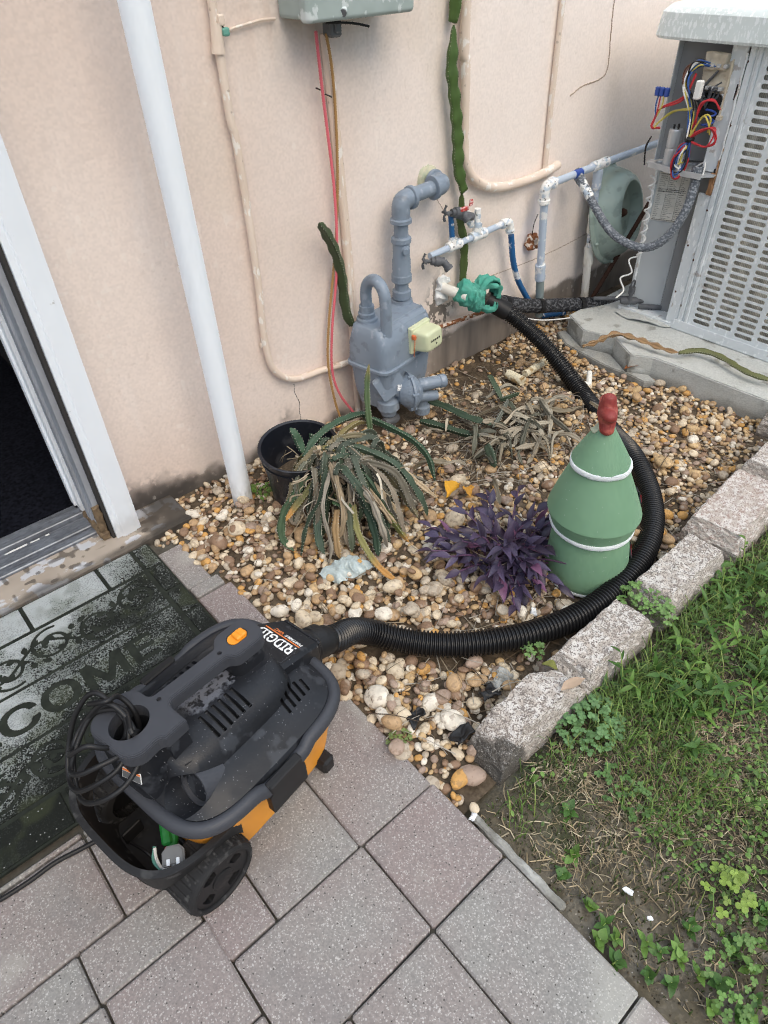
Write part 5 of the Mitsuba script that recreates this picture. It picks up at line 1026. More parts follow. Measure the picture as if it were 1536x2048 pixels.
def drop(x, y, r, shape_k, rot, tilt, tone, low=False, sink=.35):
    v, f = (lows if low else base_shapes)[shape_k]
    R = trimesh.transformations.euler_matrix(tilt[0], tilt[1], 0)[:3, :3]; c, s = math.cos(rot), math.sin(rot); Z = np.array([[c, -s, 0], [s, c, 0], [0, 0, 1.]])
    w = (v * r) @ (R @ Z).T if False else (v * r) @ Z.T @ R.T
    i0, j0 = int((x - r - _bx0) / _h), int((y - r - _by0) / _h); n = int(2 * r / _h) + 1
    i1, j1 = min(i0 + n, len(_gx)), min(j0 + n, len(_gy)); i0, j0 = max(i0, 0), max(j0, 0)
    if i1 <= i0 or j1 <= j0: return
    X, Y = _GX[j0:j1, i0:i1], _GY[j0:j1, i0:i1]; q = ((X - x) ** 2 + (Y - y) ** 2) / (r * .8) ** 2; on = q < 1
    if not on.any(): return
    half = (w[:, 2].max() - w[:, 2].min()) / 2
    z = np.percentile(_Hm[j0:j1, i0:i1][on], 55) + half * (1 - sink)
    top = z + half * np.sqrt(np.clip(1 - q, 0, 1)) * .9
    _Hm[j0:j1, i0:i1] = np.where(on, np.maximum(_Hm[j0:j1, i0:i1], top), _Hm[j0:j1, i0:i1])
    stones.append((r, x, y, z, w + A(x, y, z), f, tone, rs.random(), low))
def near_scale(x, y): return np.clip(1.0 - .07 * (x - .5) - .06 * (y - .8), .86, 1.0)
for layer, (N, ra, rb, lowp) in enumerate([(10500, .0075, .016, True), (3000, .011, .022, True), (900, .015, .029, False), (60, .026, .038, False)]):
    X = rs.uniform(.45, 2.98, N); Y = rs.uniform(.46, 1.89, N); bad = contains_xy(keep_out, X, Y)
    P = dark_zone(X, Y); edge = np.clip((Y - .56) / .18, 0, 1)
    for x, y, b, p, e in zip(X, Y, bad, P, edge):
        u = rs.random(6)
        if b or u[0] < min(p * (1.25 if layer else 1.05), .97): continue
        if x > .95 and u[1] > (.35 + .65 * e if layer else .55 + .45 * e): continue
        if layer >= 2 and u[2] > (1.0 if x < 1.25 else .6): continue
        r = (ra + (rb - ra) * u[3] ** 1.6) * near_scale(x, y)
        g = np.clip((x - .9) / .9, 0, 1)
        pal = [(.08, .22), (.20, .20), (.32, .18 - .05 * g), (.44, .10 - .05 * g), (.55, .12), (.69, .04 + .05 * g), (.80, .12), (.93, .08 + .16 * g)]
        t = rs.choice([a for a, w in pal], p=np.array([w for a, w in pal]) / sum(w for a, w in pal))
        drop(x, y, r, rs.integers(10 if lowp else 14), u[4] * 6.28, rs.normal(0, .28, 2), t, lowp, .30)
# the notable single stones of the photograph: x, y, radius, tone
for (x, y, r, t, k) in [(*(0.678,1.576,0.01)[:2], .034, .08, 1), (*(0.586,1.205,0.01)[:2], .027, .44, 2), (*(0.636,1.188,0.01)[:2], .026, .44, 3), (*(0.602,0.781,0.01)[:2], .036, .44, 4), (*(0.705,0.691,0.01)[:2], .030, .44, 5), (*(0.705,0.615,0.01)[:2], .033, .44, 6), (*(0.882,1.035,0.01)[:2], .030, .08, 7), (*(0.822,1.394,0.01)[:2], .044, .20, 8), (*(0.803,0.987,0.01)[:2], .026, .44, 9), (*(0.739,1.04,0.01)[:2], .024, .44, 10), (*(0.697,0.82,0.01)[:2], .028, .08, 11), (*(0.735,0.68,0.005)[:2], .026, .80, 12), (*(1.496,1.628,0.01)[:2], .030, .80, 0), (*(1.399,1.274,0.01)[:2], .030, .08, 2), (*(2.31,1.149,0.01)[:2], .028, .20, 3), (*(1.764,0.741,0.01)[:2], .030, .93, 4), (*(1.888,0.626,0.01)[:2], .022, .44, 5), (*(2.209,0.84,0.01)[:2], .026, .44, 5), (*(1.992,0.831,0.01)[:2], .033, .93, 6), (*(1.586,1.567,0.01)[:2], .03, .08, 9), (*(1.857,1.859,0.01)[:2], .02, .44, 9), (*(0.838,1.478,0.01)[:2], .030, .55, 13), (*(1.533,1.432,0.01)[:2], .026, .55, 12)]:
    drop(x, y, r, k, k * 1.3, (0, 0), t, False, .32)
C0_ = np.array((0,0,1.5))
size = np.array([s[0] / np.linalg.norm(np.array(s[1:4]) - C0_) for s in stones]); order = np.argsort(-size)
for q in order[:285]:
    r, x, y, z, v, f, t, u, low = stones[q]; put('stone', (v, f), 'stone', gravel, smooth=True, uv=(t, u))
vs, fs, us, n0 = [], [], [], 0
for q in order[285:]:
    r, x, y, z, v, f, t, u, low = stones[q]; vs.append(v); fs.append(f + n0); us.append(np.tile((t, u), (len(v), 1))); n0 += len(v)
k = put('pebbles', (np.vstack(vs), np.vstack(fs)), 'stone', gravel, smooth=True, uv=np.vstack(us)); labels[k] = {'kind': 'stuff', 'label': 'small river pebbles between the larger stones'}
def loose(label, p, r, t, k, rot=.5, z=0.0, name='stone'):
    v, f = base_shapes[k]; c, s = math.cos(rot), math.sin(rot); w = (v * r) @ np.array([[c, -s, 0], [s, c, 0], [0, 0, 1.]]).T + A(p[0], p[1], z + r * .38)
    key = thing(name, label, 'stone'); scene[key] = mikit.ply((w, f), 'mat_stone', True, np.tile((t, .31 + k * .07), (len(w), 1)))
loose('yellow ochre stone lying before the blackened end of the nearest edging block', (0.61,0.495,0.01), .030, .69, 3, .2, -.012)
loose('flat grey stone leaning behind the yellow ochre stone', (0.637,0.483,0.01), .034, .80, 5, 2.4, -.016)
loose('small tan stone at the path edge below the yellow ochre stone', (0.586,0.428,0.005), .013, .08, 6, 1.0, -.012)
loose('tiny orange stone between the yellow stone and the path', (0.572,0.48,0.005), .009, .69, 2, 1.0, -.012)

# ------------------------------------------------------------------ litter in the bed
def vcol(m, c, seed=0, amp=.25, f=60):
    v = np.asarray(m.vertices); k = 1 + amp * 2 * (meshkit.fbm(v * f + seed, 3, seed) - .5); return np.clip(np.outer(k, c), 0, 1)
def stuff(name, ms, cols, material, label, parent=None, smooth=False):
    k = put(name, cat(ms), material, parent, smooth=smooth, color=np.vstack(cols)); labels[k] = {'label': label, 'kind': 'stuff'}; return k
ms, cs = [], []
for k in range(1500):
    if k < 900: x, y = rs.normal(1.75, .25), rs.normal(1.42, .19)
    else: x, y = rs.uniform(.58, 2.4), rs.uniform(.56, 1.85) if rs.random() < .5 else rs.uniform(.56, .85)
    if contains_xy(keep_out, x, y) or y > 1.87: continue
    i, j = int((x - _bx0) / _h), int((y - _by0) / _h)
    if not (0 <= i < len(_gx) and 0 <= j < len(_gy)): continue
    L, a = rs.uniform(.015, .075), rs.uniform(0, 6.28); z = _Hm[j, i] + .004
    p = spline([A(x - L * math.cos(a), y - L * math.sin(a), z + rs.uniform(-.006, .008)), A(x, y, z + rs.uniform(0, .008)) + rs.normal(0, .004, 3), A(x + L * math.cos(a), y + L * math.sin(a), z + rs.uniform(-.006, .010))], 3)
    m = tube(p, np.linspace(1, .4, len(p)) * rs.uniform(.0009, .0022), 4); ms.append(m)
    c = A(*[(.30, .25, .18), (.16, .12, .08), (.08, .06, .045), (.36, .33, .28)][rs.integers(4)]); cs.append(np.tile(c, (len(m.vertices), 1)))
stuff('twig_litter', ms, cs, 'straw', 'dry twigs and fibres scattered over the pebbles')
def curled_leaf(key, label, p, L, w, a, col, material='straw', lift=.01, cat_='leaf', curl=.5, crumple=.004):
    n = 16; t = np.linspace(0, 1, n); half = w * np.sin(np.pi * np.clip(t, .02, .98) ** .9)
    k = thing(key, label, cat_); c, s = math.cos(a), math.sin(a); V = []
    for ti, h in zip(t, half):
        for q in (-1, -.5, 0, .5, 1):
            u, v_, z = (ti - .5) * L, q * h, lift * (.4 + math.sin(ti * 3.1)) + abs(q) ** 2 * h * curl
            V.append((p[0] + u * c - v_ * s, p[1] + u * s + v_ * c, p[2] + z))
    F = [(i * 5 + j, i * 5 + j + 1, (i + 1) * 5 + j + 1, (i + 1) * 5 + j) for i in range(n - 1) for j in range(4)]
    m = jitter(arr((V, F)), crumple, 45, int(L * 1e4)); b = m.copy(); b.invert(); b.apply_translation([0, 0, -.0012]); m = cat([m, b])
    scene[k] = mikit.ply(m, 'mat_' + material, True, color=vcol(m, A(*col), 3)); return k
curled_leaf('dry_leaf', 'crumpled bright orange dry leaf left of the purple plant', (1.328,1.228,0.02), .085, .022, .3, (.58, .31, .04), lift=.014, curl=.5, crumple=.016)
curled_leaf('dry_leaf', 'orange brown dry leaf beside the top of the purple plant', (1.353,1.185,0.025), .055, .015, 1.1, (.50, .25, .05), lift=.010, curl=.5, crumple=.012)
curled_leaf('dry_leaf', 'red brown dry leaf lying against the foot of the concrete pad', (2.49,1.287,0.02), .075, .022, -.6, (.26, .10, .04), lift=.012)
curled_leaf('dry_leaf', 'tan dry leaf lying on the joint of the two nearest edging blocks', (0.947,0.448,0.094), .075, .013, -.25, (.40, .30, .22), lift=.006, curl=.3)
curled_leaf('dry_leaf', 'olive leaf on the gravel side of the two nearest edging blocks', (0.975,0.533,0.05), .04, .012, -1.2, (.18, .19, .06), lift=.008)
def debris(name, label, catg, ms, material):
    k = thing(name, label, catg); scene[k] = mikit.ply(cat(ms), 'mat_' + material, 35); return k
pb = thing('broken_pipe', 'old yellowed broken pipe tee lying in the gravel below the hose', 'pipe')
put('pipe', [tube([(2.264,1.578,0.03), (2.11,1.568,0.03)], .016, 16)], 'pvc_old', pb); put('tee', [tube([(2.065,1.623,0.025), (2.063,1.538,0.025)], .021, 16)], 'pvc_old', pb)
pe = thing('pipe_elbow', 'small white pipe elbow lying in the gravel right of the hose', 'pipe')
put('elbow', elbowed([A(*(2.25,1.361,0.012)), A(*(2.258,1.342,0.012)), A(*(2.317,1.387,0.03))], .012, 14, bend=.02), 'pvc_white', pe)
for j, (lab, p, s, seed) in enumerate([('white paint chip at the path corner beside the small tan stone', (0.564,0.412,0.006), .013, 1), ('white paper scrap lying in the lawn', (0.689,0.097,0.012), .010, 2), ('tiny white scrap in the lawn nearest the path', (0.67,0.045,0.01), .007, 3), ('dirty white lump on the gravel below the hose', (1.121,0.7,0.012), .015, 6)]):
    k = thing('white_scrap', lab, 'scrap'); m = jitter(refine(rbox(-s, s, -s * .6, s * .6, -.004, .004, .0035, 8), .006), .012, 60, seed); scene[k] = mikit.ply(xf(m, rotz(j * 1.1 + .5, A(*p))), 'mat_paint_chip', 40)
gk = thing('mortar_strip', 'grey mortar strip along the lawn edge of the pavers', 'strip')
put('strip', jitter(refine(cbox(.563, .582, .165, .415, -.03, -.002, .005), .008), .006, 40, 7), 'concrete', gk)
bk = thing('black_sheet', 'black weed barrier scraps poking out beside the nearest edging block', 'scrap')
put('scrap', [jitter(refine(rbox(-.03, .03, -.02, .02, -.003, .003, .002, 8), .006), .016, 40, s).apply_translation(A(*p)) for s, p in ((1, (0.821,0.599,0.02)), (2, (0.687,0.563,0.015)), (5, (0.639,0.68,0.015)))], 'black', bk)
wl = thing('white_residue', 'whitish crumbled lump on the gravel beside the nearest edging block', 'lump')
put('lump', jitter(refine(rbox(-.030, .030, -.02, .02, -.012, .006, .005, 8), .005), .02, 60, 4).apply_translation(A(*(0.882,0.61,0.008))), 'concrete', wl)
fb_ = thing('plastic_bag', 'torn translucent whitish plastic bag under the front of the cactus heap', 'plastic bag')
_b = sheet(-.085, .085, -.05, .05, .005, lambda X, Y: X * 0); _v = np.asarray(_b.vertices).copy(); _r = np.hypot(_v[:, 0] / .085, _v[:, 1] / .05)
_b.vertices = _v * A(1, 1, 0) * np.c_[1 - .45 * (_v[:, 1:2] / .05) ** 2, 1 - .5 * np.abs(_v[:, :1] / .085), 1 + _v[:, :1] * 0] + np.c_[.05 * (meshkit.fbm(_v * 22, 3, 4) - .5), .05 * (meshkit.fbm(_v * 22 + 9, 3, 5) - .5), .045 * meshkit.fbm(np.c_[_v[:, :2] * 34, _v[:, 0] * 0], 4, 8) * np.clip(1.2 - _r, 0, 1) - .03 * _r ** 2 * .4 + .004 * np.sin(_v[:, 0] * 190 + 80 * _v[:, 1])]
put('film', xf(_b, rotz(-.45, A(*(0.829,1.186,0.024)))), 'plastic_film', fb_, smooth=True)

# ------------------------------------------------------------------ ceramic tree figure
fg = thing('tree_figure', 'green ceramic tree figure with white rimmed tiers and a red star on top', 'garden ornament')
F0 = A(1.384, .713, -.012); FS = np.eye(4); FS[:3, 3] = F0; FS[0, 2], FS[1, 2], FS[2, 2] = -.050, .043, .965
def fput(name, m, material, **kw): return put(name, [xf(q, FS) for q in (m if isinstance(m, list) else [m])], material, fg, **kw)
holes_ = []
_sd = unit((.80, -.62, 0))  # the cut outs look to the right
def tier(prof, cut=None):
    m = man(lathe([(1e-5, prof[0][1])] + prof + [(1e-5, prof[-1][1])], 64)) if cut is None else None
    return lathe(prof, 64)
fput('tier', lathe([(.112, .0), (.121, .012), (.122, .03), (.119, .075), (.114, .13), (.107, .18), (.099, .215), (.06, .225)], 72), 'glaze_green')
fput('tier', lathe([(.095, .205), (.114, .206), (.116, .214), (.1285, .2585), (.1300, .263), (.1288, .268), (.110, .325), (.0915, .375), (.0775, .412), (.070, .43), (.05, .432)], 72), 'glaze_green', smooth=14)
fput('tier', lathe([(.060, .424), (.076, .425), (.079, .434), (.0765, .442), (.0625, .470), (.046, .502), (.031, .530), (.024, .545), (.018, .55), (1e-4, .551)], 64), 'glaze_green', smooth=14)
def trim(r, z, w, seed):
    k = np.arange(90) * 2 * np.pi / 90; rr = r + .0015 * np.sin(k * 3 + seed)
    p = np.c_[rr * np.cos(k), rr * np.sin(k), z + .003 * (meshkit.noise(np.c_[np.cos(k), np.sin(k), k * 0 + seed] * 2.2, seed) - .5) * 2]
    return jitter(sweep(p, np.c_[circ(10)[:, 0] * w * .55, circ(10)[:, 1] * w], closed=True), .0012, 90, seed)
for r, z, w in ((.1195, .008, .0090), (.1155, .210, .0085), (.0765, .431, .0095)):
    fput('snow_rim', trim(r, z, w, int(z * 100)), 'snow_trim', smooth=True)
_arms = [m3.Manifold.batch_hull([m3.Manifold.sphere(.027, 24).scale([1, 1, .95]), m3.Manifold.sphere(.0155, 20).scale([1, 1, 1.15]).translate([.043 * math.cos(math.pi / 2 + k * 1.2566), .043 * math.sin(math.pi / 2 + k * 1.2566), 0])]) for k in range(5)]
_sv = unit((.87, .49, 0)); _sn = unit(np.cross(_sv, [0, 0, 1.]) + _sv * .18)
_sm = jitter(m3.Manifold.batch_boolean(_arms, m3.OpType.Add).refine_to_length(.007), .0022, 45, 3)
fput('star', xf(_sm, frame((0, 0, .588), np.cross([0, 0, 1.], _sn), z=_sn)), 'star_red', smooth=45)
fput('bare_patch', [xf(jitter(refine(cbox(-.009, .009, -.014, .016, -.004, .003, .002), .006), .004, 80), frame((-.022, .012, .545), (.2, .9, .3), z=(-.75, .25, .62)))], 'bare_clay', label='bare clay patch where the glaze is gone')
def shard(z, r, w, seed, a0):
    g = np.random.default_rng(seed); n = 9; pts = [(w * (1 if k % 2 else .45) * g.uniform(.8, 1.15) * math.cos(k * 2 * np.pi / n), w * 1.35 * (1 if k % 2 else .45) * g.uniform(.8, 1.1) * math.sin(k * 2 * np.pi / n)) for k in range(n)]
    d = A(math.cos(a0), math.sin(a0), 0); return xf(prism(Polygon(pts).buffer(0), .004), frame(A(0, 0, z) + d * r, np.cross([0, 0, 1.], d), z=d + A(0, 0, .12)))
for z, r, w, s, a in ((.10, .1165, .036, 1, -.72), (.06, .119, .022, 4, -.98), (.155, .1100, .024, 5, -.62), (.30, .118, .024, 2, -.70)):
    fput('cut_out', shard(z, r, w, s, a), 'room_dark', smooth=False); fput('glass', shard(z - .004, r + .0035, w * .72, s + 10, a - .02), 'glass_red', smooth=False, label='dark red glass in the cut out')

# ------------------------------------------------------------------ plants: leaves
def blade(L, w, curve=.3, fold=.35, n=7, twist=0.0):
    """lance shaped leaf along +x, folded along its rib, curving down"""
    t = np.linspace(0, 1, n); h = w * np.sin(np.pi * t ** .75) ** .9 * (1 - .15 * t); h[0] = w * .25; h[-1] = 0
    x = L * (t - .12 * curve * t ** 2); z = -L * curve * t ** 2; V, F = [], []
    for i in range(n):
        tw = twist * t[i]; c, s = math.cos(tw), math.sin(tw)
        for q in (-1, 0, 1):
            y, zz = q * h[i], abs(q) * h[i] * fold; V.append((x[i], y * c - zz * s, z[i] + y * s + zz * c))
    for i in range(n - 1):
        for j in range(2): F.append((i * 3 + j, (i + 1) * 3 + j, (i + 1) * 3 + j + 1, i * 3 + j + 1))
    return arr((V, F))
def place(m, o, d, roll=0.0):
    d = unit(d); s = np.cross([0, 0, 1.], d); s = unit(s) if np.linalg.norm(s) > .05 else A(0, 1, 0); u = np.cross(d, s)
    M = np.eye(4); c, r = math.cos(roll), math.sin(roll); M[:3, 0] = d; M[:3, 1] = s * c + u * r; M[:3, 2] = u * c - s * r; M[:3, 3] = o; return xf(m, M)
pr = np.random.default_rng(21)
pp = thing('purple_plant', 'bushy purple leaved plant sprawling on the pebbles left of the green tree figure', 'plant')
def purple_leaf(o, d, L, w):
    if min(np.linalg.norm((np.asarray(o) + unit(d) * L * t - F0)[:2]) for t in (.4, .8, 1.0)) < .128: return
    m = place(blade(L, w, pr.uniform(.1, .55), pr.uniform(.3, .7), 7, pr.normal(0, .4)), o, d, pr.normal(0, .35))
    c = A(.041, .034, .066) * pr.uniform(.55, 1.5) + A(.01, 0, .0) * pr.random()
    if pr.random() < .05: c = A(.14, .06, .12)
    k = np.linspace(.85, 1.15, len(m.vertices)); put('leaf', m, 'purple', pp, smooth=True, color=np.outer(k, c))
centre = A(1.225, .905, .0); stems = []
for k in range(46):
    a = pr.uniform(0, 6.28); rr = math.sqrt(pr.random()); b = centre + A(.095 * rr * math.cos(a), .085 * rr * math.sin(a), .0)
    out = A(math.cos(a), math.sin(a), 0) * (.03 + .13 * rr); hgt = pr.uniform(.08, .155) * (1 - .35 * rr)
    stems.append([b, b + out * .4 + A(0, 0, hgt * .7), b + out + A(0, 0, hgt)])
for q in ([(1.12, .93, .02), (1.10, 1.0, .06), (1.09, 1.06, .07)], [(1.27, .97, .05), (1.30, 1.03, .08), (1.32, 1.07, .10)], [(1.17, .86, .03), (1.14, .80, .05), (1.13, .755, .03)], [(1.20, .84, .04), (1.21, .76, .06), (1.225, .70, .045)], [(1.26, .84, .06), (1.30, .77, .11), (1.31, .72, .12)]): stems.append([A(*x) for x in q])
sm = []
for s in stems:
    p = spline(s, 6); sm.append(tube(p, np.linspace(.0035, .0022, len(p)), 6)); d = unit(p[-1] - p[-3])
    for j in range(6):
        i = int(len(p) * (.34 + .132 * j)) - 1; i = min(max(i, 1), len(p) - 1); a = j * 2.4 + pr.uniform(0, 1); side = unit(np.cross(d, [.3, .2, 1])); up_ = np.cross(side, d)
        spread = 1.0 - .12 * j; dd = d * (.35 + .12 * j) + (side * math.cos(a) + up_ * math.sin(a)) * spread + A(0, 0, .05); dd[2] = max(dd[2], -.25)
        purple_leaf(p[i], dd, pr.uniform(.046, .074), pr.uniform(.0100, .0150))
m = cat(sm); put('stems', m, 'purple', pp, smooth=True, color=np.tile((.10, .05, .10), (len(m.vertices), 1)), kind='stuff', label='pale purple leaf stalks')
ms, cs = [], []
for k in range(70):
    a, r = pr.uniform(0, 6.28), pr.uniform(.02, .15); o = centre + A(r * math.cos(a), r * math.sin(a), pr.uniform(.01, .07)); e = o + pr.normal(0, .035, 3) * A(1, 1, .6); m = tube(spline([o, (o + e) / 2 + pr.normal(0, .01, 3), e], 3), .0011, 4); ms.append(m); cs.append(np.tile(A(.34, .28, .22) * pr.uniform(.4, 1.1), (len(m.vertices), 1)))
k = put('dry_stalks', cat(ms), 'straw', pp, smooth=False, color=np.vstack(cs), kind='stuff', label='dry stalks inside the plant')

# ------------------------------------------------------------------ cactus: three ribbed stems with pale areoles
def ribbed(n_ribs, r, depth):
    k = np.arange(n_ribs * 6) * 2 * np.pi / (n_ribs * 6); q = np.abs(((k * n_ribs / (2 * np.pi)) % 1) - .5) * 2
    rr = r * (1 - depth * (1 - q ** 1.6)); return np.c_[rr * np.cos(k), rr * np.sin(k)]
def cactus_mesh(pts, r, ribs=3, depth=.62, col=(.05, .085, .05), tip=None, seed=0, taper=(.75, .35), dots=True, wob=.10, twist=0.0):
    g = np.random.default_rng(seed); p = resample(spline(pts, 8), .011)[0]; t = np.linspace(0, 1, len(p))
    w = np.interp(t, [0, .12, .82, .95, 1], [taper[0], 1, .95, taper[1] * .5 + .4, taper[1] * .35]) * (1 + wob * np.sin(np.arange(len(p)) * 1.05 + seed))
    ring = ribbed(ribs, r, depth)[None] * w[:, None, None]; ang = twist * t + seed
    c, s = np.cos(ang), np.sin(ang); ring = np.stack([ring[..., 0] * c[:, None] - ring[..., 1] * s[:, None], ring[..., 0] * s[:, None] + ring[..., 1] * c[:, None]], -1)
    m = sweep(p, ring); v = np.asarray(m.vertices)
    tt = np.r_[np.repeat(t, ring.shape[1]), 0, 1]; base = np.outer(1 + .5 * (meshkit.fbm(v * 60 + seed, 3, seed) - .5), A(*col))
    if tip is not None:
        k = np.clip((tt + .25 * (meshkit.fbm(v * 30 + seed, 2, seed) - .5) - tip[1]) / .18, 0, 1)[:, None]; base = base * (1 - k) + A(*tip[0]) * k
    cols = [base]; ms = [m]
    if dots:
        tf, a, b = frames(p); o8 = np.array([[1, 0, 0], [-1, 0, 0], [0, 1, 0], [0, -1, 0], [0, 0, 1], [0, 0, -1.]]); f8 = np.array([[0, 2, 4], [2, 1, 4], [1, 3, 4], [3, 0, 4], [2, 0, 5], [1, 2, 5], [3, 1, 5], [0, 3, 5]])
        V, F = [], []
        for i in range(1, len(p) - 1):
            for k in range(ribs):
                al = np.pi / ribs * 0 + k * 2 * np.pi / ribs + ang[i]
                q = p[i] + (a[i] * math.cos(al) + b[i] * math.sin(al)) * r * w[i] * 1.0; F.append(f8 + len(V) * 6); V.append(q + o8 * g.uniform(.0013, .0022))
        d = trimesh.Trimesh(np.vstack(V), np.vstack(F), process=False); ms.append(d); cols.append(np.tile((.50, .48, .40), (len(d.vertices), 1)))
    return cat(ms), np.clip(np.vstack(cols), 0, 1)
def cactus(name, parent, pts, r, mat_='cactus', **kw):
    lab = {k: kw.pop(k) for k in ('label',) if k in kw}; m, c = cactus_mesh(pts, r, **kw); return put(name, m, mat_, parent, smooth=True, color=c, **lab)
cv = thing('climbing_cactus', 'green three ribbed climbing cactus growing up the wall beside the thick conduit', 'cactus')
G1 = (.058, .105, .026)
cactus('segment', cv, [(2.013,1.865,0.38),(2.016,1.865,0.466),(2.01,1.865,0.547),(1.984,1.865,0.629),(1.987,1.865,0.675),(1.983,1.865,0.729)], .019, col=(.075, .11, .035), seed=1, depth=.5)
cactus('segment', cv, [(1.988,1.865,0.734),(1.954,1.865,0.813),(1.947,1.865,0.88),(1.933,1.865,0.978),(1.917,1.865,1.055),(1.901,1.865,1.129),(1.905,1.865,1.19),(1.908,1.865,1.25)], .0245, col=G1, seed=2, depth=.45, wob=.14)
cactus('segment', cv, [(1.908,1.865,1.256),(1.917,1.865,1.288),(1.921,1.865,1.332),(1.925,1.865,1.387)], .0225, col=G1, seed=3, depth=.45)
cactus('segment', cv, [A(1.958, WALL_Y - .035, 1.405), A(1.95, WALL_Y - .035, 1.6), A(1.965, WALL_Y - .035, 1.85), A(1.955, WALL_Y - .035, 2.1)], .0225, col=G1, seed=8, depth=.45)
cv2 = thing('climbing_cactus', 'dark green cactus stem curving away from the wall behind the gas meter', 'cactus')
cactus('stem', cv2, [(1.401,1.83,0.402),(1.389,1.84,0.442),(1.388,1.85,0.504),(1.385,1.85,0.577),(1.366,1.845,0.653),(1.331,1.83,0.721),(1.293,1.81,0.77),(1.262,1.79,0.803)], .0215, col=(.040, .062, .025), seed=5, depth=.5)
pt = thing('nursery_pot', 'black plastic nursery pot tipped behind the cactus heap', 'plant pot')
PM = frame((.965, 1.60, -.012), (1, 0, .05), z=(-.03, -.08, 1))
_pp = [(.100, 0), (.103, .02), (.112, .13), (.117, .185), (.121, .186), (.122, .200), (.119, .200), (.119, .214), (.125, .215), (.127, .232), (.124, .234), (.117, .23), (.110, .13), (.098, .03), (1e-4, .028)]
_pp = [(r * 1.06, z * .98) for r, z in _pp]
put('wall', xf(lathe(_pp, 56), PM), 'pot', pt, smooth=30)
put('soil', xf(jitter(lathe([(.105, .075), (.06, .088), (1e-4, .09)], 32), .008, 40), PM), 'bed_soil', pt)

hp = thing('cactus_heap', 'heap of green and dried cactus stems spilling over the pebbles beside the black pot', 'cactus')
GR, OL, TN, GY = (.045, .082, .050), (.19, .17, .065), (.42, .33, .22), (.16, .15, .12)
OR = (.44, .23, .07)
def S(pts, r=.0125, col=GR, **kw): cactus('stem', hp, pts, r, col=col, seed=int(pts[0][0] * 1e4) % 97, **kw)
# (a) stems one can follow in the photograph; each point is given with its own height
S([A(*p) for p in [(1.178,1.462,0.1),(1.19,1.486,0.17),(1.215,1.529,0.24),(1.254,1.579,0.3),(1.294,1.614,0.37)]], .013, (.06, .095, .04), tip=((.16, .14, .05), .8))
S([A(*p) for p in [(1.236,1.585,0.2),(1.265,1.492,0.19),(1.31,1.413,0.15),(1.327,1.35,0.1),(1.306,1.294,0.04)]], .0135)
S([A(*p) for p in [(0.936,1.531,0.22),(0.936,1.55,0.25),(0.929,1.554,0.28),(0.925,1.572,0.3)]], .0165, (.055, .10, .06))
S([A(*p) for p in [(0.932,1.516,0.21),(0.991,1.536,0.24),(1.087,1.553,0.25),(1.205,1.581,0.22),(1.272,1.589,0.19)]], .0145)
S([A(*p) for p in [(0.996,1.571,0.24),(1.014,1.514,0.23),(1.022,1.469,0.21),(1.025,1.429,0.18)]], .0135)
S([A(*p) for p in [(0.933,1.479,0.19),(0.861,1.473,0.13),(0.799,1.473,0.07),(0.75,1.417,0.04),(0.752,1.36,0.02)]], .0155, (.045, .078, .038))
S([A(*p) for p in [(0.952,1.425,0.19),(0.885,1.434,0.15),(0.826,1.436,0.11),(0.782,1.434,0.08)]], .0155, (.15, .145, .06), tip=(OR, .72))
S([A(*p) for p in [(1.079,1.378,0.18),(1.108,1.314,0.15),(1.132,1.269,0.09),(1.134,1.216,0.04)]], .0140, (.12, .125, .06), tip=((.40, .30, .12), .88))
S([A(*p) for p in [(0.988,1.321,0.15),(1.03,1.263,0.11),(1.034,1.197,0.07),(1.038,1.136,0.03)]], .0130, (.13, .14, .045), tip=(OR, .84))
S([A(*p) for p in [(0.981,1.277,0.14),(0.973,1.233,0.09),(0.952,1.186,0.05),(0.927,1.155,0.03)]], .0160, (.040, .070, .045))
S([A(*p) for p in [(0.948,1.291,0.14),(0.916,1.238,0.09),(0.903,1.171,0.05),(0.9,1.105,0.025),(0.907,1.033,0.02)]], .0120, (.20, .19, .07), tip=(OR, .60))
S([A(*p) for p in [(0.897,1.306,0.14),(0.862,1.274,0.1),(0.842,1.243,0.06),(0.832,1.226,0.03)]], .0150, (.30, .20, .10))
S([A(*p) for p in [(0.992,1.461,0.21),(1.044,1.449,0.21),(1.088,1.426,0.2),(1.117,1.399,0.18)]], .0130, (.16, .14, .07))
S([A(*p) for p in [(1.017,1.493,0.22),(1.103,1.522,0.23),(1.175,1.544,0.22),(1.219,1.544,0.2)]], .0120, (.22, .18, .08))
S([A(*p) for p in [(1.047,1.427,0.2),(1.085,1.373,0.18),(1.143,1.342,0.15),(1.181,1.316,0.12)]], .0130, (.11, .105, .07), tip=((.3, .24, .15), .7))
S([A(*p) for p in [(1.193,1.463,0.16),(1.202,1.41,0.12),(1.212,1.37,0.09)]], .012)
S([A(*p) for p in [(0.891,1.393,0.13),(0.844,1.351,0.08),(0.818,1.308,0.04),(0.816,1.283,0.02)]], .0150, (.05, .08, .055))
S([A(*p) for p in [(0.918,1.286,0.14),(0.899,1.254,0.09),(0.877,1.223,0.03)]], .0130, (.07, .085, .055))
S([A(*p) for p in [(0.97,1.538,0.22),(0.946,1.522,0.19),(0.929,1.517,0.15)]], .0140, (.05, .085, .055))
S([A(*p) for p in [(0.893,1.327,0.16),(0.918,1.297,0.15),(0.945,1.294,0.14)]], .011, (.06, .11, .05))
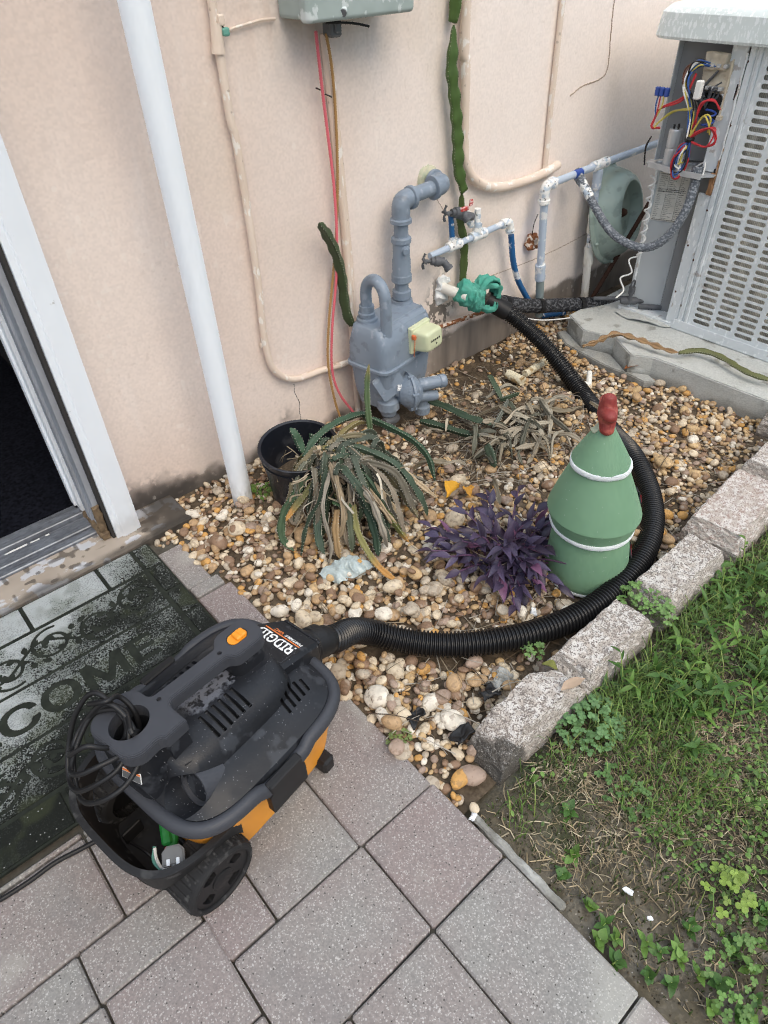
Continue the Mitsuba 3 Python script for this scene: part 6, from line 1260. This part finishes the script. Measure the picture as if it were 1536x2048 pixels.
# (b) shrivelled stems hanging down all round the crown
ch = A(.985, 1.425, .235); hr = np.random.default_rng(5)
for k in range(84):
    a = hr.uniform(0, 6.28); reach = hr.uniform(.04, .20); d = A(math.cos(a), math.sin(a), 0); d = d * (1 + .55 * max(0.0, .754 * d[0] - .656 * d[1]))
    o = ch + A(*hr.normal(0, .035, 2), hr.uniform(-.05, .02)); zend = hr.uniform(.0, .05)
    e = A(*(o + d * reach * A(1.0, 1.1, 0))[:2], zend); mid = (o * .45 + e * .55) + A(0, 0, hr.uniform(.03, .09)) + hr.normal(0, .014, 3)
    col = [GY, TN, OL, (.07, .095, .06), (.05, .08, .05), (.30, .27, .22), (.24, .2, .15), (.12, .13, .10)][hr.integers(8)]
    S([o, o * .75 + mid * .25 + A(0, 0, .015), mid, mid * .4 + e * .6 + hr.normal(0, .012, 3), e], hr.uniform(.0075, .0125), A(*col) * hr.uniform(.6, 1.2), depth=hr.uniform(.6, .85), dots=hr.random() < .45, wob=.2, twist=hr.uniform(-2, 2))
for k in range(44):
    a = hr.uniform(2.6, 7.0); reach = hr.uniform(.07, .19); d = A(math.cos(a), math.sin(a), 0); d = d * (1 + .5 * max(0.0, .754 * d[0] - .656 * d[1])); o = ch + A(*hr.normal(0, .045, 2), hr.uniform(-.03, .03))
    e = A(*(o + d * reach)[:2], hr.uniform(.015, .06)); mid = (o * .45 + e * .55) + A(0, 0, hr.uniform(.05, .10)) + hr.normal(0, .014, 3)
    S([o, o * .7 + mid * .3 + A(0, 0, .02), mid, mid * .4 + e * .6 + hr.normal(0, .012, 3), e], hr.uniform(.010, .0145), A(*[(.05, .075, .05), (.17, .155, .12), (.13, .135, .10), (.20, .17, .10), (.06, .075, .055), (.26, .23, .18)][hr.integers(6)]) * hr.uniform(.75, 1.2), depth=hr.uniform(.55, .75), wob=.13, twist=hr.uniform(-1.2, 1.2))
ms, cs = [], []
for k in range(300):
    a = hr.uniform(0, 6.28); r1 = hr.uniform(.0, .17); o = ch + A(r1 * math.cos(a), r1 * math.sin(a) * 1.1, -hr.uniform(.0, 1.0) * (.05 + r1)); e = o + A(math.cos(a) * hr.uniform(.0, .06), math.sin(a) * hr.uniform(0, .06), -hr.uniform(.01, .09)) + hr.normal(0, .018, 3)
    e[2] = max(e[2], .01); p = spline([o, (o + e) / 2 + hr.normal(0, .010, 3), e], 4); w = hr.uniform(.0008, .0045)
    m = sweep(p, np.array([[w, 0], [0, .0007], [-w, 0], [0, -.0007]])); ms.append(m); cs.append(np.tile(A(*[(.40, .34, .25), (.28, .23, .16), (.48, .44, .36), (.14, .11, .08)][hr.integers(4)]) * hr.uniform(.6, 1.15), (len(m.vertices), 1)))
put('dry_fibres', cat(ms), 'straw', hp, smooth=False, color=np.vstack(cs), kind='stuff', label='grey and tan dried fibres hanging in the heap')
# second, flatter tangle on the ground towards the hose
tg = thing('cactus_tangle', 'flat tangle of dark cactus stems and grey dried stems between the meter and the hose', 'cactus')
def S2(pts, r=.012, col=(.035, .058, .035), **kw): cactus('stem', tg, [A(*p) for p in pts], r, col=col, seed=int(pts[0][0] * 1e4) % 89, **kw)
S2([(1.514,1.591,0.05),(1.551,1.519,0.045),(1.585,1.432,0.04),(1.625,1.367,0.04)], .0165)
S2([(1.631,1.68,0.05),(1.655,1.596,0.05),(1.67,1.487,0.045),(1.707,1.391,0.04)], .0165)
S2([(1.906,1.594,0.09),(1.882,1.538,0.07),(1.868,1.487,0.04)], .0150, (.05, .075, .045))
S2([(1.851,1.481,0.05),(1.889,1.463,0.06),(1.938,1.453,0.06)], .0110, (.05, .075, .045))
S2([(1.859,1.45,0.06),(1.768,1.408,0.05),(1.695,1.379,0.04)], .0110, (.12, .13, .11))
S2([(1.862,1.444,0.05),(1.838,1.392,0.05),(1.822,1.351,0.03)], .0110, (.10, .11, .08))
S2([(1.563,1.288,0.07),(1.552,1.252,0.05),(1.535,1.221,0.02)], .0200, (.05, .075, .05), depth=.5)
S2([(1.925,1.343,0.08),(1.895,1.267,0.06),(1.881,1.183,0.05),(1.88,1.133,0.03)], .0120, (.15, .14, .11), dots=False)
for k in range(66):
    o = A(hr.normal(1.74, .13), hr.normal(1.29, .08), hr.uniform(.03, .07)); a = hr.uniform(0, 6.28); L = hr.uniform(.06, .20); d = A(math.cos(a) * 1.0, math.sin(a) * .8, 0) * L; e = o + d; e[2] = hr.uniform(.01, .03); mid = (o + e) / 2 + A(0, 0, hr.uniform(.0, .04)) + hr.normal(0, .012, 3)
    S2([o, mid, e], hr.uniform(.005, .011), A(*[(.30, .27, .21), (.20, .17, .12), (.10, .10, .075), (.38, .33, .25)][hr.integers(4)]) * hr.uniform(.6, 1.2), dots=hr.random() < .3, wob=.2, depth=.7, twist=hr.uniform(-2, 2))
pc = thing('pad_cactus', 'thin trailing cactus stem on the concrete pad, dried orange brown at its left end', 'cactus')
_pc = [A(*p) for p in [(2.348,1.462,0.115),(2.422,1.44,0.12),(2.53,1.427,0.12),(2.551,1.36,0.12),(2.557,1.271,0.12),(2.562,1.191,0.12),(2.579,1.139,0.12)]]
cactus('dry_stem', pc, _pc, .0125, col=(.30, .19, .10), seed=3, depth=.8, wob=.42, dots=True, twist=2, label='dried orange brown length of the stem')
cactus('stem', pc, [A(*p) for p in [(2.573,1.144,0.12),(2.646,1.092,0.122),(2.657,1.01,0.122),(2.622,0.906,0.122),(2.612,0.84,0.122),(2.632,0.751,0.122)]], .0135, col=(.13, .14, .06), seed=4, depth=.55)

# ------------------------------------------------------------------ lawn weeds
def leafy(name, label, catg, group, base, h, n, L, w, col, lean=(0, 0), seed=0, spread=.9, pairs=True, curve=.35):
    g = np.random.default_rng(seed); k = thing(name, label, catg, group); b = A(*base)
    p = spline([b, b + A(lean[0] * .4, lean[1] * .4, h * .55), b + A(lean[0], lean[1], h)], 6); m = tube(p, np.linspace(.0022, .0012, len(p)), 6)
    put('stem', m, 'leaf', k, smooth=True, color=np.tile((.22, .30, .08), (len(m.vertices), 1)))
    for j in range(n):
        t = .25 + .75 * j / max(n - 1, 1); i = min(int(t * (len(p) - 1)), len(p) - 1); d = unit(p[min(i + 1, len(p) - 1)] - p[max(i - 1, 0)]); a = (j // 2 * 1.57 + (j % 2) * 3.14 if pairs else j * 2.4) + g.uniform(-.3, .3) + seed
        s = unit(np.cross(d, [.2, .1, 1.])); u = np.cross(s, d); dd = d * (.35 + .45 * t) + (s * math.cos(a) + u * math.sin(a)) * spread; dd[2] = max(dd[2], -.1)
        q = place(blade(L * g.uniform(.75, 1.15) * (1.1 - .35 * t), w * g.uniform(.8, 1.2), curve * g.uniform(.4, 1.4), .25, 6), p[i], dd, g.normal(0, .25))
        put('leaf', q, 'leaf', k, smooth=True, color=np.outer(np.linspace(.85, 1.15, len(q.vertices)), A(*col) * g.uniform(.7, 1.3)))
    return k
wd = np.random.default_rng(33)
spots = [(1.114,0.333,0),(1.131,0.298,0),(1.029,0.439,0),(1.307,0.292,0),(1.246,0.203,0),(1.344,0.175,0),(1.322,0.367,0),(1.418,0.326,0),(1.527,0.311,0),(1.49,0.214,0),(1.456,0.4,0),(1.139,0.271,0),(1.43,0.246,0),(1.283,0.131,0),(1.216,0.24,0),(1.575,0.382,0),(1.657,0.334,0),(1.072,0.371,0),(1.633,0.277,0),(1.216,0.154,0),(1.22,0.349,0),(1.407,0.16,0),(1.21,0.38,0),(1.139,0.223,0)]
for k, p in enumerate(spots):
    leafy('lawn_weed', 'upright narrow leaved green weed growing in the lawn beside the edging blocks', 'weed', 'narrow leaved weeds along the edging blocks', (p[0], p[1], -.01), wd.uniform(.05, .13), int(wd.integers(7, 11)), wd.uniform(.034, .055), wd.uniform(.0048, .0075), (.045, .105, .018) if k % 3 else (.085, .165, .028), wd.normal(0, .03, 2), k, 1.0)
spots = [(0.724,0.38,0),(0.739,0.281,0),(0.672,0.217,0),(0.624,0.206,0),(0.612,0.135,0),(0.615,0.096,0),(0.575,0.09,0),(0.561,0.046,0),(0.64,0.027,0),(0.643,-0.004,0),(0.675,-0.027,0),(0.72,-0.021,0),(0.756,-0.064,0),(0.749,-0.098,0),(0.666,-0.073,0),(0.686,-0.107,0),(0.743,-0.13,0),(0.719,-0.162,0),(0.637,-0.109,0),(0.667,-0.151,0),(0.611,0.064,0),(0.624,-0.047,0),(0.804,-0.129,0),(0.603,-0.007,0)]
for k, p in enumerate(spots):
    leafy('rosette_weed', 'small broad leaved green weed on the bare soil along the pavers', 'weed', 'broad leaved weeds near the pavers', (p[0], p[1], -.018), wd.uniform(.008, .026), int(wd.integers(5, 8)), wd.uniform(.018, .032), wd.uniform(.006, .0105), (.048, .11, .022) if k % 2 else (.085, .16, .03), wd.normal(0, .006, 2), 60 + k, 1.1, False, .2)
def clover(name, label, p, rx, ry, n, rad, col, hmax=.05, seed=0, group=None):
    g = np.random.default_rng(seed); k = thing(name, label, 'clover', group); sm_, cs_ = [], []
    t = np.linspace(0, 2 * np.pi, 9)[:-1]
    heart = np.array([(0, 0)] + [((.55 + .45 * math.cos(q) - (.10 if abs(q) < .1 else 0)), .52 * math.sin(q)) for q in t])
    for i in range(n):
        a, rr = g.uniform(0, 6.28), math.sqrt(g.random()); x, y = p[0] + rx * rr * math.cos(a), p[1] + ry * rr * math.sin(a); z = p[2] + hmax * (1 - .75 * rr ** 2) * g.uniform(.6, 1.1)
        c0 = A(x, y, z); foot = A(x * .8 + p[0] * .2, y * .8 + p[1] * .2, p[2] - .01); st_ = tube(spline([foot, (foot + c0) / 2 + g.normal(0, .004, 3), c0], 3), .0009, 4); sm_.append(st_); cs_.append(np.tile((.13, .2, .06), (len(st_.vertices), 1)))
        V, F = [], []; tilt = g.normal(0, .22, 2); r = rad * g.uniform(.75, 1.15); a0 = g.uniform(0, 6.28)
        for l in range(3):
            aa = a0 + l * 2.094; ca, sa = math.cos(aa), math.sin(aa); b0_ = len(V)
            for u, v_ in heart: V.append((x + r * (u * ca - v_ * sa), y + r * (u * sa + v_ * ca), z + r * (.22 * abs(v_) + tilt[0] * (u * ca - v_ * sa) + tilt[1] * (u * sa + v_ * ca)) - r * .15 * u * u))
            F += [(b0_, b0_ + 1 + j, b0_ + 1 + (j + 1) % 8) for j in range(8)]
        put('leaf', (np.array(V), np.array(F)), 'leaf', k, smooth=True, color=A(*col) * g.uniform(.75, 1.3))
    m = cat(sm_); put('stalks', m, 'leaf', k, smooth=False, color=np.vstack(cs_), kind='stuff', label='thin clover stalks')
clover('clover_patch', 'dense pale green clover cushion at the foot of the nearest edging block', (0.937,0.377,0.012), .085, .075, 120, .0105, (.105, .20, .075), .055, 1)
clover('clover_patch', 'clover growing over the end of the third edging block under the hose', (1.333,0.487,0.05), .060, .085, 80, .0095, (.12, .215, .06), .06, 2)
clover('clover_patch', 'small clover tuft between the tree figure and the hose', (1.365,0.643,0.02), .05, .03, 18, .0095, (.10, .19, .05), .04, 3)
clover('clover_patch', 'small clover tuft under the purple plant', (1.135,0.821,0.01), .045, .04, 22, .0095, (.12, .21, .04), .03, 4)
clover('clover_patch', 'clover sprig in the gravel above the second edging block', (0.999,0.606,0.02), .035, .03, 20, .009, (.11, .19, .06), .035, 5)
clover('clover_patch', 'yellow green clover tuft near the lower right corner', (0.833,-0.035,0.01), .05, .045, 26, .0125, (.17, .25, .045), .04, 6)
clover('clover_patch', 'loose clover in the lawn above the bare soil', (0.856,0.226,0.005), .055, .07, 40, .0085, (.075, .15, .04), .03, 7)
clover('clover_patch', 'clover along the lawn side of the third edging block', (1.621,0.395,0.01), .09, .07, 60, .0085, (.08, .17, .035), .04, 8)
clover('clover_patch', 'moss green clover at the gravel edge of the path', (0.567,0.657,0.005), .03, .03, 22, .007, (.13, .17, .05), .02, 9)
clover('clover_patch', 'clover tuft against the downspout beside the pot', (0.846,1.686,0.01), .04, .05, 34, .0085, (.09, .16, .03), .04, 10)
clover('clover_patch', 'low clover in the lower right corner of the lawn', (0.719,-0.132,0.005), .09, .08, 44, .009, (.10, .19, .045), .025, 11)
# grass: nobody could count it
def grass(N, area, hL, hH, cols, lying, seed, name, label, dens=None):
    g = np.random.default_rng(seed); V, F, Cc = [], [], []
    n = 0
    while n < N:
        x, y = g.uniform(area[0], area[1]), g.uniform(area[2], area[3])
        if dens is not None and g.random() > dens(x, y): continue
        if y > .415: continue
        h = g.uniform(hL, hH); a = g.uniform(0, 6.28); w = g.uniform(.0007, .0017); d = A(math.cos(a), math.sin(a), 0); s = A(-d[1], d[0], 0); z0 = float(lawn_z(np.array(x), np.array(y)))
        up_ = (1 - lying) * h; b = A(x, y, z0 - .002); lean = h * g.uniform(.35, 1.1) if not lying else h
        P_ = [b, b + d * lean * .35 + A(0, 0, up_ * .6 + .004), b + d * lean * .7 + A(0, 0, up_ * .85 + .005), b + d * lean + A(0, 0, up_ * g.uniform(.5, 1.0) + .004)]
        if lying: P_ = [q + A(*g.normal(0, .004, 2), abs(g.normal(0, .004))) for q in P_]
        k = len(V); 
        for q, ww in zip(P_[:3], (w, w * .9, w * .6)): V += [q - s * ww, q + s * ww]
        V.append(P_[3]); F += [(k, k + 1, k + 3), (k, k + 3, k + 2), (k + 2, k + 3, k + 5), (k + 2, k + 5, k + 4), (k + 4, k + 5, k + 6)]
        c = A(*cols[g.integers(len(cols))]) * g.uniform(.65, 1.35); Cc += [c * .75] * 2 + [c] * 2 + [c * 1.1] * 3; n += 1
    k = put(name, (np.array(V), np.array(F)), 'leaf' if not lying else 'straw', None, smooth=False, color=np.array(Cc)); labels[k] = {'label': label, 'kind': 'stuff'}
def lush(x, y):
    far = np.clip((x - .75) / .40, 0, 1); n = float(meshkit.fbm(A(x * 7, y * 7, 3.0)[None], 3, 9)[0])
    strip = math.exp(-((y - .37) / .05) ** 2) * (1 if x > .95 else .3); return np.clip(.22 * np.clip((x - .72) / .15, 0, 1) * np.clip((n - .40) * 6, 0, 1) + far * np.clip((n - .38) * 5, 0.03, 1) * (.35 + .65 * np.clip((x - .9) / .5, 0, 1)) + .5 * strip, 0, 1)
def deadz(x, y): return np.clip(.10 + math.exp(-((x - .98) / .17) ** 2 - ((y - .17) / .14) ** 2) + .25 * float(meshkit.fbm(A(x * 9, y * 9, 1.0)[None], 2, 4)[0] > .52) + .3 * math.exp(-((x - 1.25) / .2) ** 2 - ((y - .05) / .15) ** 2), 0, 1)
grass(15000, (.60, 2.4, -.45, .415), .022, .075, [(.070, .130, .026), (.10, .17, .036), (.15, .20, .05), (.07, .115, .032)], 0, 1, 'grass', 'thin green grass growing in the lawn soil', lush)
grass(6500, (.60, 2.2, -.40, .41), .02, .06, [(.34, .27, .17), (.24, .19, .12), (.42, .36, .25), (.15, .12, .08)], 1, 2, 'dead_grass', 'tan dead grass lying on the lawn soil', deadz)
grass(13000, (.575, 2.2, -.45, .415), .008, .022, [(.05, .075, .022), (.06, .09, .025), (.09, .085, .045), (.16, .14, .09), (.04, .055, .02)], 0, 3, 'moss_grass', 'short mossy sprouts and crumbs on the lawn soil', lambda x, y: .15 + .6 * np.clip((x - .58) / .15, 0, 1))

def groundcover(N, seed):
    g = np.random.default_rng(seed); V, F, Cc = [], [], []; t = np.linspace(0, 2 * np.pi, 7)[:-1]; n = 0
    while n < N:
        x, y = g.uniform(.62, 2.5), g.uniform(-.5, .415); d = lush(x, y) * .8 + .25 * (x > 1.05) + .45 * (x > .80) * (y < .16) + .35 * float(x > .62 + .35 * (y + .45) and y < -.02 and x > .80 - .3 * (y + .3))
        if g.random() > d: continue
        z = float(lawn_z(np.array(x), np.array(y))) + g.uniform(.004, .022); r = g.uniform(.0032, .0075); a = g.uniform(0, 6.28); tl = g.normal(0, .3, 2); el = g.uniform(.55, 1.0); k = len(V)
        V.append((x, y, z + .001))
        for q in t: u, v = r * math.cos(q), r * el * math.sin(q); ux, uy = u * math.cos(a) - v * math.sin(a), u * math.sin(a) + v * math.cos(a); V.append((x + ux, y + uy, z + tl[0] * ux + tl[1] * uy))
        F += [(k, k + 1 + j, k + 1 + (j + 1) % 6) for j in range(6)]; c = A(*[(.07, .14, .028), (.10, .19, .04), (.14, .23, .052), (.06, .105, .028)][g.integers(4)]) * g.uniform(.7, 1.3); Cc += [c] * 7; n += 1
    k = put('ground_cover', (np.array(V), np.array(F)), 'leaf', None, smooth=False, color=np.array(Cc)); labels[k] = {'label': 'low round leaved ground cover creeping through the lawn', 'kind': 'stuff'}
groundcover(13000, 12)
for k in range(30):
    x, y = wd.uniform(.98, 1.9), wd.uniform(.12, .40)
    leafy('lawn_weed', 'upright narrow leaved green weed growing in the lawn beside the edging blocks', 'weed', 'narrow leaved weeds along the edging blocks', (x, y, -.012), wd.uniform(.04, .11), int(wd.integers(6, 10)), wd.uniform(.028, .05), wd.uniform(.0045, .007), (.05, .115, .02) if k % 3 else (.095, .18, .03), wd.normal(0, .03, 2), 200 + k, 1.0)
for k in range(52):
    x = wd.uniform(.66, 1.25); y = wd.uniform(-.40, .0)
    if x < .60 + .12 * (y + .4): continue
    leafy('rosette_weed', 'small broad leaved green weed on the bare soil along the pavers', 'weed', 'broad leaved weeds near the pavers', (x, y, -.016), wd.uniform(.008, .03), int(wd.integers(5, 8)), wd.uniform(.015, .028), wd.uniform(.0055, .0095), (.055, .125, .025) if k % 2 else (.10, .18, .035), wd.normal(0, .006, 2), 300 + k, 1.1, False, .2)

cg = np.random.default_rng(77); V, F, Cc = [], [], []
o6 = np.array([[1, 0, 0], [-1, 0, 0], [0, 1, 0], [0, -1, 0], [0, 0, 1], [0, 0, -1.]]); f6 = np.array([[0, 2, 4], [2, 1, 4], [1, 3, 4], [3, 0, 4], [2, 0, 5], [1, 2, 5], [3, 1, 5], [0, 3, 5]])
for k in range(9000):
    x, y = cg.uniform(.575, 1.9), cg.uniform(-.48, .42)
    if cg.random() > np.clip(1.25 - .6 * (x - .55), .2, 1): continue
    r = cg.uniform(.0011, .0034) * (1.7 if cg.random() < .05 else 1); z = float(lawn_z(np.array(x), np.array(y))) + r * .3
    F.append(f6 + 6 * len(V)); V.append(A(x, y, z) + o6 * r * cg.uniform(.6, 1.2, (6, 1))); Cc.append(np.tile(A(*[(.06, .05, .035), (.11, .09, .065), (.18, .16, .13), (.035, .03, .022), (.09, .10, .05)][cg.integers(5)]) * cg.uniform(.7, 1.3), (6, 1)))
k = put('soil_crumbs', (np.vstack(V), np.vstack(F)), 'straw', None, smooth=False, color=np.vstack(Cc)); labels[k] = {'label': 'loose crumbs of soil and grit on the lawn', 'kind': 'stuff'}
